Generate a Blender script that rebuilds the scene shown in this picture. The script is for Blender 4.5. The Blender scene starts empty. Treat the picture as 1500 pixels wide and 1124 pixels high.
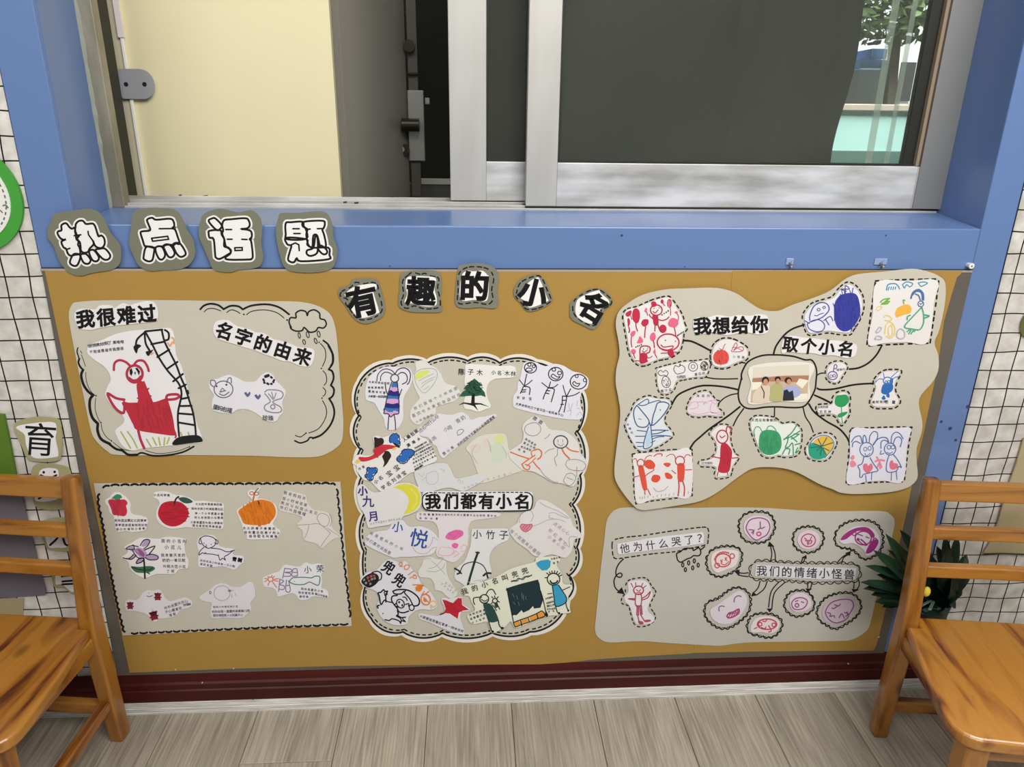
import bpy, bmesh, math, random
from mathutils import Vector, Matrix

# ---------------------------------------------------------------- camera
FPX = 1060.0                     # focal length in pixels of the 1500 x 1124 frame
def _unit(v): return Vector(v).normalized()
_X = _unit((18400, -132, FPX))   # wall's horizontal direction, in camera axes (x right, y down, z forward)
_D = Vector((-40, 2928, FPX)); _D = (_D - _X*_D.dot(_X)).normalized()
_N = _X.cross(_D)
def ray(px, py):
    c = Vector((px-750.0, py-562.0, FPX))
    return Vector((_X.dot(c), _N.dot(c), -_D.dot(c)))
DIST = 1.3                       # camera to wall
_r = ray(750, 1021)
CAM = Vector((0, -DIST, -_r.z/_r.y*DIST))
def on_y(px, py, y=0.0):         # where a sight line meets the plane y (parallel to the wall)
    r = ray(px, py); return CAM + r*((y-CAM.y)/r.y)
def on_z(px, py, z=0.0):
    r = ray(px, py); return CAM + r*((z-CAM.z)/r.z)

sc = bpy.context.scene
COL = sc.collection
cam_data = bpy.data.cameras.new('camera')
cam_data.sensor_fit = 'HORIZONTAL'; cam_data.sensor_width = 36.0
cam_data.lens = FPX/1500.0*36.0
cam_data.clip_start = 0.01; cam_data.clip_end = 200
cam = bpy.data.objects.new('camera', cam_data); COL.objects.link(cam)
def _cw(v):                      # camera axes -> world
    return Vector((_X.dot(v), _N.dot(v), -_D.dot(v)))
cx, cy, cz = _cw(Vector((1,0,0))), _cw(Vector((0,-1,0))), _cw(Vector((0,0,-1)))
cam.matrix_world = Matrix(((cx.x,cy.x,cz.x,CAM.x),(cx.y,cy.y,cz.y,CAM.y),(cx.z,cy.z,cz.z,CAM.z),(0,0,0,1)))
sc.camera = cam

# ---------------------------------------------------------------- light
sc.view_settings.view_transform = 'Standard'
sc.view_settings.look = 'None'
sc.view_settings.gamma = 1.0
sc.view_settings.use_curve_mapping = False
sc.view_settings.exposure = 0.0
world = bpy.data.worlds.new('world'); sc.world = world; world.use_nodes = True
bg = world.node_tree.nodes['Background']
bg.inputs[0].default_value = (0.93, 0.96, 1.0, 1); bg.inputs[1].default_value = 0.22
def area(name, loc, target, size, sizey, power, color=(1,1,1)):
    l = bpy.data.lights.new(name, 'AREA'); l.shape = 'RECTANGLE'; l.size = size; l.size_y = sizey
    l.energy = power; l.color = color
    o = bpy.data.objects.new(name, l); COL.objects.link(o); o.location = loc
    o.rotation_euler = (Vector(target)-Vector(loc)).to_track_quat('-Z','Y').to_euler()
    return o
area('ceiling_light', (0.9, -1.9, 2.75), (0.1, 0.0, 0.95), 1.8, 1.2, 80, (1.0, 0.98, 0.94))
area('ceiling_light_far', (-1.3, -2.3, 2.75), (-0.2, 0.0, 0.9), 1.4, 1.0, 26, (1.0, 0.98, 0.94))
area('added_inner_fill', (-0.35, 0.75, 2.4), (-0.4, 0.4, 1.0), 0.6, 0.3, 5, (1.0, 0.97, 0.9))  # unseen fill lamp added to brighten the cream door and its surroundings
area('courtyard_daylight', (3.4, 1.6, 6.2), (3.0, 4.6, 0.8), 3.5, 2.5, 1800, (0.97, 0.99, 1.0))

# ---------------------------------------------------------------- materials
def lin(h):
    if isinstance(h, str):
        h = h.lstrip('#'); h = [int(h[i:i+2], 16)/255 for i in (0,2,4)]
    return tuple((c/12.92 if c <= 0.04045 else ((c+0.055)/1.055)**2.4) for c in h) + (1.0,)
_mats = {}
def mat(name, color, rough=0.6, metal=0.0, spec=0.5, noise=0.0, scale=20.0, coat=0.0, stretch=(1,1,1), color2=None, bump=0.0):
    if name in _mats: return _mats[name]
    m = bpy.data.materials.new(name); m.use_nodes = True; nt = m.node_tree
    b = nt.nodes['Principled BSDF']
    b.inputs['Base Color'].default_value = lin(color); b.inputs['Roughness'].default_value = rough
    b.inputs['Metallic'].default_value = metal; b.inputs['Specular IOR Level'].default_value = spec
    b.inputs['Coat Weight'].default_value = coat
    if noise or color2 or bump:
        tc = nt.nodes.new('ShaderNodeTexCoord'); mp = nt.nodes.new('ShaderNodeMapping')
        mp.inputs['Scale'].default_value = stretch
        nt.links.new(tc.outputs['Object'], mp.inputs['Vector'])
        nz = nt.nodes.new('ShaderNodeTexNoise'); nz.inputs['Scale'].default_value = scale
        nz.inputs['Detail'].default_value = 5
        nt.links.new(mp.outputs['Vector'], nz.inputs['Vector'])
        if noise or color2:
            r = nt.nodes.new('ShaderNodeValToRGB')
            c = lin(color)
            c2 = lin(color2) if color2 else tuple(x*(1-noise) for x in c[:3])+(1,)
            r.color_ramp.elements[0].position = 0.35; r.color_ramp.elements[1].position = 0.65
            r.color_ramp.elements[0].color = c2; r.color_ramp.elements[1].color = c
            nt.links.new(nz.outputs['Fac'], r.inputs['Fac'])
            nt.links.new(r.outputs['Color'], b.inputs['Base Color'])
        if bump:
            bp = nt.nodes.new('ShaderNodeBump'); bp.inputs['Strength'].default_value = bump; bp.inputs['Distance'].default_value = 0.002
            nt.links.new(nz.outputs['Fac'], bp.inputs['Height']); nt.links.new(bp.outputs['Normal'], b.inputs['Normal'])
    _mats[name] = m
    return m
def ink(h): return mat('ink_'+h, h, rough=0.75, spec=0.25)
def paper(h): return mat('paper_'+h, h, rough=0.7, spec=0.3, noise=0.04, scale=9)

# ---------------------------------------------------------------- object helpers
def mesh_obj(name, verts, faces, m, parent=None, loc=None, smooth=False, mats=None, midx=None):
    me = bpy.data.meshes.new(name)
    if loc is None:
        loc = Vector((0,0,0)) if parent is None else parent_loc(parent)
    L = Vector(loc)
    me.from_pydata([tuple(Vector(v)-L) for v in verts], [], faces)
    if m: me.materials.append(m)
    if smooth:
        for p in me.polygons: p.use_smooth = True
    o = bpy.data.objects.new(name, me); COL.objects.link(o)
    if parent is not None:
        o.parent = parent           # children share the root's origin
    else:
        o.location = L
    return o
def parent_loc(p):
    L = Vector(p.location)
    while p.parent is not None:
        p = p.parent; L = L + Vector(p.location)
    return L
def tag(o, label=None, cat=None, group=None, kind=None):
    if label: o['label'] = label
    if cat: o['category'] = cat
    if group: o['group'] = group
    if kind: o['kind'] = kind
    return o
def empty(name, loc):
    o = bpy.data.objects.new(name, None); COL.objects.link(o); o.location = loc; o.empty_display_size = 0.05
    return o
def box(name, x0, x1, y0, y1, z0, z1, m, parent=None, bevel=0.0, top_slope=0.0):
    bm = bmesh.new()
    v = [bm.verts.new(p) for p in ((x0,y0,z0),(x1,y0,z0),(x1,y1,z0),(x0,y1,z0),(x0,y0,z1),(x1,y0,z1),(x1,y1,z1+top_slope),(x0,y1,z1+top_slope))]
    for f in ((3,2,1,0),(4,5,6,7),(0,1,5,4),(1,2,6,5),(2,3,7,6),(3,0,4,7)): bm.faces.new([v[i] for i in f])
    if bevel: bmesh.ops.bevel(bm, geom=list(bm.edges), offset=bevel, segments=2, affect='EDGES', profile=0.5)
    return bm_obj(name, bm, m, parent)
def bm_obj(name, bm, m, parent=None, smooth=False, origin=None):
    me = bpy.data.meshes.new(name)
    if parent is not None: L = parent_loc(parent)
    else:
        if origin is None:
            xs = [v.co.x for v in bm.verts]; ys = [v.co.y for v in bm.verts]; zs = [v.co.z for v in bm.verts]
            L = Vector(((min(xs)+max(xs))/2, (min(ys)+max(ys))/2, min(zs)))
        else: L = Vector(origin)
    bmesh.ops.translate(bm, verts=bm.verts, vec=-L)
    bmesh.ops.recalc_face_normals(bm, faces=bm.faces)
    bm.to_mesh(me); bm.free()
    if m: me.materials.append(m)
    if smooth:
        for p in me.polygons: p.use_smooth = True
    o = bpy.data.objects.new(name, me); COL.objects.link(o)
    if parent is not None: o.parent = parent
    else: o.location = L
    return o
def sweep_bar(bm, path, w, d, up=Vector((1,0,0))):
    """rectangular bar through points; w along 'up' axis, d across"""
    rings = []
    n = len(path)
    for i, p in enumerate(path):
        t = (path[min(i+1,n-1)] - path[max(i-1,0)]).normalized()
        a = (up - t*up.dot(t)).normalized(); b = t.cross(a)
        ww = w[i] if isinstance(w, (list,tuple)) else w
        dd = d[i] if isinstance(d, (list,tuple)) else d
        rings.append([bm.verts.new(p + a*sx*ww/2 + b*sy*dd/2) for sx, sy in ((-1,-1),(1,-1),(1,1),(-1,1))])
    for r0, r1 in zip(rings, rings[1:]):
        for k in range(4): bm.faces.new((r0[k], r0[(k+1)%4], r1[(k+1)%4], r1[k]))
    bm.faces.new(rings[0][::-1]); bm.faces.new(rings[-1])
    return rings
def bar(name, path, w, d, m, parent=None, up=(1,0,0), bevel=0.004):
    bm = bmesh.new(); sweep_bar(bm, [Vector(p) for p in path], w, d, Vector(up))
    bmesh.ops.recalc_face_normals(bm, faces=bm.faces)
    if bevel:
        es = [e for e in bm.edges if len(e.link_faces) == 2 and e.calc_face_angle(0) > 0.6]
        bmesh.ops.bevel(bm, geom=es, offset=bevel, segments=3, affect='EDGES', profile=0.5)
    return bm_obj(name, bm, m, parent)
def cyl(name, p0, p1, r, m, parent=None, seg=20, r2=None):
    p0, p1 = Vector(p0), Vector(p1); bm = bmesh.new()
    t = (p1-p0).normalized(); a = t.orthogonal().normalized(); b = t.cross(a); r2 = r if r2 is None else r2
    c0 = [bm.verts.new(p0+(a*math.cos(q)+b*math.sin(q))*r) for q in [2*math.pi*k/seg for k in range(seg)]]
    c1 = [bm.verts.new(p1+(a*math.cos(q)+b*math.sin(q))*r2) for q in [2*math.pi*k/seg for k in range(seg)]]
    for k in range(seg): bm.faces.new((c0[k], c0[(k+1)%seg], c1[(k+1)%seg], c1[k]))
    bm.faces.new(c0[::-1]); bm.faces.new(c1)
    return bm_obj(name, bm, m, parent)
# ================================================================ STRUCTURE
BLUE = mat('blue_paint', '#627dae', rough=0.32, spec=0.5, coat=0.15)
SX0, SX1 = -0.6745, 0.942         # window recess sides
BX0, BX1 = -0.7435, 0.9405        # notice board sides
BXL = on_y(171, 985, -.004).x      # its left edge runs slightly askew, lower end further out
ZS, ZSB, RD = 1.0535, 1.067, 0.135  # sill front height, back height, recess depth
BTOP, BBOT = 0.977, 0.1
W_OUT = 2.3

# wall_back : the blue painted surround, one mesh with the recess cut in it
bm = bmesh.new()
def _bx(x0,x1,y0,y1,z0,z1,sl=0.0):
    v = [bm.verts.new(p) for p in ((x0,y0,z0),(x1,y0,z0),(x1,y1,z0),(x0,y1,z0),(x0,y0,z1),(x1,y0,z1),(x1,y1,z1+sl),(x0,y1,z1+sl))]
    for f in ((3,2,1,0),(4,5,6,7),(0,1,5,4),(1,2,6,5),(2,3,7,6),(3,0,4,7)): bm.faces.new([v[i] for i in f])
_bx(SX0, SX1, 0.0, RD, 0.0, ZS, ZSB-ZS)                 # below the sill
_bx(-1.0, SX0, 0.008, 0.24, 0.0, 2.4); _bx(BX0-0.003, SX0, 0.0, 0.008, BTOP-0.02, 2.4)
_bx(SX1, 1.003, 0.0, 0.24, 0.0, 2.4); _bx(1.003, 1.3, 0.008, 0.24, 0.0, 2.4)
_bx(SX0, SX1, 0.0, 0.24, 2.05, 2.4)
_bx(SX0, SX1, RD, 0.24, 0.0, ZSB-0.006)
wall = bm_obj('wall_back', bm, BLUE); tag(wall, 'blue painted wall surround and deep window reveal with glossy sill', 'wall', kind='structure')
bv = wall.modifiers.new('bevel', 'BEVEL'); bv.width = 0.0022; bv.segments = 2; bv.limit_method = 'ANGLE'

# small nicks and nail holes in the blue paint
for i,(px,py,r) in enumerate(((911,345,.0022),(1298,345,.0015),(571,390,.0012),(1003,391,.0012),(1392,628,.004),(1400,645,.003),(1418,596,.004),(1379,618,.003))):
    p = on_y(px,py,-0.0006)
    tag(cyl('paint_chip', p, p+Vector((0,0.0012,0)), r, ink('3a4256'), wall, 8))

# fabric covering, black window-pane lines printed on white cloth
def fabric_material():
    m = bpy.data.materials.new('grid_fabric'); m.use_nodes = True; nt = m.node_tree; b = nt.nodes['Principled BSDF']
    b.inputs['Roughness'].default_value = 0.9; b.inputs['Specular IOR Level'].default_value = 0.15
    tc = nt.nodes.new('ShaderNodeTexCoord')
    n1 = nt.nodes.new('ShaderNodeTexNoise'); n1.inputs['Scale'].default_value = 9; n1.inputs['Detail'].default_value = 1
    nt.links.new(tc.outputs['UV'], n1.inputs['Vector'])
    mul = nt.nodes.new('ShaderNodeVectorMath'); mul.operation = 'MULTIPLY_ADD'
    mul.inputs[1].default_value = (0.011, 0.011, 0); mul.inputs[2].default_value = (-0.0055, -0.0055, 0)
    nt.links.new(n1.outputs['Color'], mul.inputs[0])
    add = nt.nodes.new('ShaderNodeVectorMath'); add.operation = 'ADD'
    nt.links.new(tc.outputs['UV'], add.inputs[0]); nt.links.new(mul.outputs[0], add.inputs[1])
    sp = nt.nodes.new('ShaderNodeSeparateXYZ'); nt.links.new(add.outputs[0], sp.inputs[0])
    lines = []
    for ax in (0, 1):
        d = nt.nodes.new('ShaderNodeMath'); d.operation = 'DIVIDE'; d.inputs[1].default_value = (0.0405, 0.0385)[ax]
        nt.links.new(sp.outputs[ax], d.inputs[0])
        f = nt.nodes.new('ShaderNodeMath'); f.operation = 'FRACT'; nt.links.new(d.outputs[0], f.inputs[0])
        s = nt.nodes.new('ShaderNodeMath'); s.operation = 'LESS_THAN'; s.inputs[1].default_value = 0.062
        nt.links.new(f.outputs[0], s.inputs[0]); lines.append(s)
    mx = nt.nodes.new('ShaderNodeMath'); mx.operation = 'MAXIMUM'
    nt.links.new(lines[0].outputs[0], mx.inputs[0]); nt.links.new(lines[1].outputs[0], mx.inputs[1])
    n2 = nt.nodes.new('ShaderNodeTexNoise'); n2.inputs['Scale'].default_value = 30; n2.inputs['Detail'].default_value = 4
    nt.links.new(tc.outputs['UV'], n2.inputs['Vector'])
    r = nt.nodes.new('ShaderNodeValToRGB'); r.color_ramp.elements[0].color = lin('#b9b4ac'); r.color_ramp.elements[1].color = lin('#dcd8d2')
    r.color_ramp.elements[0].position = .3; r.color_ramp.elements[1].position = .7
    nt.links.new(n2.outputs['Fac'], r.inputs['Fac'])
    mix = nt.nodes.new('ShaderNodeMix'); mix.data_type = 'RGBA'
    nt.links.new(mx.outputs[0], mix.inputs['Factor']); nt.links.new(r.outputs['Color'], mix.inputs[6]); mix.inputs[7].default_value = lin('#1c1b1e')
    nt.links.new(mix.outputs[2], b.inputs['Base Color'])
    bp = nt.nodes.new('ShaderNodeBump'); bp.inputs['Strength'].default_value = 0.25; bp.inputs['Distance'].default_value = 0.003
    nt.links.new(n2.outputs['Fac'], bp.inputs['Height']); nt.links.new(bp.outputs['Normal'], b.inputs['Normal'])
    return m
FAB = fabric_material()
def fabric(x0, x1, z0, z1, u0, v0, seed, label):
    nx, nz = 70, 90; vs = []; fs = []; uv = []
    for j in range(nz+1):
        for i in range(nx+1):
            z = z0+(z1-z0)*j/nz; xr = x1+((BXL-BX0)*max(0.0, min(1.0, (BTOP-z)/(BTOP-.0955))) if x1 < 0 else 0.0); x = x0+(xr-x0)*i/nx
            edge = min(1, min(x-x0, x1-x)/0.03)
            y = -0.0015 + edge*(0.0013*math.sin(x*38+seed+1.5*math.sin(z*5)) + 0.0010*math.sin(z*17+x*9+seed) - 0.0016)
            vs.append((x,y,z)); uv.append((x-u0, z-v0))
    for j in range(nz):
        for i in range(nx):
            a = j*(nx+1)+i; fs.append((a,a+1,a+nx+2,a+nx+1))
    o = mesh_obj('fabric_covering', vs, fs, FAB, loc=((x0+x1)/2,0,z0), smooth=True)
    l = o.data.uv_layers.new(name='UVMap')
    for lp in o.data.loops: l.data[lp.index].uv = uv[lp.vertex_index]
    so = o.modifiers.new('thick','SOLIDIFY'); so.thickness = 0.001; so.offset = -1
    return tag(o, label, 'fabric', 'window-pane check fabric on the wall')
fabric(-1.9, BX0-0.002, 0.09, 2.3, -0.769, 0.9629, 0.0, 'white cloth with black grid lines covering the wall left of the blue window surround')
fabric(1.0035, 2.1, 0.09, 2.3, 1.0272, 0.8152, 2.0, 'white cloth with black grid lines covering the wall right of the blue pillar')
for sgn,(x0,x1) in (('left',(-2.3,-1.0)),('right',(1.3,2.3))):
    tag(box('wall_'+sgn, x0, x1, 0.008, 0.24, 0, 2.4, mat('plaster','#b9b4a8',rough=.85)), kind='structure')

# skirting: maroon moulded board and white quarter strip
MAROON = mat('maroon_gloss', '#4c160f', rough=0.45, spec=0.28, coat=0.0, color2='#380d0a', scale=3, stretch=(1,1,6))
def profile(name, pts, x0, x1, m, parent=None):
    vs = [(x0,y,z) for y,z in pts] + [(x1,y,z) for y,z in pts]; n = len(pts)
    fs = [(i,(i+1)%n,n+(i+1)%n,n+i) for i in range(n)] + [tuple(range(n))[::-1], tuple(range(n,2*n))]
    return mesh_obj(name, vs, fs, m, parent, loc=((x0+x1)/2, 0, pts[0][1]) if parent is None else None)
bb = profile('baseboard_back', [(0.008,0.02),(-0.012,0.02),(-0.012,0.055),(-0.009,0.058),(-0.012,0.062),(-0.012,0.073),(-0.0085,0.077),(-0.0075,0.083),(-0.004,0.0955),(0.008,0.0955)], -2.3, 2.3, MAROON)
tag(bb, 'glossy maroon moulded skirting board under the notice board', 'skirting', kind='structure')
WS = mat('white_strip','#e0ddd9',rough=.45,color2='#b2ada6',scale=40,stretch=(.35,1,12))
tr = profile('trim_1', [(-0.012,0.0),(-0.0185,0.0),(-0.0185,0.004),(-0.0175,0.005),(-0.0185,0.0065),(-0.0178,0.014),(-0.0165,0.0155),(-0.0168,0.017),(-0.0145,0.026),(-0.012,0.027)], -2.3, 2.3, WS)
tag(tr, 'scuffed white plastic edging strip at the foot of the skirting', 'trim', kind='structure')
for px,py in ((371,1025),(575,1017),(595,1016),(725,1013),(807,1011),(978,1002),(1283,996)):
    p = on_y(px,py,-0.0186); cyl('nail_head', p, p+Vector((0,0.002,0)), 0.0013, ink('3a3430'), tr, 8)
for px,py in ((342,980),(257,982),(1243,973),(296,1001)):
    p = on_y(px,py,-0.0125); cyl('nail_head', p, p+Vector((0,0.002,0)), 0.0014, ink('c8b8b0'), bb, 8)

# floor : laminate planks, each one an object of its own
fl = box('floor', -2.3, 2.3, -2.6, 0.0, -0.03, -0.0075, mat('underlay','#3c3833',rough=.9)); tag(fl, 'grey wood-look laminate floor of long planks', 'floor', kind='structure')
def plank_material():
    m = bpy.data.materials.new('grey_laminate'); m.use_nodes = True; nt = m.node_tree; b = nt.nodes['Principled BSDF']
    b.inputs['Roughness'].default_value = 0.36; b.inputs['Specular IOR Level'].default_value = 0.4
    tc = nt.nodes.new('ShaderNodeTexCoord'); oi = nt.nodes.new('ShaderNodeObjectInfo')
    add = nt.nodes.new('ShaderNodeVectorMath'); add.operation = 'ADD'
    sc_ = nt.nodes.new('ShaderNodeVectorMath'); sc_.operation = 'SCALE'; sc_.inputs['Scale'].default_value = 7.0
    cb = nt.nodes.new('ShaderNodeCombineXYZ'); nt.links.new(oi.outputs['Random'], cb.inputs[0]); nt.links.new(oi.outputs['Random'], cb.inputs[1])
    nt.links.new(cb.outputs[0], sc_.inputs[0])
    nt.links.new(tc.outputs['Object'], add.inputs[0]); nt.links.new(sc_.outputs[0], add.inputs[1])
    mp = nt.nodes.new('ShaderNodeMapping'); mp.inputs['Scale'].default_value = (1, 0.13, 1); nt.links.new(add.outputs[0], mp.inputs['Vector'])
    big = nt.nodes.new('ShaderNodeTexNoise'); big.inputs['Scale'].default_value = 11; big.inputs['Detail'].default_value = 3; big.inputs['Distortion'].default_value = 0.8
    nt.links.new(mp.outputs[0], big.inputs['Vector'])
    ring = nt.nodes.new('ShaderNodeMath'); ring.operation = 'MULTIPLY'; ring.inputs[1].default_value = 55
    nt.links.new(big.outputs['Fac'], ring.inputs[0])
    sn = nt.nodes.new('ShaderNodeMath'); sn.operation = 'SINE'; nt.links.new(ring.outputs[0], sn.inputs[0])
    mp2 = nt.nodes.new('ShaderNodeMapping'); mp2.inputs['Scale'].default_value = (1, 0.03, 1); nt.links.new(add.outputs[0], mp2.inputs['Vector'])
    fine = nt.nodes.new('ShaderNodeTexNoise'); fine.inputs['Scale'].default_value = 240; fine.inputs['Detail'].default_value = 3
    nt.links.new(mp2.outputs[0], fine.inputs['Vector'])
    a = nt.nodes.new('ShaderNodeMath'); a.operation = 'MULTIPLY_ADD'; a.inputs[1].default_value = 0.05
    nt.links.new(sn.outputs[0], a.inputs[0]); nt.links.new(fine.outputs['Fac'], a.inputs[2])
    a2 = nt.nodes.new('ShaderNodeMath'); a2.operation = 'MULTIPLY_ADD'; a2.inputs[1].default_value = 0.5
    nt.links.new(big.outputs['Fac'], a2.inputs[0]); nt.links.new(a.outputs[0], a2.inputs[2])
    r = nt.nodes.new('ShaderNodeValToRGB'); r.color_ramp.elements[0].position = .4; r.color_ramp.elements[1].position = 1.1
    r.color_ramp.elements[0].color = lin('#7f7767'); r.color_ramp.elements[1].color = lin('#bbb1a0')
    nt.links.new(a2.outputs[0], r.inputs['Fac'])
    hv = nt.nodes.new('ShaderNodeHueSaturation'); v = nt.nodes.new('ShaderNodeMath'); v.operation = 'MULTIPLY_ADD'; v.inputs[1].default_value = 0.2; v.inputs[2].default_value = 0.9
    nt.links.new(oi.outputs['Random'], v.inputs[0]); nt.links.new(v.outputs[0], hv.inputs['Value']); nt.links.new(r.outputs['Color'], hv.inputs['Color'])
    nt.links.new(hv.outputs['Color'], b.inputs['Base Color'])
    return m
LAM = plank_material(); WP = 0.1862; X0 = -0.2857 - 12*WP
protos = {}
random.seed(5)
for k in range(25):
    xa = X0 + k*WP
    if xa < -2.2 or xa > 2.2: continue
    cut = -0.158 if k == 11 else (-0.02 - 1.25*((k*0.37+0.31) % 1.0) - 0.32)
    cut = max(cut, -1.5)
    ends = [0.0, cut, cut-1.22]
    for a, c in zip(ends, ends[1:]):
        L = a-c-0.0016; key = round(L,4)
        if key not in protos:
            bm = bmesh.new(); bmesh.ops.create_cube(bm, size=1)
            bmesh.ops.scale(bm, vec=(WP-0.0012, L, 0.0075), verts=bm.verts)
            bmesh.ops.bevel(bm, geom=[e for e in bm.edges if all(v.co.z > 0 for v in e.verts)], offset=0.0009, segments=1, affect='EDGES')
            me = bpy.data.meshes.new('plank'); bm.to_mesh(me); bm.free(); me.materials.append(LAM); protos[key] = me
        o = bpy.data.objects.new('plank', protos[key]); COL.objects.link(o); o.parent = fl
        o.location = Vector((xa+WP/2, (a+c)/2, -0.00375)) - Vector(fl.location)

# ---------------------------------------------------------------- sliding window
ALU = mat('aluminium', '#c4c2be', rough=0.42, metal=0.25, color2='#b4b2ad', scale=5, stretch=(3,1,.6), spec=.5)
ALU2 = mat('aluminium_worn', '#dcdcdc', rough=0.4, metal=0.2, color2='#a3a19c', scale=4.5, stretch=(1.3,1,6), spec=.5)
ALU3 = mat('aluminium_stained', '#a9a391', rough=0.5, metal=0.25, color2='#857f6c', scale=9, stretch=(3,1,.7))
GASK_OR_SHADOW = mat('dark_gasket_or_shadow', '#17170f', rough=0.6)
def glass(name, h, rough):
    m = bpy.data.materials.new(name); m.use_nodes = True; b = m.node_tree.nodes['Principled BSDF']
    b.inputs['Base Color'].default_value = lin(h); b.inputs['Transmission Weight'].default_value = 1; b.inputs['Roughness'].default_value = rough
    b.inputs['IOR'].default_value = 1.45; return m
GL = glass('window_glass', '#f3f7f3', 0.0)
def reflection_haze(m, h, lo, hi):              # pale film standing in for the room's grey reflection in the pane
    nt = m.node_tree; out = nt.nodes['Material Output']; b = nt.nodes['Principled BSDF']
    d = nt.nodes.new('ShaderNodeBsdfDiffuse'); d.inputs[0].default_value = lin(h)
    tc = nt.nodes.new('ShaderNodeTexCoord'); n = nt.nodes.new('ShaderNodeTexNoise'); n.inputs['Scale'].default_value = 3.5; n.inputs['Detail'].default_value = 6
    nt.links.new(tc.outputs['Object'], n.inputs['Vector'])
    mr = nt.nodes.new('ShaderNodeMapRange'); mr.inputs['From Min'].default_value = .3; mr.inputs['From Max'].default_value = .7; mr.inputs['To Min'].default_value = lo; mr.inputs['To Max'].default_value = hi
    nt.links.new(n.outputs['Fac'], mr.inputs['Value'])
    mx = nt.nodes.new('ShaderNodeMixShader'); nt.links.new(mr.outputs[0], mx.inputs[0]); nt.links.new(b.outputs[0], mx.inputs[1]); nt.links.new(d.outputs[0], mx.inputs[2]); nt.links.new(mx.outputs[0], out.inputs[0])
reflection_haze(GL, '#a6aa98', .035, .065)
win = empty('window_1', (0.13, 0.17, 1.06)); tag(win, 'sliding aluminium window with left half open in the blue reveal', 'window', kind='structure')
ZT = 2.05
# fixed frame: sill tracks and jambs
box('frame_track', SX0, SX1, 0.137, 0.235, 1.0625, 1.0655, ALU3, win)
for y0,y1,z1,m in ((0.136,0.1395,1.0700,ALU),(0.1475,0.1505,1.0745,ALU2),(0.171,0.1735,1.078,ALU),(0.196,0.199,1.083,ALU2),(0.2,0.232,1.0775,ALU3)):
    box('frame_track', SX0+0.002, SX1-0.002, y0, y1, 1.0655, z1, m, win, 0.0006)
box('frame_jamb', SX0, SX0+0.027, 0.135, 0.16, 1.066, ZT, ALU3, win, 0.002)
box('frame_jamb', SX0, SX0+0.010, 0.16, 0.235, 1.066, ZT, GASK_OR_SHADOW, win)
box('frame_jamb', SX0+0.006, SX0+0.016, 0.166, 0.172, 1.066, ZT, ALU3, win, 0.001)
box('frame_jamb', SX1-0.02, SX1, 0.17, 0.235, 1.066, ZT, ALU, win, 0.002)
box('frame_head', SX0, SX1, 0.135, 0.235, ZT-0.03, ZT, ALU, win)
# beading of torn sealant along the left jamb
bm = bmesh.new(); random.seed(3); prev = None
for i in range(60):
    z = 1.066 + i*0.0165; w = 0.0035+0.003*random.random()
    ring = [bm.verts.new(p) for p in ((SX0, 0.134-w*.7, z), (SX0+w, 0.1345, z), (SX0, 0.1365, z))]
    if prev:
        for k in range(3): bm.faces.new((prev[k], prev[(k+1)%3], ring[(k+1)%3], ring[k]))
    prev = ring
bm_obj('sealant_bead', bm, mat('sealant','#8f9488',rough=.6), win)
# rear sash
def sash(x0, x1, y0, y1, zb, zr, wl, wr, m_st, m_ra, grime):
    s = empty('sliding_sash', (x0, y0, zb)); s.parent = win; s.location = Vector((x0,y0,zb)) - Vector(win.location)
    box('stile', x0, x0+wl, y0, y1, zb, ZT-0.03, m_st, s, 0.0015)
    box('stile', x1-wr, x1, y0, y1, zb, ZT-0.03, m_st, s, 0.0015)
    box('rail', x0+wl, x1-wr, y0+0.0008, y1, zb, zr, m_ra, s, 0.0012)
    box('rail', x0+wl, x1-wr, y0+0.0008, y1, ZT-0.07, ZT-0.03, m_ra, s, 0.0012)
    g = 0.004
    box('gasket_or_shadow', x0+wl, x1-wr, y0+0.006, y1-0.003, zr, zr+g, GASK_OR_SHADOW, s)
    box('gasket_or_shadow', x0+wl, x0+wl+g, y0+0.006, y1-0.003, zr+g, ZT-0.07, GASK_OR_SHADOW, s)
    box('glass_pane', x0+wl-0.001, x1-wr+0.001, (y0+y1)/2-0.0018, (y0+y1)/2+0.0018, zr-0.001, ZT-0.07, GL, s)
    return s
S1 = sash(-0.0363, 0.9410, 0.176, 0.196, 1.0795, 1.1545, 0.0705, 0.05, ALU, ALU2, 0)
S2 = sash(0.1101, 0.9415, 0.141, 0.168, 1.0735, 1.1555, 0.0600, 0.0545, ALU, ALU2, 1)
# splayed strip added over the right stile, its shaded look put into the grey
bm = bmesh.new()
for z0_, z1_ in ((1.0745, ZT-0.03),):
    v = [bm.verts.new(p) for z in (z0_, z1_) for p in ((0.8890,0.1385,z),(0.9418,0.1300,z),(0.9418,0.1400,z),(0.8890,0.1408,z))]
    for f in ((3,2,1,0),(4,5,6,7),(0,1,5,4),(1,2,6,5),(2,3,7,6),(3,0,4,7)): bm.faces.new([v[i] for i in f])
bm_obj('shaded_stile_strip', bm, mat('shaded_grey_strip','#7e7f7f',rough=.4,metal=.1), win)
# dirt in the sill track
random.seed(8)
for px,py in ((262,286),(283,289),(268,291),(298,287),(312,288),(355,291),(570,289),(586,290),(519,297),(503,296),(1090,309),(860,309),(905,309),(765,299)):
    p = on_y(px,py,.1985 if py < 293 else .15); cyl('dirt_speck', (p.x,p.y,p.z-.0008), (p.x+.004+random.random()*.006,p.y,p.z), .0016, ink('3c362a'), win, 7)
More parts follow.
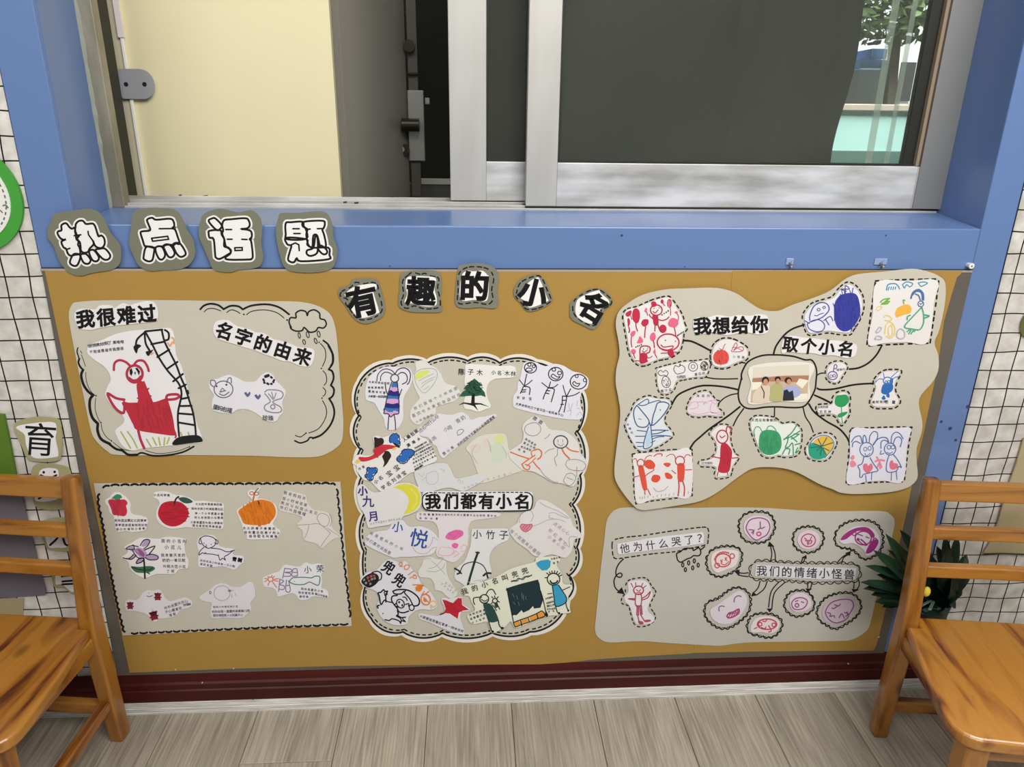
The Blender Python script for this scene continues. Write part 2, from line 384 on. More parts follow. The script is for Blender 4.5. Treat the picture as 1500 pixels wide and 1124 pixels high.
# deep dark gasket, tan strip and dark line beside the right stile of the front sash
box('gasket_or_shadow', 0.858, 0.882, 0.1515, 0.166, 1.1555, ZT-0.07, GASK_OR_SHADOW, S2)
box('glazing_bead', 0.8795, 0.8865, 0.1405, 0.1515, 1.1555, ZT-0.07, mat('tan_bead','#8d7c66',rough=.5), S2, 0.001)
box('glazing_bead', 0.8862, 0.8885, 0.1400, 0.1415, 1.1555, ZT-0.07, mat('brown_bead','#4a3528',rough=.5), S2)
box('gasket_or_shadow', 0.1101, SX1-0.001, 0.139, 0.166, 1.0682, 1.0735, GASK_OR_SHADOW, S2)  # dark strip standing in for the shadow gap under the front sash

# ---------------------------------------------------------------- the room behind the window
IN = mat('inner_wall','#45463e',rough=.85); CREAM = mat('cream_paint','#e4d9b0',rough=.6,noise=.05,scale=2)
Yb = 2.3
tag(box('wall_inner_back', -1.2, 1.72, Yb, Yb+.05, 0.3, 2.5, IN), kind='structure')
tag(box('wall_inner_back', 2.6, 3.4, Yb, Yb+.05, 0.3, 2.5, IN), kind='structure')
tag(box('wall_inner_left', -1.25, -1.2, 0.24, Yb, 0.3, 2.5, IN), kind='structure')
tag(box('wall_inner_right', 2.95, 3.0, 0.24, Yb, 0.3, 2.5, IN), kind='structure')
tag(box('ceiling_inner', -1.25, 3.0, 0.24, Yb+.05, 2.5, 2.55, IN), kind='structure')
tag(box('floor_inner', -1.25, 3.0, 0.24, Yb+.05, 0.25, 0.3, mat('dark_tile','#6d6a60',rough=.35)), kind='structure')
cp = box('door_1', -0.6715, -0.2707, 0.30, 0.335, 0.3, 2.45, CREAM, bevel=.001); tag(cp, 'cream painted flush door panel seen through the open window', 'door', kind='structure')
jb = box('trim_2', -0.78, -0.6725, 0.297, 0.33, 0.3, 2.45, mat('beige_jamb','#c6bc9f',rough=.6), bevel=.001); tag(jb, 'beige door jamb behind the open window', 'trim', kind='structure')
wl = box('door_seal', -0.6755, -0.6695, 0.2925, 0.2995, 0.3, 2.45, mat('white_seal','#eeeade',rough=.5), jb, .001)
wl2 = box('seal_wrap', -0.6785, -0.6655, 0.2905, 0.2935, 1.372, 1.62, mat('pink_tape','#e4d9d6',rough=.5), jb, .001)
# zinc strike plate with two screw holes
bm = bmesh.new(); pts = []
c0 = on_y(197,123,.289); hw, hh = 0.0235, 0.0275
for k in range(13):
    a = -math.pi/2 + math.pi*k/12; pts.append((c0.x+0.014+hh*.9*math.cos(a), c0.z+hh*math.sin(a)))
pts += [(c0.x-.026, c0.z+hh), (c0.x-.034, c0.z+hh*.55), (c0.x-.034, c0.z-hh*.6), (c0.x-.026, c0.z-hh)]
f = bm.faces.new([bm.verts.new((x,0.2885,z)) for x,z in pts])
r = bmesh.ops.extrude_face_region(bm, geom=[f]); bmesh.ops.translate(bm, verts=[v for v in r['geom'] if isinstance(v, bmesh.types.BMVert)], vec=(0,.002,0))
sp_ = bm_obj('strike_plate', bm, mat('zinc','#a5a4a8',rough=.4,metal=.15)); tag(sp_, 'rounded zinc strike plate with two screw holes on the cream door edge', 'strike plate')
for px in (184.5, 211.5):
    p = on_y(px,123.5,.2878); cyl('screw_hole', p, p+Vector((0,.002,0)), .0042, ink('1d1d22'), sp_, 14)

# steel door standing ajar, seen edge on with its lock
DM = mat('steel_door_grey','#8b867b',rough=.4,spec=.5)
def quad_prism(name, p, thick, z0, z1, m, parent=None, bevel=.001):
    """vertical slab along the plan line p0-p1"""
    (xa,ya),(xb,yb) = p; d = Vector((xb-xa,yb-ya,0)).normalized(); n = Vector((-d.y,d.x,0))*thick
    bm = bmesh.new()
    v = [bm.verts.new(q) for q in ((xa,ya,z0),(xb,yb,z0),(xb+n.x,yb+n.y,z0),(xa+n.x,ya+n.y,z0),(xa,ya,z1),(xb,yb,z1),(xb+n.x,yb+n.y,z1),(xa+n.x,ya+n.y,z1))]
    for f in ((3,2,1,0),(4,5,6,7),(0,1,5,4),(1,2,6,5),(2,3,7,6),(3,0,4,7)): bm.faces.new([v[i] for i in f])
    if bevel: bmesh.ops.bevel(bm, geom=list(bm.edges), offset=bevel, segments=2, affect='EDGES')
    return bm_obj(name, bm, m, parent)
YL = 0.62
def dx(px, y, py=250): return on_y(px,py,y).x
sd = quad_prism('door_2', ((dx(512,.33,285), .33), (dx(601,YL,285), YL)), 0.02, 0.3, 2.45, DM); tag(sd, 'dark grey steel door standing ajar with a lever handle', 'door', kind='structure')
quad_prism('door_edge', ((-0.2695,.318), (dx(512,.33,285)-.0005,.3305)), 0.018, 0.3, 2.45, mat('door_edge_grey','#807b72',rough=.4), sd)
bx_ = lambda n,a,b,c,d,m,y0,y1,par,bv=.001: box(n, on_y(a,c,y0).x, on_y(b,c,y0).x, y0, y1, on_y(a,d,y0).z, on_y(a,c,y0).z, m, par, bv)
STL = mat('lock_steel','#a9a79f',rough=.3,metal=.7); DK = mat('dark_bronze','#3a342b',rough=.3,metal=.6)
ep = bx_('edge_panel', 592, 607, -60, 288, mat('door_rim','#4e4a40',rough=.5), YL, YL+.012, sd)
lk = empty('lock', (dx(610,YL-.01,180), YL-.01, on_y(610,180,YL-.01).z)); lk.parent = sd; lk.location = Vector(lk.location) - Vector(sd.location)
bx_('lock_case', 596, 620, 132, 236, STL, YL-.012, YL-.001, lk, .002)
bx_('latch', 622, 629, 143, 153, STL, YL-.006, YL+.01, lk, .002)
p = on_y(602,183,YL-.045); q = on_y(612,183,YL-.012); cyl('lever_handle', (p.x-.022,p.y,p.z), (p.x+.02,p.y,p.z), .0155, DK, lk, 20)
cyl('lever_neck', (p.x+.004,p.y,p.z), (p.x+.004,YL-.012,p.z), .011, DK, lk, 16)
p = on_y(591,220,YL-.03); cyl('key_cylinder', p, (p.x,YL-.001,p.z), .014, DK, lk, 18)
p2 = on_y(589,219,YL-.034); cyl('key_slot', p2, p2+Vector((0,.006,0)), .006, STL, lk, 12)
p = on_y(599,67,YL-.02); cyl('spy_ring', p, (p.x,YL-.001,p.z), .014, DK, lk, 16)
bx_('strike_lip', 596, 612, 106, 109, DK, YL-.014, YL-.001, lk)
tag(box('trim_3', dx(606,.7,262), 0.3, .70, .73, on_y(620,270,.70).z, on_y(620,262.5,.70).z, mat('pale_bar','#c9c6bb',rough=.3)), 'pale metal threshold bar behind the ajar steel door', 'trim', kind='structure')
tag(box('trim_4', dx(596,.7,262), 0.3, .705, .76, .8, on_y(620,270,.705).z, mat('low_panel','#5b5850',rough=.5)), 'dark low panel under the threshold bar', 'trim', kind='structure')

# courtyard seen past the curtain: teal wall, kiosk, tree, white building
def ay(px,py,y): return on_y(px,py,y)
Yc = 3.3
a, b_ = ay(1225,155,Yc), ay(1400,238,Yc)
zt = ay(1290,163,Yc).z
teal = box('garden_wall', a.x-.3, b_.x+1.2, Yc, Yc+.12, 0.0, zt, mat('teal_render','#b4ddd6',rough=.8,noise=.06,scale=5)); tag(teal, 'low pale teal rendered garden wall in the courtyard', 'wall')
box('coping', a.x-.3, b_.x+1.2, Yc-.02, Yc+.15, zt, ay(1290,153,Yc).z, mat('coping_stone','#b9a99a',rough=.8), teal, .005)
box('plinth', a.x-.3, b_.x+1.2, Yc-.02, Yc, 0.0, ay(1290,221,Yc).z, mat('plinth_grey','#4d6b64',rough=.8), teal, .004)
cg = box('courtyard_ground', 1.2, 12, 2.36, 14, 0.0, 0.04, mat('pale_paving','#b7b8b2',rough=.8)); tag(cg, 'pale courtyard paving', 'paving', kind='structure')
Yh = 8.5
wb = box('white_building', ay(1180,100,Yh).x, ay(1480,100,Yh).x+4, Yh, Yh+1, 0.0, 7, mat('white_render','#f0f1f2',rough=.8)); tag(wb, 'white rendered building across the courtyard', 'building')
bx_('dark_doorway', 1323, 1343, 91, 148, mat('doorway_dark','#3a3c3c',rough=.7), Yh-.05, Yh-.001, wb)
bx_('window', 1262, 1283, 96, 126, mat('far_window','#6b6f70',rough=.3), Yh-.05, Yh-.001, wb)
Yk = 5.2
_k0, _k1 = on_y(1260,101,Yk), on_y(1301,101,Yk); kk = box('kiosk', _k0.x, _k1.x, Yk, Yk+.6, .04, _k0.z, mat('kiosk_grey','#8c8f8e',rough=.6), None, .01); tag(kk, 'grey kiosk with a blue awning beyond the teal wall', 'kiosk')
bx_('awning', 1262, 1304, 87, 101, mat('awning_blue','#6f9fdc',rough=.6), Yk-.1, Yk+.5, kk, .005)
bx_('roof', 1278, 1301, 71, 86, mat('roof_blue','#6d9bd6',rough=.6), Yk, Yk+.5, kk, .005)
bx_('awning_edge', 1262, 1304, 99.5, 101.5, mat('awning_white','#eef2f6',rough=.6), Yk-.12, Yk-.1, kk, 0)
# hedge behind the wall and a leafy tree
def foliage(name, c, rad, n, size, m, parent=None, seed=1):
    random.seed(seed); vs = []; fs = []
    for i in range(n):
        d = Vector((random.gauss(0,1), random.gauss(0,1), random.gauss(0,1))).normalized()*random.random()**.4
        p = Vector(c) + Vector((d.x*rad[0], d.y*rad[1], d.z*rad[2]))
        a = Vector((random.gauss(0,1), random.gauss(0,1), random.gauss(0,1))).normalized(); b = a.orthogonal().normalized()
        s = size*(.6+.8*random.random()); k = len(vs)
        vs += [p-a*s, p+b*s*.45, p+a*s, p-b*s*.45]; fs.append((k,k+1,k+2,k+3))
    return mesh_obj(name, vs, fs, m, parent, loc=c if parent is None else None)
LF = mat('tree_leaf','#5f7a3e',rough=.6,color2='#2e4420',scale=3)
tc = on_y(1335,20,4.4)
tree = empty('tree', (tc.x, 4.4, 0.04)); tag(tree, 'leafy green tree in the courtyard above the teal wall', 'tree')
st = foliage('foliage', (tc.x-.05, 4.5, tc.z+.22), (.8,.5,.42), 2600, .05, LF, tree, 2); tag(st, kind='stuff')
bar('trunk', [(tc.x+.02,4.5,.04),(tc.x+.05,4.5,.9),(tc.x-.03,4.5,tc.z-.2),(tc.x+.05,4.5,tc.z+.2)], [.09,.08,.06,.03], [.09,.08,.06,.03], mat('bark','#4a4038',rough=.9), tree, bevel=0)
hc = on_y(1320,150,4.0)
hd = foliage('hedge', (hc.x,4.0,hc.z-.12), (.5,.2,.10), 1800, .03, mat('hedge_leaf','#3c4d38',rough=.7), None, 4); tag(hd, 'dark clipped hedge behind the teal garden wall', 'hedge', kind='stuff')
# dark curtain at the inner doorway, wavy edge
bm = bmesh.new(); prev = None
xe = lambda z: on_y(1240,155,2.2).x + .012*math.sin(z*9+1) + .02*math.sin(z*4.3)
for j in range(41):
    z = .35 + j*(2.0/40); row = []
    for i in range(25):
        u = i/24; x = 1.2 + (xe(z)-1.2)*u
        row.append(bm.verts.new((x, 2.2+.02*math.sin(u*40), z)))
    if prev:
        for i in range(24): bm.faces.new((prev[i],prev[i+1],row[i+1],row[i]))
    prev = row
cu = bm_obj('curtain', bm, mat('curtain_cloth','#4b4d46',rough=.9), smooth=True); tag(cu, 'dark grey curtain drawn half across the far doorway', 'curtain')
so = cu.modifiers.new('t','SOLIDIFY'); so.thickness = .004
# two pale translucent strips standing in for reflection streaks on the glass
SH = bpy.data.materials.new('sheer_reflection'); SH.use_nodes = True; _nt = SH.node_tree; _nt.nodes.remove(_nt.nodes['Principled BSDF'])
_t = _nt.nodes.new('ShaderNodeBsdfTransparent'); _l = _nt.nodes.new('ShaderNodeBsdfTranslucent'); _l.inputs[0].default_value = lin('#eef2e6'); _m = _nt.nodes.new('ShaderNodeMixShader'); _m.inputs[0].default_value = .4
_nt.links.new(_t.outputs[0], _m.inputs[1]); _nt.links.new(_l.outputs[0], _m.inputs[2]); _nt.links.new(_m.outputs[0], _nt.nodes['Material Output'].inputs[0])
for i,(pa,pb,w) in enumerate(((1268,1290,.034),(1296,1318,.024))):
    xa = on_y(pa,235,2.25).x; s_ = box('reflection_streak', xa, xa+w, 2.255, 2.2562, .35, 2.3, SH); tag(s_, ('wider' if i==0 else 'narrower')+' pale reflection streak put into the far doorway, '+('left' if i==0 else 'right')+' of the pair', 'reflection streak', 'pale reflection streaks in the far doorway')

# ---------------------------------------------------------------- notice board
bm = bmesh.new()
v = [bm.verts.new(p) for y in (-0.004, -0.0002) for p in ((BXL,y,0.0955),(BX1,y,0.0955),(BX1,y,BTOP),(BX0,y,BTOP))]
for f in ((0,1,2,3),(7,6,5,4),(0,4,5,1),(1,5,6,2),(2,6,7,3),(3,7,4,0)): bm.faces.new([v[i] for i in f])
bd = bm_obj('notice_board', bm, mat('board_grey','#625c54',rough=.55,noise=.15,scale=5))
tag(bd, 'wide notice board covered in mustard paper with grey-brown edging', 'notice board')
box('top_edging', BX0, BX1, -0.0052, -0.0040, BTOP-.0035, BTOP+.0005, mat('pale_edging','#a59b93',rough=.4), bd)
box('edge_dark_strip', BX0, BX1, -0.0046, -0.0001, BTOP+.0005, BTOP+.002, mat('dark_edging','#2e2c30',rough=.6), bd)  # thin dark strip along the board's top edge
for px,py in ((1267.8,932.5),(1418.5,392)):
    pass
p = on_y(1287,933,-.0045); cyl('screw_head', p, p+Vector((0,-.0015,0)), .0022, ink('b9b6b0'), bd, 10)
MUST = mat('mustard_paper','#a98541',rough=.55,spec=.35,noise=.06,scale=3)
# ================================================================ PAPER AND INK
def P(s): return [tuple(float(c) for c in t.split(',')) for t in s.split()]
def crom(pts, closed, sub=6):
    n = len(pts); out = []
    if n < 3: return list(pts)
    rng = range(n) if closed else range(n-1)
    for i in rng:
        if closed: p0,p1,p2,p3 = pts[(i-1)%n],pts[i],pts[(i+1)%n],pts[(i+2)%n]
        else: p0,p1,p2,p3 = pts[max(i-1,0)],pts[i],pts[i+1],pts[min(i+2,n-1)]
        for k in range(sub):
            t = k/sub; t2=t*t; t3=t2*t
            out.append(tuple(0.5*((2*p1[j])+(-p0[j]+p2[j])*t+(2*p0[j]-5*p1[j]+4*p2[j]-p3[j])*t2+(-p0[j]+3*p1[j]-3*p2[j]+p3[j])*t3) for j in (0,1)))
    if not closed: out.append(tuple(pts[-1]))
    return out
def resample(pts, step, closed=False):
    q = list(pts)+([pts[0]] if closed else [])
    out = [q[0]]; acc = 0.0
    for a, b in zip(q, q[1:]):
        L = math.hypot(b[0]-a[0], b[1]-a[1])
        if L < 1e-9: continue
        d = step-acc
        while d <= L:
            out.append((a[0]+(b[0]-a[0])*d/L, a[1]+(b[1]-a[1])*d/L)); d += step
        acc = L-(d-step)
    return out
def ell(cx,cy,rx,ry,n=20,rot=0):
    c,s = math.cos(math.radians(rot)), math.sin(math.radians(rot))
    return [(cx+rx*math.cos(a)*c-ry*math.sin(a)*s, cy+rx*math.cos(a)*s+ry*math.sin(a)*c) for a in [2*math.pi*k/n for k in range(n)]]
class Ink:
    """collects flat ink shapes in photo coordinates; build() lays them on the wall plane at depth y"""
    def __init__(s, fr): s.fr = fr; s.v = []; s.f = []; s.k = 0
    def px(s, p): return (s.fr[0]+p[0]/s.fr[2], s.fr[1]+p[1]/s.fr[2], (s.k % 16)*4e-6)   # later strokes lie a hair above earlier ones
    def ribbon(s, pts, w, closed=False, cap=True, thin=False):
        w = w if thin else max(w, 0.75*s.fr[2]); s.k += 1
        q = [pts[0]]
        for p in pts[1:]:
            if math.hypot(p[0]-q[-1][0], p[1]-q[-1][1]) > w*0.12: q.append(p)
        if closed and len(q) > 2 and math.hypot(q[0][0]-q[-1][0], q[0][1]-q[-1][1]) < w*0.3: q.pop()
        n = len(q)
        if n == 1: return s.fill(ell(q[0][0], q[0][1], w/2, w/2, 8))
        L = []; R = []; h = w/2
        for i in range(n):
            a = q[i-1] if (i > 0 or closed) else q[i]; b = q[(i+1)%n] if (i < n-1 or closed) else q[i]
            d1 = (q[i][0]-a[0], q[i][1]-a[1]); d2 = (b[0]-q[i][0], b[1]-q[i][1])
            l1 = math.hypot(*d1) or 1; l2 = math.hypot(*d2) or 1
            if i == 0 and not closed: d1, l1 = d2, l2
            if i == n-1 and not closed: d2, l2 = d1, l1
            t = (d1[0]/l1+d2[0]/l2, d1[1]/l1+d2[1]/l2); lt = math.hypot(*t)
            if lt < 0.2: t = (d2[0]/l2, d2[1]/l2); lt = 1.0
            m = h*min(1.5, 2/lt) if lt else h
            nx, ny = t[1]/lt, -t[0]/lt
            L.append((q[i][0]+nx*m, q[i][1]+ny*m)); R.append((q[i][0]-nx*m, q[i][1]-ny*m))
        k = len(s.v); s.v += [s.px(p) for p in L] + [s.px(p) for p in R]
        for i in range(n if closed else n-1):
            j = (i+1)%n; s.f.append((k+i, k+j, k+n+j, k+n+i))
        if not closed and cap:
            for e, o in ((0, 1), (n-1, n-2)):
                d = (q[e][0]-q[o][0], q[e][1]-q[o][1]); l = math.hypot(*d) or 1; d = (d[0]/l*h, d[1]/l*h)
                m = len(s.v); s.v += [s.px((q[e][0]+d[0]*.75+(L[e][0]-q[e][0])*.6, q[e][1]+d[1]*.75+(L[e][1]-q[e][1])*.6)), s.px((q[e][0]+d[0]*.75+(R[e][0]-q[e][0])*.6, q[e][1]+d[1]*.75+(R[e][1]-q[e][1])*.6))]
                s.f.append((k+e, m, m+1, k+n+e))
    def fill(s, pts):
        s.k += 1; k = len(s.v); s.v += [s.px(p) for p in pts]; s.f.append(tuple(range(k, k+len(pts))))
    def dash(s, pts, w, on, off, closed=False):
        on, off = max(on-w*.55, on*.4), off+w*.55; step = min(on, off)/3.0; q = resample(pts, step, closed); per = (on+off)/step; i = 0.0
        while i < len(q)-2:
            a = int(i); b = min(len(q)-1, int(i+on/step))
            if b > a: s.ribbon(q[a:b+1], w)
            i += per*random.uniform(.9,1.1)
    def bumps(s, pts, w, L, h, gap=0.0, closed=True):
        q = resample(pts, 1.0*max(1, L/12), closed); st = 1.0*max(1, L/12); per = max(3, int(L/st)); i = 0
        if closed: q.append(q[0])
        while i+per <= len(q)-1+per*.4:
            pp = max(3, int(per*random.uniform(.85,1.15)))
            a = q[i]; b = q[min(len(q)-1, i+pp)]; tx, ty = b[0]-a[0], b[1]-a[1]; l = math.hypot(tx,ty) or 1; nx, ny = ty/l, -tx/l
            arc = []; g = gap/2
            for k in range(9):
                t = g+(1-2*g)*k/8; e = h*math.sin(math.pi*t)**.8
                arc.append((a[0]+tx*t+nx*e, a[1]+ty*t+ny*e))
            s.ribbon(arc, w); i += pp
    def hand(s, p0, p1, n, size, w=None):
        w = w or size*0.11; dx, dy = (p1[0]-p0[0]), (p1[1]-p0[1]); l = math.hypot(dx,dy) or 1; ux, uy = dx/l, dy/l; vx, vy = -uy, ux
        for i in range(n):
            t = i/max(1,n-1); c = (p0[0]+dx*t+random.uniform(-.08,.08)*size, p0[1]+dy*t+random.uniform(-.1,.1)*size)
            S = lambda a,b: (c[0]+(ux*a+vx*b)*size*.42, c[1]+(uy*a+vy*b)*size*.42)
            r = random.random
            for k in range(random.choice((3,4,4,5))):
                m = random.choice('hhvvdo')
                if m == 'h': y = r()*2-1; s.ribbon([S(-.9+.5*r(), y), S(.4+.5*r(), y-.15)], w)
                elif m == 'v': x = r()*1.6-.8; s.ribbon([S(x, -.9+.6*r()), S(x, .3+.6*r())], w)
                elif m == 'd': x = r()-.3; s.ribbon([S(x, -.6*r()), S(x-.8+1.4*r(), .9)], w)
                else: s.ribbon([S(r()*1.6-.8, r()*1.6-.8), S(r()*1.6-.8, r()*1.6-.8)], w)
    def glyph(s, ch, cx, cy, size, rot=0.0, bold=0.0, sx=1.0, shear=0.0):
        vs, fs, loops = glyph_mesh(ch); c, sn = math.cos(math.radians(rot)), math.sin(math.radians(rot)); k = len(s.v)
        for x, y in vs:
            x = x*sx*size; y = -y*size; x += shear*y
            s.v.append(s.px((cx+x*c-y*sn, cy+x*sn+y*c)))
        s.f += [tuple(k+i for i in f) for f in fs]
        if bold > 0:                        # embolden: thicken every contour
            X = lambda v: ((lambda a, b: (cx+(a+shear*b)*c-b*sn, cy+(a+shear*b)*sn+b*c))(v[0]*sx*size, -v[1]*size))
            for lp in loops: s.ribbon([X(vs[i]) for i in lp], bold*2*size, True, True, True)
    def text(s, txt, p0, p1, size, bold=0.0, rot=0.0, jit=0.0, sx=1.0, shear=0.0):
        a = math.degrees(math.atan2(p1[1]-p0[1], p1[0]-p0[0])) if len(txt) > 1 else 0; n = len(txt)
        for i, ch in enumerate(txt):
            t = i/max(1,n-1)
            if ch != ' ': s.glyph(ch, p0[0]+(p1[0]-p0[0])*t, p0[1]+(p1[1]-p0[1])*t, size*(1+random.uniform(-jit,jit)), a*(1 if abs(a) < 60 else 0)+rot+random.uniform(-20,20)*jit, bold, sx, shear)
    def build(s, name, m, parent, y):
        if not s.f: return None
        return mesh_obj(name, [on_y(x, yy, y-e) for x, yy, e in s.v], s.f, m, parent)
_glyphs = {}
def glyph_mesh(ch):
    if ch in _glyphs: return _glyphs[ch]
    cu = bpy.data.curves.new('glyph', 'FONT'); cu.body = ch; cu.size = 1.0; cu.resolution_u = 3; cu.fill_mode = 'BOTH'
    ob = bpy.data.objects.new('glyph', cu); COL.objects.link(ob)
    me = ob.to_mesh()
    vs = [(v.co.x, v.co.y) for v in me.vertices]; fs = [tuple(p.vertices) for p in me.polygons]
    ob.to_mesh_clear(); bpy.data.objects.remove(ob); bpy.data.curves.remove(cu)
    if vs:
        x0, x1 = min(v[0] for v in vs), max(v[0] for v in vs); y0, y1 = min(v[1] for v in vs), max(v[1] for v in vs)
        vs = [(v[0]-(x0+x1)/2, v[1]-(y0+y1)/2) for v in vs]
    # contour loops = chains of edges used by one face only
    key = lambda i: (round(vs[i][0], 5), round(vs[i][1], 5)); rep = {}
    for i in range(len(vs)): rep.setdefault(key(i), i)
    cnt = {}
    for f in fs:
        g = [rep[key(i)] for i in f]
        for a, b in zip(g, g[1:]+g[:1]):
            if a != b: e = (min(a,b), max(a,b)); cnt[e] = cnt.get(e, 0)+1
    nb = {}
    for (a, b), n in cnt.items():
        if n == 1: nb.setdefault(a, []).append(b); nb.setdefault(b, []).append(a)
    loops = []; used = set()
    for st in list(nb):
        for nx in nb[st]:
            e = (min(st,nx), max(st,nx))
            if e in used: continue
            used.add(e); lp = [st, nx]
            while lp[-1] != st:
                cand = [q for q in nb[lp[-1]] if (min(q,lp[-1]), max(q,lp[-1])) not in used]
                if not cand: break
                q = cand[0]; used.add((min(q,lp[-1]), max(q,lp[-1]))); lp.append(q)
            if lp[-1] == st: lp.pop()
            if len(lp) > 2: loops.append(lp)
    _glyphs[ch] = (vs, fs, loops); return _glyphs[ch]

def sheet(name, fr, pts, y, m, smooth=True, thick=0.0009, sub=6, label=None, cat=None, group=None, parent=None):
    """a cut piece of paper whose front face lies at depth y"""
    q = crom(pts, True, sub) if smooth else pts
    q = [(fr[0]+a/fr[2], fr[1]+b/fr[2]) for a, b in q]
    W = [on_y(a, b, y) for a, b in q]
    bm = bmesh.new(); vs = [bm.verts.new(w) for w in W]
    f = bm.faces.new(vs)
    r = bmesh.ops.extrude_face_region(bm, geom=[f]); nv = [v for v in r['geom'] if isinstance(v, bmesh.types.BMVert)]
    bmesh.ops.translate(bm, verts=nv, vec=(0, thick, 0))
    bmesh.ops.triangulate(bm, faces=[f for f in bm.faces if len(f.verts) > 4])
    o = bm_obj(name, bm, m, parent)
    tag(o, label, cat, group); return o
SPLIT = {'mind_map_line','blue_cloud','balloon','pink_balloon','balloon_string','black_fill','dark_wing','orange_brick','yellow_wedge','pink_heart','blue_heart','red_block','pink_doll','orange_figure','dress_blue','dress_pink','dress_navy','photo_counter','photo_hair','photo_face','green_crown','purple_petal','pencil_fruit','drawn_figure','magenta_hair','blue_dress','green_dress','yellow_beak','pen_figure','teal_cloud','pink_blob','eye_dot','basket_check','blue_figure','pink_wash','rain_cloud','photo_apron','orange_mark','red_character','basket_weave'}
FINE = {'black_line','black_outline','black_trunk','blue_hair','blue_line','blue_outline','board_highlight','bold_characters','bow_line','character','cloud_outline','dashed_outline','dashed_stitching','doodle_border','double_arrow','face_dot','faint_line','grass_line','green_line','green_star','grey_scrawl','grey_shape','handwriting','heart_hatching','leaf_rib','loop_line','magenta_mouth','magenta_outline','orange_line','orange_number','orange_sun','pearl_ring','pen_line','pencil_bear','pencil_line','pencil_mark','pencil_shell','pencil_writing','petal_outline','pig_outline','pink_line','pink_sketch','puppy_outline','purple_letters','purple_line','purple_outline','red_line','red_outline','red_trousers','scallop_border','scalloped_ring','smile_mark','stitched_border','stitching','thin_handwriting','yellow_sketch'}
WF = 1.42
def ink_op(I, op):
    c = op[0]
    if c == 's': I.ribbon(crom(P(op[2]), len(op) > 3, 5), op[1]*WF, len(op) > 3)
    elif c == 'l': I.ribbon(P(op[2]), op[1]*WF, len(op) > 3)
    elif c == 'm':                      # many straight strokes: "a b|c d|..."
        for t in op[2].split('|'):
            if t.strip(): I.ribbon(crom(P(t), False, 4), op[1]*WF)
    elif c == 'f': I.fill(crom(P(op[1]), True, 5))
    elif c == 'p': I.fill(P(op[1]))
    elif c == 'd': I.dash(crom(P(op[4]), len(op) > 5, 5), op[1]*WF, op[2], op[3], len(op) > 5)
    elif c == 'D': I.dash(P(op[4]), op[1]*WF, op[2], op[3], len(op) > 5)
    elif c == 'b': I.bumps(crom(P(op[5]), len(op) > 6, 5), op[1]*WF, op[2], op[3], op[4], len(op) > 6)
    elif c == 'B': I.bumps(P(op[5]), op[1]*WF, op[2], op[3], op[4], len(op) > 6)
    elif c == 'h': I.hand(op[1], op[2], op[3], op[4], op[5] if len(op) > 5 else None)
    elif c == 't':
        a = list(op[5:]) or [0.0]; a[0] = a[0]+.005 if op[4]/I.fr[2] < 12 else a[0]*1.5+.006
        I.text(op[1], op[2], op[3], op[4], *a)
    elif c == 'g': I.glyph(*op[1:])
    elif c == 'c': I.ribbon(ell(*op[2:6], 24, op[6] if len(op) > 6 else 0), op[1]*WF, True)
    elif c == 'e': I.fill(ell(*op[1:5], 20, op[5] if len(op) > 5 else 0))
    elif c == 'x':                      # crayon texture: random short strokes inside an ellipse
        _, w, ccx, ccy, rx, ry, n, ang, ln = op
        for _i in range(n):
            a = random.uniform(0, 6.283); rr = random.random()**.5
            x, yv = ccx+rx*rr*math.cos(a), ccy+ry*rr*math.sin(a); g = math.radians(ang+random.uniform(-12,12))
            I.ribbon([(x-ln*math.cos(g), yv-ln*math.sin(g)), (x+ln*math.cos(g), yv+ln*math.sin(g))], w)
def shade(h, f): return ''.join('%02x' % max(0, min(255, int(int(h[i:i+2], 16)*f))) for i in (0, 2, 4))
def draw(root, fr, y, items):
    """items: (part name, colour hex, [ops], optional label)"""
    for k, it in enumerate(items):
        name, colr, ops = it[0], it[1], it[2]; yy = y-0.00012*(k+1)
        tex = [o for o in ops if o[0] == 'x']; ops = [o for o in ops if o[0] != 'x']
        groups = [[o] for o in ops] if name in SPLIT else [ops]
        if name in ('lettering', 'blue_characters'):       # every character a part of its own
            groups = []; name = 'character'
            for o in ops:
                if o[0] != 't': groups.append([o]); continue
                n = len(o[1]); a = math.degrees(math.atan2(o[3][1]-o[2][1], o[3][0]-o[2][0])) if n > 1 else 0
                b = (list(o[5:]) or [0.0]); rot = (b[1] if len(b) > 1 else 0)+(a if abs(a) < 60 else 0)
                bold = b[0]+.006 if o[4]/fr[2] < 12 else b[0]*1.5+.006
                for q, ch in enumerate(o[1]):
                    t = q/max(1, n-1)
                    groups.append([('g', ch, o[2][0]+(o[3][0]-o[2][0])*t, o[2][1]+(o[3][1]-o[2][1])*t, o[4], rot, bold, b[3] if len(b) > 3 else 1.0, b[4] if len(b) > 4 else 0.0)])
        for n, g in enumerate(groups):
            I = Ink(fr); I.k = n*2
            for op in g: ink_op(I, op)
            o = I.build(name, ink(colr), root, yy)
            if o is not None and name in FINE: o['kind'] = 'stuff'
        if tex:                                  # uneven crayon pressure, a slightly darker wax of the same stick
            I = Ink(fr)
            for op in tex: ink_op(I, op)
            o = I.build('crayon_strokes', ink(shade(colr, .92)), root, yy-.00007)
            if o is not None: o['kind'] = 'stuff'
P0 = (0.0, 0.0, 1.0)
WHITE, OFFW, GREYP, PALE = 'e8e4e4', 'dfdbd6', 'c6c1b2', 'd8dbd2'
def card(name, label, fr, outline, y, items, col=WHITE, cat='paper cutout', group=None, smooth=True, thick=0.0007):
    o = sheet(name, fr, P(outline) if isinstance(outline, str) else outline, y, paper(col), smooth, thick, label=label, cat=cat, group=group)
    draw(o, fr, y, items); return o
random.seed(11)
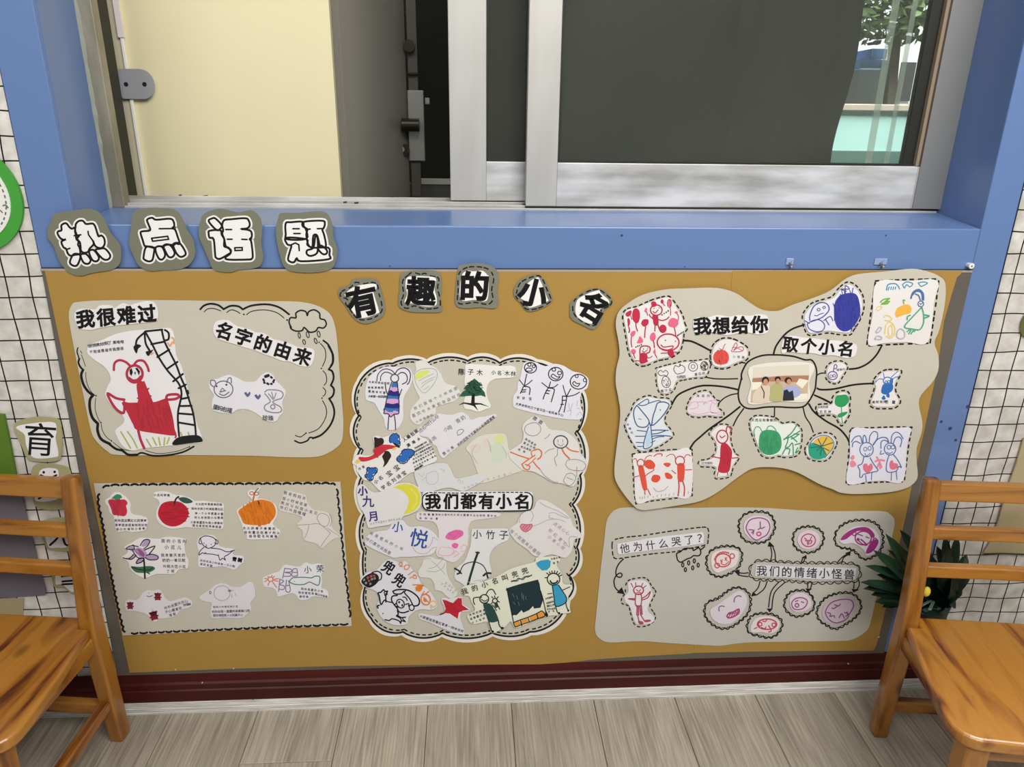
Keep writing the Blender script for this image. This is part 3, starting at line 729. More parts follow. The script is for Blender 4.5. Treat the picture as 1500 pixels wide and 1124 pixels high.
# ================================================================ BOARD PAPERS AND POSTERS
YM = -0.0050
random.seed(21)
top = -1
left_sheet = "65.5,396.5 300,397 600,397.5 900,397.5 1076,397 1073,420 1060,560 1037,735 1016,957 1008,958 935,962 870,966.5 830,971 790,973.6 646,974 494,976 340,980 190,986"
right_sheet = "1073,397 1240,396.5 1411,397 1407,402 1402,406 1394,432 1383,470 1376,520 1369,560 1361,597 1352,640 1338,700 1326,760 1312,820 1303,870 1292,915 1284,945 1280,953.5 1190,954 1100,955 1016,957 1036,735 1060,560"
a = sheet('mustard_sheet', P0, P(left_sheet), YM, MUST, False, .0006, parent=bd)
b = sheet('mustard_sheet', P0, P(right_sheet), YM-.0006, MUST, False, .0006, parent=bd)

PO = dict(m=paper(GREYP))
posA = "101,458 105,447 114,442.5 160,440 250,440 345,441.5 420,441.5 450,444 469,450 483,460 490,475 494,500 497,540 501,590 503,620 501,645 493,656 476,666 458,670 420,670 369,668 280,667 177,667 157,661 139,643.6 132,626 119,563.5 108,508 102,475"
poA = sheet('poster', P0, P(posA), -.0066, PO['m'], label='rounded grey-green poster at the left top of the board with cloud doodles', cat='poster', group=None, sub=4)
E_, F_ = (90,430,4.495), (280,430,4.496)
draw(poA, E_, -.0066, [('doodle_border','16161a',[
 ('s',6,"108,358 103,385 112,415 118,440"),('s',9,"118,430 112,455 125,485 145,505"),('s',12,"142,505 130,540 145,600 175,645 210,672"),('s',13,"207,672 188,700 187,760 205,820 240,858"),('s',13,"240,862 238,905 262,960 320,992"),('s',11,"318,995 360,1025 400,1035 440,1062 500,1062"),('s',8,"500,1062 530,1050 600,1068 700,1065 800,1045 872,1008"),
 ('s',3,"125,378 135,395"),('s',3,"132,405 145,440 158,480"),('s',3,"160,520 165,580 190,640 222,672"),('s',3,"225,690 222,760 240,820 258,850"),('s',3,"262,862 270,905 300,950 330,970"),('s',3,"340,980 400,1025 460,1035"),('s',3,"555,1035 640,1055 760,1040 835,1012"),
 ('e',228,674,5,5),('e',260,852,5,5),('e',330,972,5,5),('e',842,1011,5,5)])])
draw(poA, F_, -.0067, [('doodle_border','16161a',[
 ('s',9,"60,105 85,80 130,68 180,78 215,105"),('s',9,"215,103 260,82 310,85 340,105"),('s',9,"340,105 400,80 500,72 580,92 645,138"),
 ('s',4,"85,122 110,102 150,100 195,115"),('s',4,"235,125 265,108 300,118 322,132"),('s',4,"365,140 400,118 480,108 560,125 612,162"),('e',347,138,6,6),('e',632,175,6,6),
 ('s',8,"870,310 905,340 930,400 930,460 910,495"),('s',10,"905,345 932,400 934,450 920,480"),('s',9,"905,500 930,515 938,560 920,605"),('s',9,"920,605 940,630 935,670 910,695"),('s',9,"908,692 935,740 942,800 915,870 860,930 800,955"),('s',7,"800,950 780,950 765,970 720,985 682,970"),
 ('s',4,"852,330 882,370 885,430 865,480"),('s',4,"868,510 888,535 892,580 875,605"),('s',4,"868,620 885,640 882,665 868,678"),('s',4,"865,705 890,760 885,820 840,890 775,920"),('s',4,"685,935 720,945 755,922"),('e',858,494,5,5),('e',862,690,5,5),('e',843,322,5,5),('e',757,920,5,5)]),
 ('rain_cloud','1c1c20',[('s',7,"660,225 645,190 655,160 690,160 690,130 720,112 755,120 765,145 775,120 810,108 845,130 850,165 880,175 890,205 870,228 838,225 820,248 780,255 745,225 730,245 690,248 658,232 652,210"),
  ('c',4,712,277,7,18,-10),('c',4,768,272,9,20,-12),('c',4,840,268,9,20,-12),('c',4,744,320,8,16,-15),('c',4,820,313,8,18,-20)])])
tag(poA, None)

posB = "137,708.5 498.7,706 505,790 515.3,917.5 420,920 180,931.3 165,850 150,775"
poB = sheet('poster', P0, P(posB), -.0066, PO['m'], False, label='rectangular grey-green poster at the left bottom of the board with a scalloped pen border', cat='poster')
draw(poB, P0, -.0066, [('scallop_border','1a1420',[('b',2.2,14.6,2.6,.22,"150,716 158,713 200,712 300,711 400,710.5 485,710 491,712"),('b',2.0,13.5,2.6,.2,"492,716 496,760 503,830 510,890 512,911"),
  ('b',2.0,13.2,2.4,.25,"511,913 440,916 340,920 250,924 186,927"),('b',2.2,9.5,2.2,.02,"183,926 172,880 160,820 152,770 145,735 147,720")])])

cusps = [(525.6,562.6,9),(575.4,532.6,6),(626.4,532,7),(685.3,529,7),(732,532,7),(784.8,531.4,8),(852,576.4,7),(846,632.8,9),(849.7,697,6),(838.3,739.2,8),(845,802,8),(833.7,843.2,7),(832,876,14),(776,926,6),(720.8,927.2,8),(648,927.8,8),(590.5,926,9),(543.6,906,7),(536,858,3),(533,808,7),(534,752.4,7),(529.2,699.8,6),(528,658.4,9),(525.6,609.4,6)]
def lobes(cs, grow, h):
    ccx = 688; ccy = 730; out = []
    q = []
    for x, y, b in cs:
        d = math.hypot(x-ccx, y-ccy); q.append((x+(x-ccx)/d*grow, y+(y-ccy)/d*grow, b))
    for i in range(len(q)):
        a, c = q[i], q[(i+1)%len(q)]; tx, ty = c[0]-a[0], c[1]-a[1]; l = math.hypot(tx,ty); nx, ny = ty/l, -tx/l
        arc = [(a[0]+tx*t+nx*a[2]*h*math.sin(math.pi*t)**.75, a[1]+ty*t+ny*a[2]*h*math.sin(math.pi*t)**.75) for t in [k/12 for k in range(13)]]
        out.append(arc)
    return out
outl = [p for arc in lobes(cusps, 5.5, 1.1) for p in arc[:-1]]
poC = sheet('poster', P0, outl, -.0066, paper('e3dfd6'), False, label='tall white-edged poster in the middle of the board with a cloud-shaped outline', cat='poster')
inn = [p for arc in lobes(cusps, -1.0, 1.0) for p in arc[:-1]]
I = Ink(P0); I.fill(inn); I.build('grey_field', paper(GREYP), poC, -.00668)
I = Ink(P0)
for arc in lobes(cusps, 0, 1.0): I.ribbon(arc, 2.6)
for arc in lobes(cusps, -4.2, 0.95):
    I.dash(arc, 2.1, 5.6, 3.4)
I.build('stitched_border', ink('17161c'), poC, -.00685)

posD = "902,475.5 906.4,457 921.3,443.5 942.7,431.7 974.7,424.3 1006.7,422.7 1049.4,422 1077.4,429.3 1097,442.5 1117,454 1140,455.6 1159.6,447.4 1192,436.4 1216,426 1236.9,410 1256,402 1296,398 1336,394 1360,398 1377.7,406 1385,417 1384,446 1376,483 1369,502 1374.5,521 1374.5,542 1366,560 1350,578 1346,592 1351,618 1350,634 1343,656 1342.8,676 1344.4,695.4 1340.7,706 1326.8,715.7 1300,721.6 1255,724 1231.7,722 1220,717 1200.6,709.5 1170.7,693.5 1149.4,686.6 1124.8,684.5 1101.3,687 1080,700 1053,720 1026.7,734 993,740.7 953,746.7 940,747.3 929.3,742 913,722.7 902,704 900,686.7 902.7,660 908.5,610 906.4,586 902,562 903,540 907.5,520 906,500"
poD = sheet('poster', P0, P(posD), -.0122, PO['m'], label='large candy-shaped grey-green poster at the right top of the board', cat='poster', sub=4)
posE = "888,766.6 893.7,754 903,746.5 922.4,743.6 979.7,744.6 1104,744 1194.7,749.3 1286.5,749.3 1303.8,754 1310.4,763.7 1307.6,782.8 1300,821 1284.6,872.7 1275,912.9 1267.4,926 1246.4,937.7 1213.9,939.6 1099,941.5 1056,946.3 1031.4,945.4 979.7,942.5 937.7,939.6 893.7,941.5 878.4,935.8 871.7,924.3 873.6,897.5 880.3,830.6 885,792.4"
poE = sheet('poster', P0, P(posE), -.0066, paper('bfbcb2'), label='round-cornered grey poster at the right bottom of the board, under the candy-shaped one', cat='poster', sub=4)

V_, S_, T_, U_, W_, X_, Y_, Z_ = (1020,500,7.5),(900,420,9.369),(900,540,9.369),(900,640,7.5),(1080,590,9.369),(1160,390,6.246),(1160,520,7.5),(1220,610,9.364)
YD = -.0122
draw(poD, V_, YD, [('mind_map_line','1a1a1c',[('s',13,"500,420 495,370 515,310 560,235 640,185 740,155 850,150 970,155 1080,170 1195,205 1260,205 1300,250 1322,330 1315,440 1300,540 1230,670 1165,722 1050,730 900,722 760,725 640,742 550,735 490,690 465,630 462,550 480,470 495,410"),
  ('s',10,"100,395 200,412 330,415 455,412"),('s',10,"240,690 300,630 380,590 462,575"),('s',11,"405,930 450,840 520,740"),
  ('s',10,"860,725 858,825"),('s',10,"1172,725 1200,830 1250,910 1285,1000"),('s',11,"490,232 535,240"),('s',10,"1325,375 1360,355 1400,350"),
  ('s',10,"1295,590 1380,625 1470,670"),('e',850,152,5,5)])])
# long curves of the mind map
draw(poD, P0, YD-.0002, [('mind_map_line','1a1a1c',[('s',1.84,"984,593 992,580 1006,572 1024,566 1040,565 1062,567 1081,571"),
  ('s',1.84,"1011,657 1017,648 1026,640 1040,628 1056,617 1070,607 1084,596"),
  ('s',1.95,"1001,499 1012,500 1024,505 1041,514"),('s',1.84,"1133,520 1136,509 1143,498 1152,488 1163,481 1178,476"),
  ('s',1.84,"1244,541 1258,539 1272,532 1284,520 1292,506"),('s',1.84,"1197,569 1203,571 1222,570 1250,564 1275,562 1278,563"),
  ('s',1.84,"1185,592 1193,604 1210,617 1229,628 1240,640 1244,648"),('s',1.72,"1193,579 1204,584 1216,590")])])

# dashed outlines drawn on the poster round each cutout
def dashring(fr, w, on, off, pts, closed=True, smooth=True):
    I = Ink(fr); I.dash(crom(P(pts), closed, 6) if smooth else P(pts), w*1.5, on, off, closed); I.build('dashed_outline', ink('1a1a1c'), poD, YD-.0003)['kind'] = 'stuff'

YC = -.0137
dashring(S_, 13, 55, 32, "125,350 190,300 310,270 470,200 600,155 740,130 800,180 880,290 940,400 970,510 1000,580 960,640 950,720 920,850 870,920 760,985 600,1020 440,1085 330,1085 230,990 180,850 160,720 130,550 112,440")
card('drawing_cutout','red and pink balloons and smiling figures drawing, candy poster left top', S_,
 "145,360 200,310 320,285 470,225 610,175 740,150 790,200 860,310 920,410 950,510 970,580 935,640 925,720 895,840 850,900 750,960 600,995 440,1060 340,1060 255,980 205,850 180,700 150,540 130,430", YC, [
 ('balloon','c0304a',[('f',"245,370 265,310 310,300 345,340 350,420 330,490 290,500 250,450"),('f',"150,380 180,345 235,330 225,390 180,415"),('f',"180,440 205,440 215,500 190,560 180,500"),('c',8,755,230,28,55),('f',"745,190 765,180 775,250 760,280"),('e',655,205,22,30),('e',665,580,52,58),('f',"370,490 400,450 465,455 460,520 410,550 375,525"),('f',"505,215 560,205 580,260 520,280")]),
 ('pink_balloon','e2688c',[('f',"735,510 760,450 810,430 870,460 875,520 830,560 760,550"),('f',"485,690 510,640 550,635 570,690 545,745 500,740"),('f',"220,650 250,610 290,615 275,670 235,690"),('f',"310,775 330,720 350,680 390,730 385,770"),('f',"225,880 260,855 295,880 285,920 245,925"),('f',"530,900 560,855 565,930"),('e',750,230,15,40),('e',850,355,22,18),('f',"410,340 430,295 450,300 440,350")]),
 ('balloon_string','b52d48',[('s',11,"295,500 300,560 318,610"),('s',13,"200,560 208,600 200,630"),('s',11,"430,550 420,620 415,700"),('s',10,"822,560 835,620 845,690"),('s',11,"535,745 545,790 550,840"),('s',10,"235,690 230,760 240,830"),('s',9,"262,920 275,960 285,985"),('s',9,"560,930 575,960 585,980"),('s',8,"765,280 772,340 770,395"),('s',8,"670,230 680,250 695,262"),('s',8,"860,370 880,410 875,460"),('s',8,"225,400 240,450"),('s',9,"440,345 450,370 455,395")]),
 ('drawn_figure','b92c48',[('c',12,575,322,80,72),('s',9,"530,340 560,360 600,320"),('f',"525,395 590,395 605,450 600,530 545,525 530,460"),('s',11,"560,525 555,610"),('s',11,"600,530 625,600 660,620"),('s',11,"600,450 660,465 720,445 750,415"),('s',10,"530,440 490,405 480,380"),('c',13,738,765,150,115),('s',10,"640,800 680,830 800,815 790,850 720,870 640,850"),('f',"740,870 800,870 820,940 780,965 735,930"),('s',9,"740,910 640,915"),('s',9,"800,900 870,900"),('s',12,"355,985 350,880 370,825 440,815 490,840 480,900 440,920 445,985 355,985"),('s',8,"385,880 410,900 450,870"),('f',"355,920 440,920 450,1000 460,1030 380,1060 345,1030"),('s',8,"450,980 490,975 520,955"),('s',8,"355,1020 290,1018")]),
 ('face_dot','2a2a2a',[('e',545,300,6,6),('e',615,292,6,6),('e',702,737,8,8),('e',838,750,8,8),('e',400,857,7,7),('e',455,848,6,6),('h',(870,670),(945,620),5,20),('h',(655,385),(740,335),4,22),('h',(295,830),(370,800),4,20)])])
card('lettering_strip','bold black lettering strip reading 我想给你 near the candy poster top', (880,380,3.04),
 "415,270 440,258 470,262 520,248 570,255 620,248 660,252 700,245 740,252 750,290 742,325 700,335 640,325 560,338 500,325 430,335 412,300", YC, [('lettering','141416',[('t','我想给你',(453,297),(705,290),80,.022)])])
dashring(V_, 11, 48, 28, "155,130 190,30 280,-30 390,-30 500,20 570,80 580,160 540,215 440,255 330,300 230,300 170,270 155,200")
card('drawing_cutout','round red apple and small triangle sketch cutout beside the 我想给你 lettering', V_,
 "175,140 205,50 285,-10 390,-12 490,30 550,90 560,160 520,200 430,235 330,280 240,280 185,255 172,200", YC, [
 ('apple','e0524c',[('f',"185,190 200,130 250,100 310,100 350,140 358,200 330,245 270,258 215,245"),('x',8,272,180,80,70,30,80,20)]),
 ('pen_line','c4506a',[('s',6,"270,95 290,90 305,50 320,30"),('s',5,"250,80 275,90"),('s',6,"385,110 430,20 450,50 410,100 460,70 500,60 520,90 480,115 390,115"),('s',5,"395,70 440,70 510,105")]),
 ('handwriting','4a5058',[('t','小苹果',(415,170),(515,180),34,0)])])
dashring(S_, 11, 45, 28, "565,1130 600,1110 700,1080 830,1050 960,1020 1100,1015 1250,995 1300,1000 1320,1080 1290,1180 1240,1250 1100,1260 980,1280 870,1310 820,1420 740,1480 640,1480 590,1400 570,1280")
card('drawing_cutout','L-shaped cutout of pencilled fruit under the red balloon drawing', S_,
 "590,1140 620,1125 710,1098 840,1068 960,1042 1100,1035 1240,1015 1285,1020 1300,1080 1270,1170 1225,1228 1100,1240 970,1260 850,1290 800,1400 730,1458 650,1458 610,1400 590,1280", YC, [
 ('pencil_fruit','55504e',[('s',7,"620,1155 600,1190 640,1225 680,1215 720,1225 735,1180 700,1150 670,1175 640,1150 615,1160"),('s',7,"830,1090 815,1140 850,1195 900,1195 960,1170 965,1110 920,1080 880,1100 845,1085",1),('s',6,"890,1100 900,1060 910,1080"),('c',7,1080,1100,62,62),('c',6,1080,1098,26,28),('c',8,1235,1090,50,62),('x',6,1235,1090,40,50,26,40,16),('s',7,"650,1310 680,1235 740,1250 770,1320 740,1380 680,1375",1),('x',4,710,1310,50,55,18,60,7)]),
 ('handwriting','3c3a40',[('t','仙桃的',(875,1240),(960,1236),44,.01),('t','香瓜的',(1120,1205),(1225,1190),44,.01),('t','橙汁瓜',(655,1435),(765,1415),44,.01)])])
dashring(T_, 12, 50, 32, "150,715 220,590 265,480 350,410 470,370 600,400 740,410 790,500 710,640 700,740 770,830 815,900 790,950 640,1060 500,1120 380,1150 290,1100 200,950 140,800")
card('drawing_cutout','blue outline butterfly-winged insect drawing on the candy poster left edge', T_,
 "172,725 235,600 285,495 370,430 470,392 600,420 725,432 765,500 688,640 680,745 750,840 790,900 770,935 630,1040 490,1100 385,1128 305,1085 220,950 162,800", YC, [
 ('blue_outline','3d5f86',[('s',11,"300,515 265,590 275,700 320,790 400,808 450,790 475,740 460,690 380,590 320,520",1),('s',11,"650,460 590,480 560,570 530,660 520,780 620,700 700,600 750,500 700,465",1),('s',9,"330,490 450,420 465,480 380,510 320,490"),('s',9,"465,480 600,440 640,460"),('s',12,"480,740 500,790 520,740"),('s',10,"470,800 430,920 400,1050 410,1100 470,1090 520,1040 510,900 500,800"),('s',9,"310,850 440,865"),('s',9,"290,930 430,930"),('s',9,"300,1015 400,1020"),('s',9,"315,1070 390,1072"),('s',10,"515,850 600,845 740,850"),('s',10,"520,900 600,890 700,855"),('s',10,"520,930 640,920 770,930"),('s',9,"520,970 600,940 680,935"),('s',6,"330,690 370,697"),('e',630,570,10,8),('s',8,"500,1020 560,990")]),
 ('pale_blue_wash','b9d3ea',[('f',"470,860 500,880 505,980 480,1060 430,1070 440,950")]),
 ('handwriting','3a3e46',[('t','妖精的',(185,770),(240,880),36,0)])], 'dfe3ea')
dashring(T_, 12, 48, 30, "985,560 1010,470 1080,360 1180,310 1290,305 1350,370 1400,430 1450,450 1425,530 1500,600 1490,660 1400,675 1280,660 1160,675 1050,660 980,600")
card('drawing_cutout','faint pink pencil sketch on a small lobed cutout left of the photograph', T_,
 "1005,560 1030,480 1095,380 1185,335 1280,328 1330,385 1380,440 1420,465 1400,530 1465,600 1460,640 1400,652 1280,638 1160,652 1060,638 1002,595", YC, [
 ('pink_sketch','d6a5be',[('s',7,"1030,520 1060,470 1130,460 1150,520 1100,550 1040,555"),('s',7,"1140,465 1220,455 1230,490 1250,455 1260,480 1290,450 1340,450"),('s',7,"1310,440 1400,440 1390,490 1340,470 1320,600 1460,600 1450,630 1330,600"),('s',6,"1060,610 1160,630 1300,600")]),
 ('handwriting','3c3a40',[('t','海底的',(1145,375),(1290,375),42,0)])], 'e4d9e0')
dashring(U_, 9, 40, 24, "195,190 400,160 640,140 855,138 856,400 856,650 640,680 420,705 235,740 215,600 205,400", smooth=False)
card('drawing_cutout','square drawing of two orange-red antennaed figures, low left on the candy poster', U_,
 "212,205 400,180 640,160 838,155 838,640 640,662 420,688 245,722 222,400", YC, [
 ('orange_figure','de5440',[('f',"262,330 310,320 340,420 360,560 345,590 315,580 285,470"),('f',"695,300 765,300 772,400 755,490 700,485 692,400"),('f',"330,280 360,255 410,260 450,310 430,350 380,355 335,325"),('f',"405,460 430,420 490,425 505,460 470,500 420,495"),('f',"555,400 600,400 640,440 620,465 570,455"),('f',"538,300 580,285 620,300 585,335"),('s',9,"435,215 470,190 520,190 520,210")]),
 ('red_outline','c3484c',[('c',8,290,290,38,42),('c',9,720,265,50,50),('s',6,"210,250 235,240 250,280"),('s',6,"330,270 350,225 390,205 410,210"),('s',6,"670,240 655,200 610,195 570,220"),('s',6,"770,230 790,200 820,200 840,215"),('s',7,"335,435 380,400 430,370 430,350"),('s',7,"215,445 270,430"),('s',7,"780,365 850,362"),('s',8,"335,580 335,635"),('s',8,"365,575 395,640"),('s',10,"705,490 710,560 700,650"),('s',10,"750,490 770,560 765,650"),('s',7,"630,370 675,405")]),
 ('pencil_mark','a9a3a8',[('s',5,"430,560 470,600 540,590 590,545"),('m',5,"280,680 282,660|305,685 308,660|330,680 335,650|365,670 370,650|425,670 425,655|470,660 472,640|515,655 520,635|560,650 562,630|600,650 605,628|650,640 652,620|812,625 812,600")])])
dashring(U_, 9, 40, 24, "920,300 940,262 1040,240 1100,180 1110,100 1075,20 1040,-20 1050,-60 1110,-120 1180,-140 1250,-130 1290,-80 1280,0 1290,80 1330,180 1375,225 1310,330 1290,400 1260,445 1130,465 1095,430 1095,345 950,330")
card('drawing_cutout','red long-bodied figure drawing with a round smiling face, below the photograph left corner', U_,
 "940,300 955,278 1050,255 1115,190 1128,100 1095,15 1062,-20 1070,-50 1120,-100 1180,-120 1240,-110 1268,-75 1262,0 1272,85 1312,185 1352,225 1292,325 1270,395 1245,425 1135,442 1112,425 1112,330 960,312", YC, [
 ('red_body','bd2f42',[('f',"1170,90 1225,70 1290,150 1285,250 1255,385 1140,380 1160,250"),('x',6,1210,240,50,120,20,80,25)]),
 ('red_outline','b33a52',[('c',10,1185,0,62,72),('s',8,"1160,-10 1180,12 1215,-12"),('s',8,"1140,385 1130,430"),('s',8,"1240,380 1245,420"),('s',8,"1160,235 1065,215"),('s',8,"1290,235 1355,230"),('s',10,"1230,-60 1240,-110 1290,-90 1270,-40")]),
 ('handwriting','55505a',[('t','红衣服的',(972,290),(1065,290),32,0)])])
dashring(W_, 12, 50, 30, "165,320 165,250 230,185 320,175 470,190 540,215 620,280 720,265 800,280 880,360 890,460 880,580 850,700 780,745 650,755 560,740 450,765 340,735 270,620 210,470 170,360")
card('drawing_cutout','round green melon and green bamboo-like scribble cutout below the photograph', W_,
 "190,320 192,262 245,208 320,198 460,212 525,238 605,302 720,290 785,300 855,370 865,460 855,575 825,680 770,718 650,730 560,715 450,740 360,712 295,610 235,460 195,370", YC, [
 ('green_melon','3f9c6b',[('f',"295,560 310,440 360,385 450,375 550,400 600,480 605,600 560,680 460,720 370,705 310,640"),('x',14,450,550,130,150,30,88,40)]),
 ('green_line','3a9468',[('s',8,"240,460 230,390 260,335 310,345 350,420"),('s',8,"395,400 420,335 465,320 510,350 535,390"),('m',11,"820,300 750,410 640,510|640,500 730,470 860,390|700,450 690,540 660,620 720,600|740,470 800,520 820,540|780,430 850,435|620,710 660,640 720,640 705,710|720,590 760,560 770,720|790,580 860,560|830,620 800,690 840,660|740,500 800,470 850,430")]),
 ('handwriting','3c3a40',[('t','大西瓜和青椒的',(215,240),(520,240),44,.008)])], 'e6ece4')
dashring(W_, 12, 50, 30, "925,650 960,570 1040,460 1150,415 1260,415 1340,470 1370,560 1330,650 1270,760 1190,805 1060,800 960,755")
card('drawing_cutout','round lotus leaf drawing, half green and half yellow wedges, on the candy poster', W_,
 "945,650 980,580 1055,485 1150,440 1250,440 1320,490 1345,560 1308,640 1250,740 1185,780 1070,778 975,735", YC, [
 ('green_half','2fa083',[('f',"975,640 990,580 1060,545 1130,580 1200,620 1225,700 1190,760 1100,780 1000,740")]),
 ('yellow_wedge','e6b84a',[('f',"1045,545 1100,490 1180,460 1260,470 1310,540 1300,620 1250,700 1215,725 1190,640 1140,590")]),
 ('leaf_rib','2b7268',[('m',10,"1160,600 1110,500|1160,600 1060,570|1160,600 1230,480|1160,600 1310,550|1180,620 1260,660|1170,620 1225,720|1160,610 1140,720|1150,610 1090,660|1160,600 1000,620")]),
 ('blue_rim','4a78ae',[('s',8,"980,600 1050,500 1160,450 1260,465 1325,545 1300,640 1200,760")])])
dashring(Y_, 11, 42, 26, "262,600 280,550 340,540 430,530 440,480 480,420 560,393 620,410 645,480 635,560 640,640 600,720 555,778 520,760 470,680 400,665 300,665")
card('drawing_cutout','green tree with a leaf on its stem, small dashed cutout right of the photograph', Y_,
 "285,605 298,570 345,560 435,550 460,490 500,438 560,415 605,430 622,480 615,560 618,635 585,705 552,750 530,735 485,662 400,645 300,642", YC, [
 ('green_crown','2d9a5b',[('f',"470,500 490,450 545,440 600,440 630,490 600,550 550,575 510,570 475,545"),('f',"500,670 530,640 610,625 590,660 530,690")]),
 ('stem','3a9a60',[('s',7,"545,570 548,680 555,750")]),
 ('handwriting','3c3a40',[('t','大树的绿',(300,575),(385,572),30,0),('t','花花树',(320,625),(415,625),32,.01)])])
dashring(Y_, 10, 38, 24, "365,205 380,130 440,80 530,65 600,100 612,150 560,240 510,310 440,315 380,270")
card('drawing_cutout','tiny purple line drawing of a round-faced sprite, dashed cutout right of the photograph', Y_,
 "385,205 400,142 450,100 530,85 585,110 592,150 545,225 500,292 445,295 398,260", YC, [
 ('purple_outline','5a5496',[('c',8,448,228,50,45),('s',7,"455,185 470,110 495,120 485,150 465,150"),('c',5,432,235,16,14),('c',5,465,230,14,14)]),
 ('handwriting','50506a',[('t','糖糖的',(505,165),(570,158),30,0)])])
dashring(Y_, 11, 44, 26, "895,320 900,270 960,200 1030,165 1100,160 1190,165 1205,200 1160,290 1140,390 1185,480 1190,530 1130,585 1020,592 920,590 860,560 855,500 890,420 905,360")
card('drawing_cutout','blue robot-like insect drawing on the candy poster, dashed ring, near its right edge', Y_,
 "915,320 925,280 975,215 1035,187 1100,182 1175,185 1185,200 1138,290 1120,390 1162,480 1168,520 1120,562 1020,570 925,568 880,545 876,505 910,420 925,360", YC, [
 ('blue_figure','2f6cb4',[('f',"980,400 1000,330 1050,310 1110,330 1105,390 1070,420 1060,440 1000,430"),('f',"985,480 1010,445 1030,480 1010,495"),('f',"1040,440 1070,430 1070,470 1040,460"),('f',"1080,270 1110,260 1105,330 1085,330")]),
 ('blue_line','3a78c0',[('c',8,1050,285,46,40),('s',6,"920,300 960,265 1010,270"),('s',6,"1015,250 1005,200"),('s',6,"1090,250 1130,210 1165,180"),('s',6,"1105,270 1140,245 1180,240"),('c',6,1035,300,12,14),('c',6,1065,295,12,14)]),
 ('handwriting','3a3a44',[('t','戴眼镜的',(900,520),(1020,515),34,0),('t','老鼠',(1040,515),(1120,520),40,.02)])])
dashring(X_, 9, 34, 20, "95,480 110,420 180,340 300,300 370,275 430,200 510,145 590,180 650,270 660,380 630,480 570,580 530,630 420,625 330,612 230,628 150,630 110,560")
card('drawing_cutout','dark blue scribbled grape and pen figure drawing above the 取个小名 strip', X_,
 "115,480 130,430 195,358 310,320 385,290 445,218 510,168 575,198 630,280 640,380 610,470 552,565 520,608 420,603 330,592 230,606 160,608 130,550", YC, [
 ('blue_scribble','3a3f9c',[('f',"385,420 395,330 440,270 520,245 590,260 620,340 625,430 590,520 520,590 450,590 400,530"),('x',7,505,400,125,180,60,80,30)]),
 ('blue_line','454a9c',[('s',7,"165,500 165,450 200,370 260,335 320,345 340,400 290,460 230,490 170,510"),('c',5,245,398,14,12),('c',5,295,378,12,10),('s',5,"205,450 230,455 255,440 290,430"),('s',6,"140,530 200,495 260,495 300,540 280,590 220,600 160,575 140,530"),('s',6,"120,500 160,525"),('s',6,"290,500 350,460 375,500"),('s',6,"310,490 340,540"),('s',6,"490,260 490,180 525,210 450,210 500,230"),('s',6,"550,250 560,200")])], 'e2e2ee')
dashring(X_, 10, 42, 26, "765,135 1050,122 1345,118 1320,330 1265,705 1050,712 850,720 685,730 720,450", smooth=False)
card('drawing_cutout','large square drawing of a green-dressed girl and pumpkin, candy poster right top', X_,
 "778,150 1050,138 1328,134 1300,330 1245,690 1050,696 850,704 700,714 738,450", YC, [
 ('teal_cloud','3f8fb8',[('s',8,"865,220 880,170 940,160 970,180 985,210"),('m',7,"890,190 880,220|910,190 905,215|930,190 925,215|950,190 945,210"),('s',7,"1010,170 1050,145 1105,160 1080,190 1050,170 1030,200 1015,175"),('s',7,"1155,155 1200,145 1240,155 1210,175 1180,185 1160,160")]),
 ('pumpkin','eab24a',[('f',"945,440 960,390 1010,360 1060,350 1095,385 1080,430 1010,450 960,470")]),
 ('yellow_sketch','e2c96e',[('s',7,"840,470 870,450 915,480 890,500 850,495"),('s',7,"850,620 860,540 900,510 940,560 935,630 900,660 860,640"),('s',7,"880,570 910,540 920,620 890,640 880,580"),('s',6,"770,400 790,370 825,375 800,400 780,410")]),
 ('green_star','6fae3e',[('m',8,"810,330 840,305 895,295|820,350 860,320 890,300|825,340 870,345 895,320|840,350 880,320"),('s',7,"1025,345 1020,310 1035,315")]),
 ('blue_hair','4c6fa8',[('s',10,"1090,295 1110,240 1160,215 1200,250 1205,310"),('s',8,"1100,270 1140,230 1185,245 1195,310"),('s',8,"1130,255 1160,270 1175,310"),('c',6,1180,345,26,26),('s',5,"1170,340 1180,350 1195,335")]),
 ('green_dress','4aa587',[('s',8,"1190,375 1100,470 1030,555 1100,575 1170,580 1205,520 1205,440 1190,380"),('m',8,"1055,600 1080,580|1070,620 1090,585|1090,620 1110,590|1120,600 1130,580"),('s',8,"1085,450 1060,460 1055,490"),('s',9,"1205,445 1255,455 1230,470 1205,475")]),
 ('grey_shape','b6b2c2',[('s',7,"770,600 800,560 820,570 800,600 770,610"),('s',7,"760,665 780,640 820,650 815,670 760,668"),('s',7,"960,640 970,590 1000,575 1030,600 1030,650 990,665",1)])], 'e6e2e0')
card('lettering_strip','bold black lettering strip reading 取个小名 beside the photograph on the candy poster', (1140,380,3.04),
 "15,385 28,350 60,340 110,348 160,352 210,360 260,362 300,368 345,378 350,405 338,432 300,440 250,428 200,428 150,418 100,418 50,412 18,418", YC, [('lettering','141416',[('t','取个小名',(55,380),(298,398),72,.02,0,0,1,-.08)])])
dashring(Z_, 13, 52, 36, "260,165 560,155 860,145 1085,150 1040,400 980,900 700,902 500,912 180,940 215,550 235,200", smooth=False)
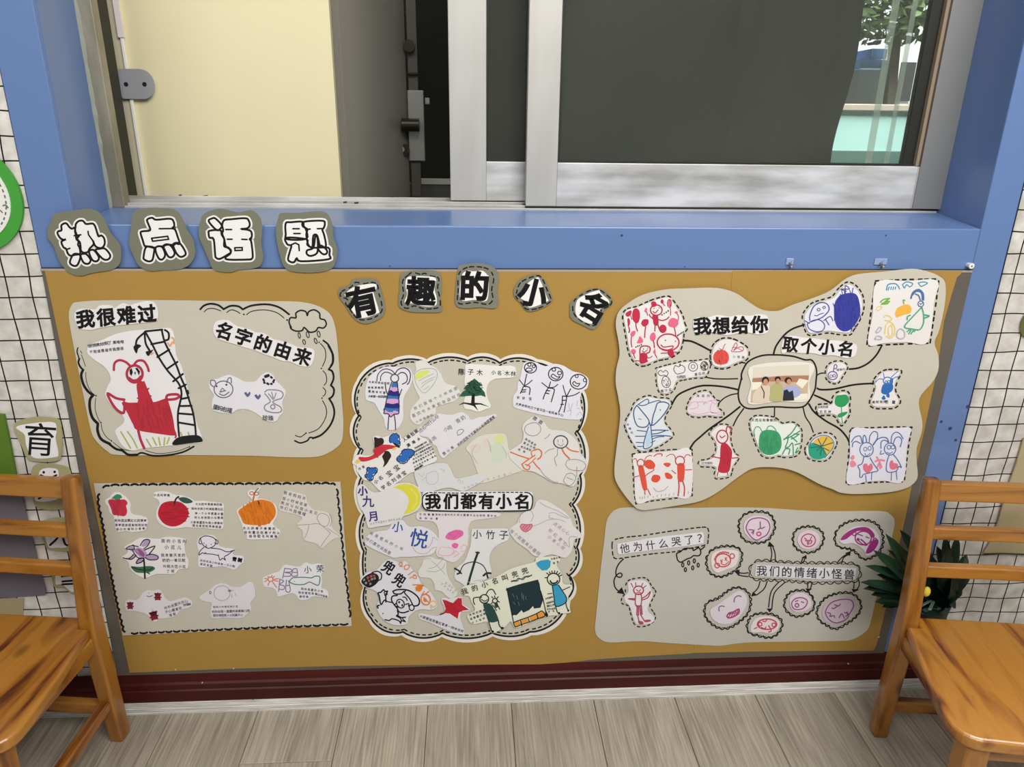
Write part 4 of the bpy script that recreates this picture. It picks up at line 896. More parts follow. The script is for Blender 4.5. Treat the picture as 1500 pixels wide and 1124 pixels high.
card('drawing_cutout','square drawing of two blue rabbit-eared girls with pink hearts, low right on the candy poster', Z_,
 "262,185 560,175 860,165 1065,170 1018,400 962,885 700,885 500,892 198,920 235,550", YC, [
 ('pink_heart','dd7488',[('f',"415,720 420,660 465,650 485,680 520,645 548,680 540,730 480,780 440,760"),('f',"775,680 785,620 820,605 835,640 880,650 895,690 860,725 800,730")]),
 ('pink_doll','e88a9a',[('f',"240,570 280,530 300,570 270,600"),('f',"235,660 250,610 300,620 320,670 260,700"),('m',18,"600,560 640,620 650,720|580,620 650,600 710,610|610,700 640,640 670,700")]),
 ('blue_outline','4c6da0',[('c',9,463,458,92,98),('c',9,785,450,78,82),('s',9,"255,355 300,290 370,270 395,330 400,370"),('s',9,"270,420 275,370 320,345 380,375"),('s',9,"415,365 415,290 435,260 455,300 465,360"),('s',9,"500,360 510,270 560,210 610,230 610,300 550,390"),('s',10,"555,395 610,320 680,290 740,300 765,350"),('s',9,"660,440 665,350 720,330 770,370"),('s',9,"800,360 810,270 860,220 920,240 965,310"),('s',9,"830,370 860,300 910,285 945,330 925,420"),
  ('s',9,"425,560 400,650 345,680 370,740 370,830 400,835 420,800 530,770 620,745 570,670 510,570"),('s',8,"450,810 460,900"),('s',8,"535,775 530,870"),('s',9,"770,540 740,640 735,740 780,770 870,750 905,690 940,700 890,600 825,520"),('s',8,"805,770 800,880"),('s',8,"870,755 880,870"),('c',6,445,450,22,26),('c',6,505,440,22,28),('s',7,"440,510 465,545 510,510"),('c',7,770,425,26,26),('c',7,825,425,26,24),('s',7,"740,495 780,510 820,490"),('s',8,"700,510 650,520 665,470")])], 'e2e0ec')
# the photograph of three people
ph = card('photo_print','small photograph of three people side by side, ringed on the candy poster', V_,
 "620,270 1255,240 1240,450 1225,655 900,662 582,688 600,480", YC, [
 ('photo_room','c9b59c',[('p',"630,285 1240,255 1232,420 1222,640 900,650 595,675 612,480")]),
 ('photo_ceiling','ded6c6',[('p',"630,285 1240,255 1240,372 950,378 618,405")]),
 ('photo_cupboard','b07f66',[('p',"618,410 950,382 1238,378 1232,440 1100,450 900,440 615,450"),('p',"660,480 700,470 700,520 660,530")]),
 ('photo_counter','efe8d8',[('p',"615,450 720,450 700,520 610,540"),('p',"1130,410 1235,430 1165,520 1095,470"),('p',"1100,580 1222,575 1220,640 1060,648")]),
 ('photo_person_cream','dccdb8',[('f',"620,600 660,530 720,490 800,490 810,560 800,660 630,672")]),
 ('photo_person_green','b4b27a',[('f',"815,560 830,490 880,465 940,480 948,560 945,652 810,655")]),
 ('photo_person_lilac','aab0d8',[('f',"945,560 975,510 1040,490 1100,500 1150,570 1090,620 1070,600 1050,560 960,600")]),
 ('photo_apron','2b3038',[('p',"960,540 1000,530 1020,560 1060,540 1075,650 950,655"),('l',7,"712,495 745,560 742,625")]),
 ('photo_hair','2c211e',[('e',760,430,38,42),('e',895,415,32,28),('e',1010,430,38,34)]),
 ('photo_face','c99478',[('e',762,450,26,36),('e',897,438,22,28),('e',1018,445,24,30)])], 'e9e4da', 'photograph')
# ================================================================ LEFT POSTERS' CUTOUTS
Y1 = -.0080
F3 = (60,290,2.809)
card('lettering_strip','bold black lettering strip reading 我很难过 at the left poster top corner', E_,
 "85,150 100,110 150,100 220,105 250,80 320,78 350,95 400,65 450,75 500,62 560,50 610,60 635,110 632,170 600,188 520,195 440,205 350,212 250,228 200,240 130,235 100,205", Y1, [('lettering','141416',[('t','我很难过',(158,168),(562,132),124,.022)])])
card('drawing_cutout','tall cutout of a red-dressed antennaed figure beside a black ladder-like tower', E_,
 "170,370 180,340 260,310 350,270 450,248 560,238 690,228 725,240 745,290 755,400 790,480 820,580 850,700 890,850 928,975 850,985 740,1000 550,1020 460,1035 400,1000 355,920 365,890 410,850 400,800 330,740 290,670 300,620 325,560 290,490 220,440 175,400", Y1, [
 ('grass_line','a9b85a',[('m',7,"390,910 420,960 455,1020|435,910 470,960 500,1020|560,960 590,1010|600,950 625,1000|640,950 650,1000|680,950 675,1000|710,950 695,990|785,915 795,945|835,915 840,935")]),
 ('red_dress','b9303f',[('f',"400,715 500,720 495,600 535,580 575,650 600,715 690,690 700,700 730,800 745,890 750,935 640,925 500,900 470,860 430,780"),('p',"400,700 430,720 690,715 750,935 500,902"),('p',"500,600 520,725 605,720 545,575"),('x',10,600,800,120,90,26,75,30)]),
 ('red_line','b3314a',[('s',11,"345,505 350,460 380,440 420,450 450,475"),('s',11,"475,475 500,445 540,445 565,480 575,512"),('c',12,482,530,52,56),('s',10,"445,555 470,572 500,568 522,545"),('s',12,"415,700 360,690 305,660 330,720 370,770 410,785 415,720"),('s',12,"690,695 700,670 760,665 775,680 750,695 700,700"),('s',12,"505,900 520,960 545,1020"),('s',8,"755,935 750,950"),('m',7,"500,690 515,688|500,635 512,640|575,625 560,640|590,675 575,680")]),
 ('black_line','1b1b1b',[('m',9,"550,250 665,238|550,250 600,340 640,420 700,510 770,590 790,650 785,700 768,780 768,860 775,940|660,240 680,320 720,400 755,470 785,550 815,620 840,700 865,780 880,870 885,935|590,335 675,318|630,420 710,370|690,500 765,450|735,580 800,530|770,625 820,600|790,695 840,685|778,742 858,740|768,790 870,798|770,850 880,868|550,255 500,300 490,340|548,270 555,330 580,375|680,240 705,260 705,300 680,310|830,640 835,660")]),
 ('black_fill','1c1c1c',[('f',"735,998 750,960 800,940 900,935 928,975 850,985"),('f',"475,350 500,335 525,345 505,365 495,395 480,375"),('f',"555,385 590,375 605,370 585,400 570,412"),('p',"448,505 462,492 470,520 460,545 450,530"),('p',"485,492 500,490 518,515 510,540 500,515"),('e',485,525,4,10)]),
 ('orange_mark','e6a070',[('s',7,"700,325 715,345 730,320"),('s',7,"725,290 740,300 740,330"),('s',6,"585,400 605,392")]),
 ('handwriting','333138',[('t','他的故事太好玩了',(182,345),(318,325),24,.006,0,.1),('t','笑哈哈',(350,322),(400,318),24,.012),('t','不知道是谁呀我想说',(195,385),(398,362),22,.006,0,.1)])], 'e9e6e8')
card('lettering_strip','bold black lettering strip reading 名字的由来 slanting down to the right', F_,
 "145,240 160,190 200,175 250,180 300,215 370,232 420,255 480,262 540,300 600,315 660,335 710,355 780,360 812,385 805,440 780,480 720,478 650,450 600,445 540,420 480,400 420,375 350,355 290,335 220,315 165,290", Y1, [('lettering','141416',[('t','名字的由来',(215,245),(735,415),116,.02)])])
card('drawing_cutout','small cutout of a pencilled bear face and open shell with two blue hearts', F_,
 "120,620 125,575 180,560 240,538 290,550 350,580 420,580 460,540 500,520 540,540 560,575 620,640 615,680 600,720 605,780 580,810 560,840 520,845 470,820 420,785 370,765 310,765 260,790 180,782 138,760 140,700 150,670", Y1, [
 ('pencil_bear','6e6a72',[('c',5,213,632,62,55),('s',5,"155,620 130,600 130,575 155,575 165,605"),('s',5,"235,590 245,560 262,558 265,590"),('s',4,"190,650 205,625 220,640"),('s',5,"185,660 215,672 250,650"),('m',5,"190,650 228,640")]),
 ('eye_dot','2a2a30',[('e',168,612,6,6),('e',232,602,7,6)]),
 ('pencil_shell','8a8690',[('s',5,"485,650 510,635 580,640 605,660 595,690 550,705 540,720 590,750 590,780 540,785 490,770 485,740 520,715 510,690 485,660"),('c',5,538,747,14,14),('m',4,"510,660 540,700|560,655 545,695|530,650 540,690")]),
 ('pearl_ring','26262a',[('s',14,"488,548 510,540"),('m',10,"475,565 480,575|480,585 485,590|500,592 510,598|525,595 532,597|540,580 543,585|545,570 547,572|525,550 532,556")]),
 ('blue_heart','5a648c',[('f',"350,658 362,650 372,662 385,648 390,662 372,682"),('f',"418,674 430,665 440,677 452,664 458,678 440,698")]),
 ('handwriting','3a3a40',[('t','蛋妈包福',(160,750),(252,770),36,.01),('t','珍珠',(488,820),(525,822),38,.01)])], 'e4e1e8')

G_, H_, I_, J_ = (130,700,7.024),(320,700,7.024),(150,820,7.5),(290,810,6.25)
card('drawing_cutout','small cutout of a blocky red strawberry with green cap, three lines of writing below', G_,
 "170,230 215,200 250,160 300,152 350,175 400,220 430,270 430,340 460,380 540,395 600,420 605,480 580,540 520,555 450,560 380,550 300,558 275,520 255,400 215,360 200,300 175,270", Y1, [
 ('red_fruit','c2334a',[('f',"200,245 230,222 300,228 370,225 400,262 385,290 395,350 370,395 300,388 250,380 230,320"),('x',10,305,305,70,65,18,80,30)]),
 ('green_cap','2f8a5c',[('f',"235,215 265,185 290,170 330,180 340,210 300,215 280,232 260,218")]),
 ('handwriting','2e2c34',[('t','妈妈说这颗红红的草莓',(280,440),(580,442),30,.01,0,.12),('t','草莓很甜很香特别好吃',(285,488),(590,488),30,.01,0,.12),('t','我小时候叫小草莓',(295,532),(565,525),30,.01,0,.12)])])
card('drawing_cutout','cutout of a large shiny red apple with stem and leaf, writing to its right', G_,
 "665,170 690,148 790,142 850,165 900,180 960,185 1040,210 1090,240 1180,240 1300,255 1385,270 1390,350 1385,440 1380,520 1300,530 1180,520 1060,515 1000,510 930,520 850,525 780,505 720,460 695,400 700,330 730,270 710,225 670,205", Y1, [
 ('red_apple','bf2438',[('f',"715,390 725,310 770,258 860,240 950,255 1010,310 1028,370 1000,440 930,490 850,502 770,470"),('x',12,870,370,130,100,30,5,50)]),
 ('apple_stem','2b241f',[('s',12,"880,285 885,250 900,215 925,195")]),
 ('green_leaf','33584a',[('f',"925,215 970,200 1030,215 1070,250 1010,265 960,250"),('s',6,"930,212 915,205")]),
 ('handwriting','2e2c34',[('t','小名叫苹果',(680,178),(820,182),30,.008),('t','大大的苹果圆圆的脸',(1110,272),(1360,276),27,.008,0,.12),('t','妈妈说我小时候脸蛋红红',(1070,318),(1370,324),27,.008,0,.12),('t','像一个大苹果真好看',(1105,366),(1370,374),27,.008,0,.12),('t','所以给我取小名果果',(1100,410),(1370,414),27,.008,0,.12),('t','大家都喜欢叫我小苹果呀',(1060,458),(1365,470),27,.008,0,.12),('t','我也喜欢吃苹果很甜',(1080,492),(1350,508),27,.008,0,.12)])])
card('drawing_cutout','cutout of a big orange pumpkin-like fruit with a curled stalk, writing underneath', H_,
 "190,340 240,295 300,262 345,238 340,215 305,180 300,150 330,128 370,130 410,100 430,110 405,150 420,190 400,215 460,220 540,250 590,290 605,350 595,410 560,470 590,510 635,550 620,600 560,630 440,635 300,632 290,590 250,540 240,480 210,410", Y1, [
 ('orange_fruit','dd7a20',[('f',"205,345 270,290 350,245 440,225 540,250 580,300 590,370 560,430 500,480 420,490 320,485 260,470 230,410"),('x',12,400,370,160,105,50,70,30)]),
 ('curled_stalk','c4642c',[('s',11,"355,245 362,205 372,165"),('c',6,342,160,20,16),('c',6,392,165,20,16)]),
 ('stalk_tip','4c5a38',[('s',7,"370,160 390,130 412,108")]),
 ('handwriting','2e2c34',[('t','大大的橙子黄黄的',(265,520),(570,525),32,.01,0,.12),('t','妈妈喜欢吃橙子所以',(280,562),(615,570),32,.01,0,.12),('t','给我取名叫橙橙',(330,602),(590,605),32,.01,0,.12)])])
card('drawing_cutout','pale cutout with four lines of writing over a faint pencil house shape', H_,
 "620,300 640,240 680,150 720,135 800,155 880,175 905,200 920,260 980,330 1060,345 1130,370 1165,440 1170,510 1220,570 1265,605 1180,635 1120,680 1060,728 1010,680 900,650 870,610 860,540 805,490 860,420 830,390 740,365 640,340", Y1, [
 ('pencil_line','a39c9c',[('s',5,"1015,420 1030,380 1080,370 1130,400 1140,450 1110,500 1060,490 1030,450",1),('s',5,"810,488 930,482 1040,478 1150,570"),('s',5,"1145,375 1165,440 1150,500"),('s',5,"930,490 915,560 885,620"),('s',5,"1150,575 1100,640 1050,715"),('s',4,"1120,520 1250,605")]),
 ('handwriting','55505a',[('t','爸爸妈妈说',(690,155),(880,210),36,.004,0,.1),('t','我小时候很爱',(675,215),(895,280),36,.004,0,.1),('t','笑所以叫我小宝贝',(660,260),(1000,365),36,.004,0,.1),('t','他们叫我嘻嘻',(650,305),(880,375),36,.004,0,.1)])], 'dcd6d0')
card('drawing_cutout','cutout of a purple lily with dark green leaf, six lines of writing to its right', G_,
 "335,825 390,780 400,745 365,715 440,670 520,625 600,622 720,632 780,612 900,615 1000,640 985,690 1000,800 1025,850 1015,930 930,945 880,990 720,990 660,1005 600,1030 560,1030 480,990 420,930 415,890 385,850", Y1, [
 ('purple_petal','b59abf',[('f',"545,700 570,650 600,635 625,650 610,690 560,710"),('f',"470,750 510,720 570,745 600,790 570,830 520,810"),('f',"400,730 450,710 470,760 440,755"),('f',"600,800 660,790 710,810 700,840 620,842 590,830"),('f',"360,830 420,820 470,785 490,800 440,840"),('f',"495,880 510,840 555,845 530,870")]),
 ('dark_petal','8f5d86',[('f',"500,735 540,745 575,790 560,815 530,790"),('m',6,"480,760 540,800|470,745 520,735")]),
 ('petal_outline','2c2530',[('s',7,"530,700 560,650 600,635 628,650 610,695 565,735"),('s',8,"575,745 680,705 620,790"),('s',7,"590,800 650,788 712,810 700,842 620,845 580,820"),('s',7,"455,690 470,730 440,740 385,730 440,700 510,710"),('s',7,"350,825 410,835 460,790"),('s',7,"385,832 440,840 490,800"),('s',8,"560,830 510,840 490,882 540,870 570,840"),('s',7,"450,750 500,820 570,828")]),
 ('green_leaf','3d6b50',[('f',"435,915 520,918 600,910 660,915 680,940 620,975 540,980 480,970")]),
 ('stem','1d2420',[('s',12,"565,830 572,900 578,1035"),('s',6,"435,915 520,945 620,950 660,925"),('s',7,"600,975 625,990")]),
 ('handwriting','55505e',[('t','我的小名叫',(765,650),(985,655),40,.002,0,.08),('t','小花儿',(800,715),(930,720),46,.002,0,.08),('t','我是春天里的',(760,798),(975,798),36,.004,0,.1),('t','奶奶一看见就',(775,850),(975,850),36,.004,0,.1),('t','叫我大花小花',(780,912),(980,916),36,.004,0,.1),('t','了呢',(815,965),(865,962),34,.004)])])
card('drawing_cutout','cutout of a running white puppy in thin ink, writing below and to the right', (130,690,3.7475),
 "598,380 610,362 650,352 690,360 710,385 715,410 750,425 800,430 790,450 800,465 845,470 850,500 830,515 800,542 740,525 690,528 640,530 605,525 600,490 605,450 595,410", Y1, [
 ('puppy_outline','2a2830',[('s',3.2,"612,370 640,357 680,365 698,385 690,410 660,425 635,415 620,395 612,370 605,395 618,402"),('s',3.2,"690,372 708,385 705,402 690,395"),('s',3.2,"632,420 612,440 606,462 625,450 635,455 642,448"),('s',3.2,"640,455 680,458 710,465"),('s',3.2,"672,424 720,430 760,445 800,435"),('s',3.2,"712,460 720,490 735,480 750,490 745,472 765,460 790,440")]),
 ('eye_dot','1c1c20',[('e',632,397,3,3),('e',672,404,3,3),('e',645,408,3.5,3),('s',2,"640,415 650,418")]),
 ('bold_name','1c1c20',[('t','青树',(800,485),(830,490),25,.06)]),
 ('handwriting','3a3842',[('t','妈妈说我小时候像一只小狗',(618,492),(795,524),14,.004,0,.1),('t','爱跑爱跳',(618,512),(672,522),14,.006,0,.1)])], 'e4e1ea')
card('drawing_cutout','lobed cutout with red boxed characters scattered on three arms', I_,
 "245,490 260,455 290,438 350,450 400,430 440,370 500,340 560,345 620,332 660,370 690,430 740,460 820,440 910,420 980,460 985,500 950,530 860,560 800,620 700,645 620,650 600,680 560,678 530,640 480,600 400,575 340,565 270,560 250,520", Y1, [
 ('red_character','b03248',[('t','喜',(608,405),(608,405),85,.045),('t','喜',(305,505),(305,505),80,.045),('t','喜',(565,615),(565,615),95,.045,-15)]),
 ('character','232026',[('t','喜',(608,405),(608,405),85,-.004),('t','喜',(305,505),(305,505),80,-.004),('t','喜',(565,615),(565,615),95,-.004,-15),('s',5,"490,400 515,408 548,395"),('e',510,370,4,5),('e',545,550,4,4)]),
 ('handwriting','4a4a58',[('t','妈妈说要开开心',(695,530),(920,460),36,.004,0,.1),('t','开心最喜欢',(705,575),(855,535),36,.004,0,.1),('t','欢欢喜喜',(900,500),(960,490),30,.004,0,.1),('t','哥哥',(750,612),(790,600),34,.004)])], 'dcd9de')
card('drawing_cutout','pale fish-shaped cutout with a faint pencil circle and three lines of writing', J_,
 "18,400 50,375 110,340 150,300 200,282 260,290 310,315 380,315 430,290 465,268 500,280 520,330 522,400 480,460 485,520 440,570 380,598 240,595 140,600 115,560 120,500 125,460 60,445 20,425", Y1, [
 ('pencil_line','aaa4b0',[('c',5,220,370,74,68),('s',4,"340,370 350,400"),('s',4,"310,380 310,410")]),
 ('handwriting','4c4854',[('t','我叫一一',(285,350),(320,345),22,.006),('c',4,112,365,8,12),('t','妈妈小时候叫她小名',(150,497),(355,492),22,.008,0,.1),('t','妈妈说我一直喜欢画圆圈儿呀',(140,540),(460,532),27,.01,0,.1),('t','我觉得我是小太阳真开心',(150,575),(400,570),25,.01,0,.1)])], 'dcd8de')
card('drawing_cutout','cutout with an orange sun, green fish outline and big purple outlined pen characters', J_,
 "592,260 600,225 660,200 740,170 790,115 850,120 930,128 980,92 1040,108 1110,100 1150,120 1152,165 1130,200 1138,270 1130,320 1185,350 1188,410 1120,405 1050,400 1000,428 930,430 900,390 860,370 800,385 735,400 715,350 680,320 610,310", Y1, [
 ('orange_sun','d8744a',[('c',6,664,243,22,20),('m',6,"680,205 672,222|700,215 685,230|738,238 695,243|735,262 690,252|720,320 680,262|640,300 655,265|610,265 640,250|610,235 642,240|640,218 652,228")]),
 ('purple_letters','8a7494',[('s',6,"795,140 775,235"),('s',6,"795,145 850,150 850,175 795,180 845,190 840,215 780,215"),('s',6,"870,150 860,212 912,210"),('s',6,"870,150 905,150 912,210"),('m',6,"868,180 908,180"),('s',6,"750,240 738,355"),('s',6,"752,245 785,260 750,290 790,305 785,335 745,335"),('s',6,"810,250 805,350 845,350 830,255"),('m',6,"808,300 838,300")]),
 ('fish_outline','4f7a72',[('s',6,"835,265 870,230 960,225 1040,230 1070,215 1115,222 1105,295 1060,285 1020,268 970,290 890,290 840,270"),('e',884,262,4,4)]),
 ('handwriting','3a3842',[('t','小荣',(1005,155),(1118,145),72,0),('t','妈妈很喜欢小鱼',(955,330),(1135,352),24,.008,0,.1),('t','特别爱吃我也',(930,365),(1080,375),24,.008,0,.1),('t','爱吃鱼',(940,402),(1000,402),24,.01),('t','所以叫鱼鱼',(1085,382),(1175,400),22,.008)])], 'e2e1e6')
# ================================================================ MIDDLE POSTER CUTOUTS
K_, L_, M_, N_, O_, Pq_, Q_, R_ = (510,520,8.328),(690,520,8.328),(510,620,8.328),(690,600,8.328),(510,720,8.328),(690,720,8.328),(510,815,8.328),(680,815,8.328)
Ya, Yb_, Yc_ = -.0080, -.0090, -.0100
card('drawing_cutout','cutout of a loop-haired figure in a blue, pink and navy banded dress', K_,
 "230,330 260,270 350,190 460,145 600,150 700,150 765,190 785,290 750,390 680,520 670,640 670,780 620,880 560,915 480,910 450,860 430,770 380,690 320,590 240,560 215,530 210,430", Ya, [
 ('dress_blue','3c74b0',[('f',"545,335 600,335 605,400 530,400"),('f',"490,490 610,490 612,545 475,540"),('f',"455,640 612,640 618,690 590,700 440,690")]),
 ('dress_pink','d6a2d4',[('f',"530,400 606,400 610,455 515,450"),('f',"478,540 612,545 612,600 468,595"),('f',"445,670 480,690 530,705 560,680 610,695 612,715 560,730 520,758 490,725 445,715")]),
 ('dress_navy','2c2a78',[('f',"512,430 560,450 612,440 614,500 490,490"),('f',"468,590 540,600 614,590 616,650 456,640")]),
 ('black_outline','2c2a34',[('s',7,"350,320 360,250 400,195 460,172 530,190 570,235"),('s',7,"395,315 400,260 440,215 490,215 540,240"),('s',8,"570,235 610,180 680,158 740,190 760,250 745,330 720,362"),('s',8,"610,240 650,215 700,230 722,280 710,330 660,358"),('c',8,568,286,48,48),('s',8,"530,335 480,500 440,690 442,715 490,722 520,758 560,725 600,722 620,690 615,500 598,335"),('s',8,"455,365 460,420 480,480"),('s',8,"655,420 635,470 618,520"),('s',8,"498,740 490,820 485,905"),('s',8,"562,735 575,820 578,912")]),
 ('handwriting','33323a',[('t','大家叫我妞妞呀',(265,330),(490,350),32,.008,0,.1),('t','她真漂亮呀',(255,398),(415,402),30,.012,0,.1),('t','看她很可爱',(260,445),(440,462),32,.008,0,.1),('t','大家都一起找我呀',(260,505),(470,512),32,.012,0,.1)])], 'e3e0e8')
card('drawing_cutout','pale cutout of a faint heart with a yellow-green corner, slanting pencil writing', K_,
 "850,75 930,70 1010,130 1080,170 1130,230 1170,320 1230,365 1300,380 1360,440 1370,480 1300,560 1180,600 1080,640 1060,720 960,760 870,850 800,830 755,760 770,660 850,560 870,520 830,440 795,350 790,260 830,190 820,110", Ya, [
 ('green_corner','d2e070',[('f',"820,265 850,215 950,185 990,200 950,245 880,285 830,300")]),
 ('pencil_line','a8a6a8',[('s',5,"815,230 880,180 980,165 1060,180 1088,240 1060,330 1000,410 930,465 870,420 820,330 812,260",1),('s',4,"900,350 980,300 1060,270"),('s',4,"890,400 960,340 1040,300"),('s',4,"920,430 990,380"),('s',4,"860,320 950,270 1040,230")]),
 ('handwriting','7e7c82',[('t','我们家有个小桃桃很',(820,650),(1310,412),44,0,0,.1),('t','喜欢吃水果和甜品呀呀',(800,740),(1350,490),44,0,0,.1),('t','小桃桃爱吃',(840,815),(1020,735),34,0,0,.1)])], 'deddd9')
card('drawing_cutout','cutout of a dark green fir tree on black roots with pen writing above', (690,520,8.328),
 "-60,120 60,115 200,125 350,135 520,140 550,210 530,270 400,285 290,295 220,340 190,420 200,520 240,630 160,670 90,695 0,670 -80,650 -85,560 -60,450 -80,330 -70,220", Ya, [
 ('green_tree','2b5a45',[('p',"42,288 90,330 145,375 105,385 165,455 180,515 120,495 60,505 -10,500 -70,505 -140,505 -100,450 -60,425 -90,415 -60,370 -30,360 -60,350 0,320")]),
 ('black_trunk','181a1a',[('p',"10,480 45,480 45,585 120,590 225,635 110,605 50,610 90,685 30,625 -20,610 -90,595 -160,615 -90,580 0,590"),('x',3,40,400,100,90,60,30,10)]),
 ('handwriting','2a2630',[('t','陈子木',(-115,205),(105,215),78,.008,0,.04),('t','小名',(275,215),(345,220),60,.006,0,.04),('t','木林',(440,225),(515,230),68,.006,0,.04),('e',392,195,4,5),('e',392,228,4,5)])], 'e9e7e2')
card('drawing_cutout','lavender cutout of three stick people with big open-mouthed faces', L_,
 "600,280 620,180 650,100 720,80 800,95 900,140 1000,110 1120,130 1240,200 1340,225 1430,290 1420,400 1350,460 1330,600 1365,700 1340,780 1240,790 1050,770 850,730 650,680 530,640 512,580 520,500 560,440 570,350", Ya, [
 ('pen_figure','24222c',[('c',9,725,158,74,64),('c',9,1033,235,88,82),('c',9,1310,328,100,90),('c',8,712,120,20,20),('c',8,765,140,18,18),('s',8,"665,185 690,160 740,170 740,195 690,200 665,190"),('c',8,1010,180,22,20),('c',8,1080,222,24,22),('s',8,"975,260 1000,235 1050,270 1085,265 1050,300 1000,280 975,262"),('c',7,1290,260,18,18),('c',7,1390,308,20,22),('s',8,"1240,345 1260,325 1290,350 1325,350 1300,385 1255,370 1240,347"),
  ('s',9,"680,235 665,300 650,380"),('s',8,"590,305 640,370"),('s',8,"745,310 700,350 650,380"),('m',9,"640,385 620,430 602,470|640,385 715,400 712,485|625,430 670,425|620,455 665,450"),
  ('s',9,"970,330 950,400"),('s',8,"862,340 940,400"),('s',8,"1060,360 1010,395 950,400"),('m',9,"940,405 900,480 880,540|945,405 1015,420 1000,500 978,575|915,435 960,440|905,465 950,475"),
  ('s',9,"1215,415 1165,510"),('s',8,"1122,372 1140,440 1165,510"),('s',8,"1325,455 1260,490 1170,510"),('m',9,"1115,505 1110,600 1070,700|1115,505 1165,515 1150,620 1135,700|1110,555 1160,555|1095,605 1130,605")]),
 ('grey_scrawl','b4b0c0',[('m',5,"1190,590 1210,680 1240,590|1170,690 1220,680 1210,740|1290,650 1320,660|1290,740 1330,700 1360,740|1300,560 1290,620")]),
 ('handwriting','2e2c3c',[('t','安安',(575,520),(640,528),38,.004),('t','宝',(722,535),(722,535),40,.004),('t','大声笑呀的三个宝贝在一起玩真开心',(560,600),(1110,735),34,.012,0,.1)])], 'e2e0ea')
card('drawing_cutout','cutout covered in slanting thin pen writing, its long tongue reaching up to the right', M_,
 "860,60 950,20 1010,-40 1080,-110 1250,-100 1380,-130 1460,-90 1500,-40 1600,-70 1680,-80 1790,-110 1805,-80 1760,-40 1600,60 1500,160 1350,280 1230,370 1165,425 1120,390 1080,290 1040,260 980,180 900,160 860,120", Ya, [
 ('thin_handwriting','625f6a',[('t','他名叫什么呀',(880,90),(1080,-75),56,0,0,.08),('t','小雨',(1190,75),(1240,55),60,0),('t','香奶',(1340,-30),(1400,-65),60,0),('t','小雨',(1010,220),(1050,185),54,0),('s',5,"1340,150 1330,110 1370,75 1410,90 1380,130 1340,150")]),
 ('handwriting','33303c',[('t','悠山居',(1170,370),(1270,300),38,.01,0,.1),('t','妈妈说我今天要开心玩得很满意',(1350,260),(1770,-70),40,.01,0,.1)])], 'e0dee2')
card('drawing_cutout','cutout of a red flying bird, dark-winged, among blue clouds with dense slanting writing', M_,
 "305,170 360,155 420,175 500,150 570,120 640,150 660,190 760,130 850,75 880,160 960,200 1020,290 1080,420 1060,470 920,530 820,590 740,620 620,710 480,800 400,830 330,770 270,710 190,690 110,590 100,520 50,490 70,430 130,385 220,400 300,380 330,280 310,220", Yb_, [
 ('red_bird','c8343f',[('f',"130,415 230,415 310,380 330,300 380,265 500,265 585,285 560,310 480,325 420,370 350,420 230,465 150,465"),('x',9,380,350,70,60,16,70,25)]),
 ('dark_wing','33231f',[('f',"318,172 370,185 410,180 435,210 430,250 400,270 345,300 325,295 320,230"),('f',"455,340 500,350 525,400 500,450 470,500 425,540 440,480 415,410 430,380"),('f',"540,235 610,260 630,300 590,290")]),
 ('blue_cloud','2f69b8',[('f',"505,200 530,150 580,135 620,165 610,200 630,240 610,265 570,240 520,240"),('f',"595,430 650,390 660,330 740,325 800,345 790,390 740,430 690,480 650,480 610,460"),('f',"205,650 240,610 235,550 290,555 335,545 345,600 300,630 290,690 260,695 235,665")]),
 ('cloud_outline','152648',[('b',8,46,9,0,"520,240 505,200 530,145 585,132 625,165 612,200 632,250 612,290"),('b',8,46,9,0,"595,430 648,388 665,335 740,322 808,350 785,392 740,430 690,490 645,485 600,455",1),('b',8,44,9,0,"205,650 238,610 232,545 290,560 338,543 350,600 300,635 298,690 262,700 232,665",1),('s',6,"330,175 325,300")]),
 ('yellow_beak','e4c65e',[('f',"85,470 120,440 150,460 120,490 95,490"),('f',"540,310 590,290 580,320 550,330")]),
 ('handwriting','2c2a30',[('t','人最包图',(690,200),(830,100),50,.012,0,.06),('t','满福乡',(735,270),(860,195),44,.012,0,.08),('t','天热的时候叶子呀',(820,305),(950,235),26,.012,0,.1),('t','妈妈说我喜欢小鸟儿',(815,350),(990,255),26,.012,0,.1),('t','小鸟飞得很高很高的',(810,395),(1010,290),26,.012,0,.1),('t','所以叫我小宝宝贝呀',(800,440),(1030,320),26,.012,0,.1),('t','我看见蓝色的云朵呀',(800,485),(1040,360),26,.012,0,.1),('t','大大的云朵像一朵花',(815,530),(1060,400),26,.014,0,.1),('t','真是很好看啊',(820,570),(900,520),28,.014,0,.1),('t','宝宝',(500,615),(590,545),78,.002),('t','小名',(340,715),(395,670),56,.004),('t','学名刘诗宝',(430,785),(680,610),58,.004,0,.05),('t','可爱',(140,560),(185,535),34,.004)])], 'e6e4e2')
card('drawing_cutout','almost blank pale cutout of faint pencilled people, left above the 我们都有小名 lettering', M_,
 "810,600 860,570 960,520 1100,490 1200,495 1250,560 1290,650 1340,680 1480,650 1600,620 1700,650 1620,720 1500,790 1400,830 1250,790 1150,800 1000,840 880,835 850,760 820,680", Yb_-.0003, [
 ('pencil_line','b9b7bd',[('s',5,"850,610 900,650 930,600"),('s',5,"960,620 1030,590 1080,600 1100,670 1060,740 980,740 950,680 960,620"),('s',5,"1120,560 1180,580 1150,600"),('s',5,"900,700 960,650"),('s',5,"1330,720 1360,690 1370,740"),('s',5,"1390,700 1400,740"),('h',(1420,790),(1560,740),4,36,3)])], 'd9d8da')
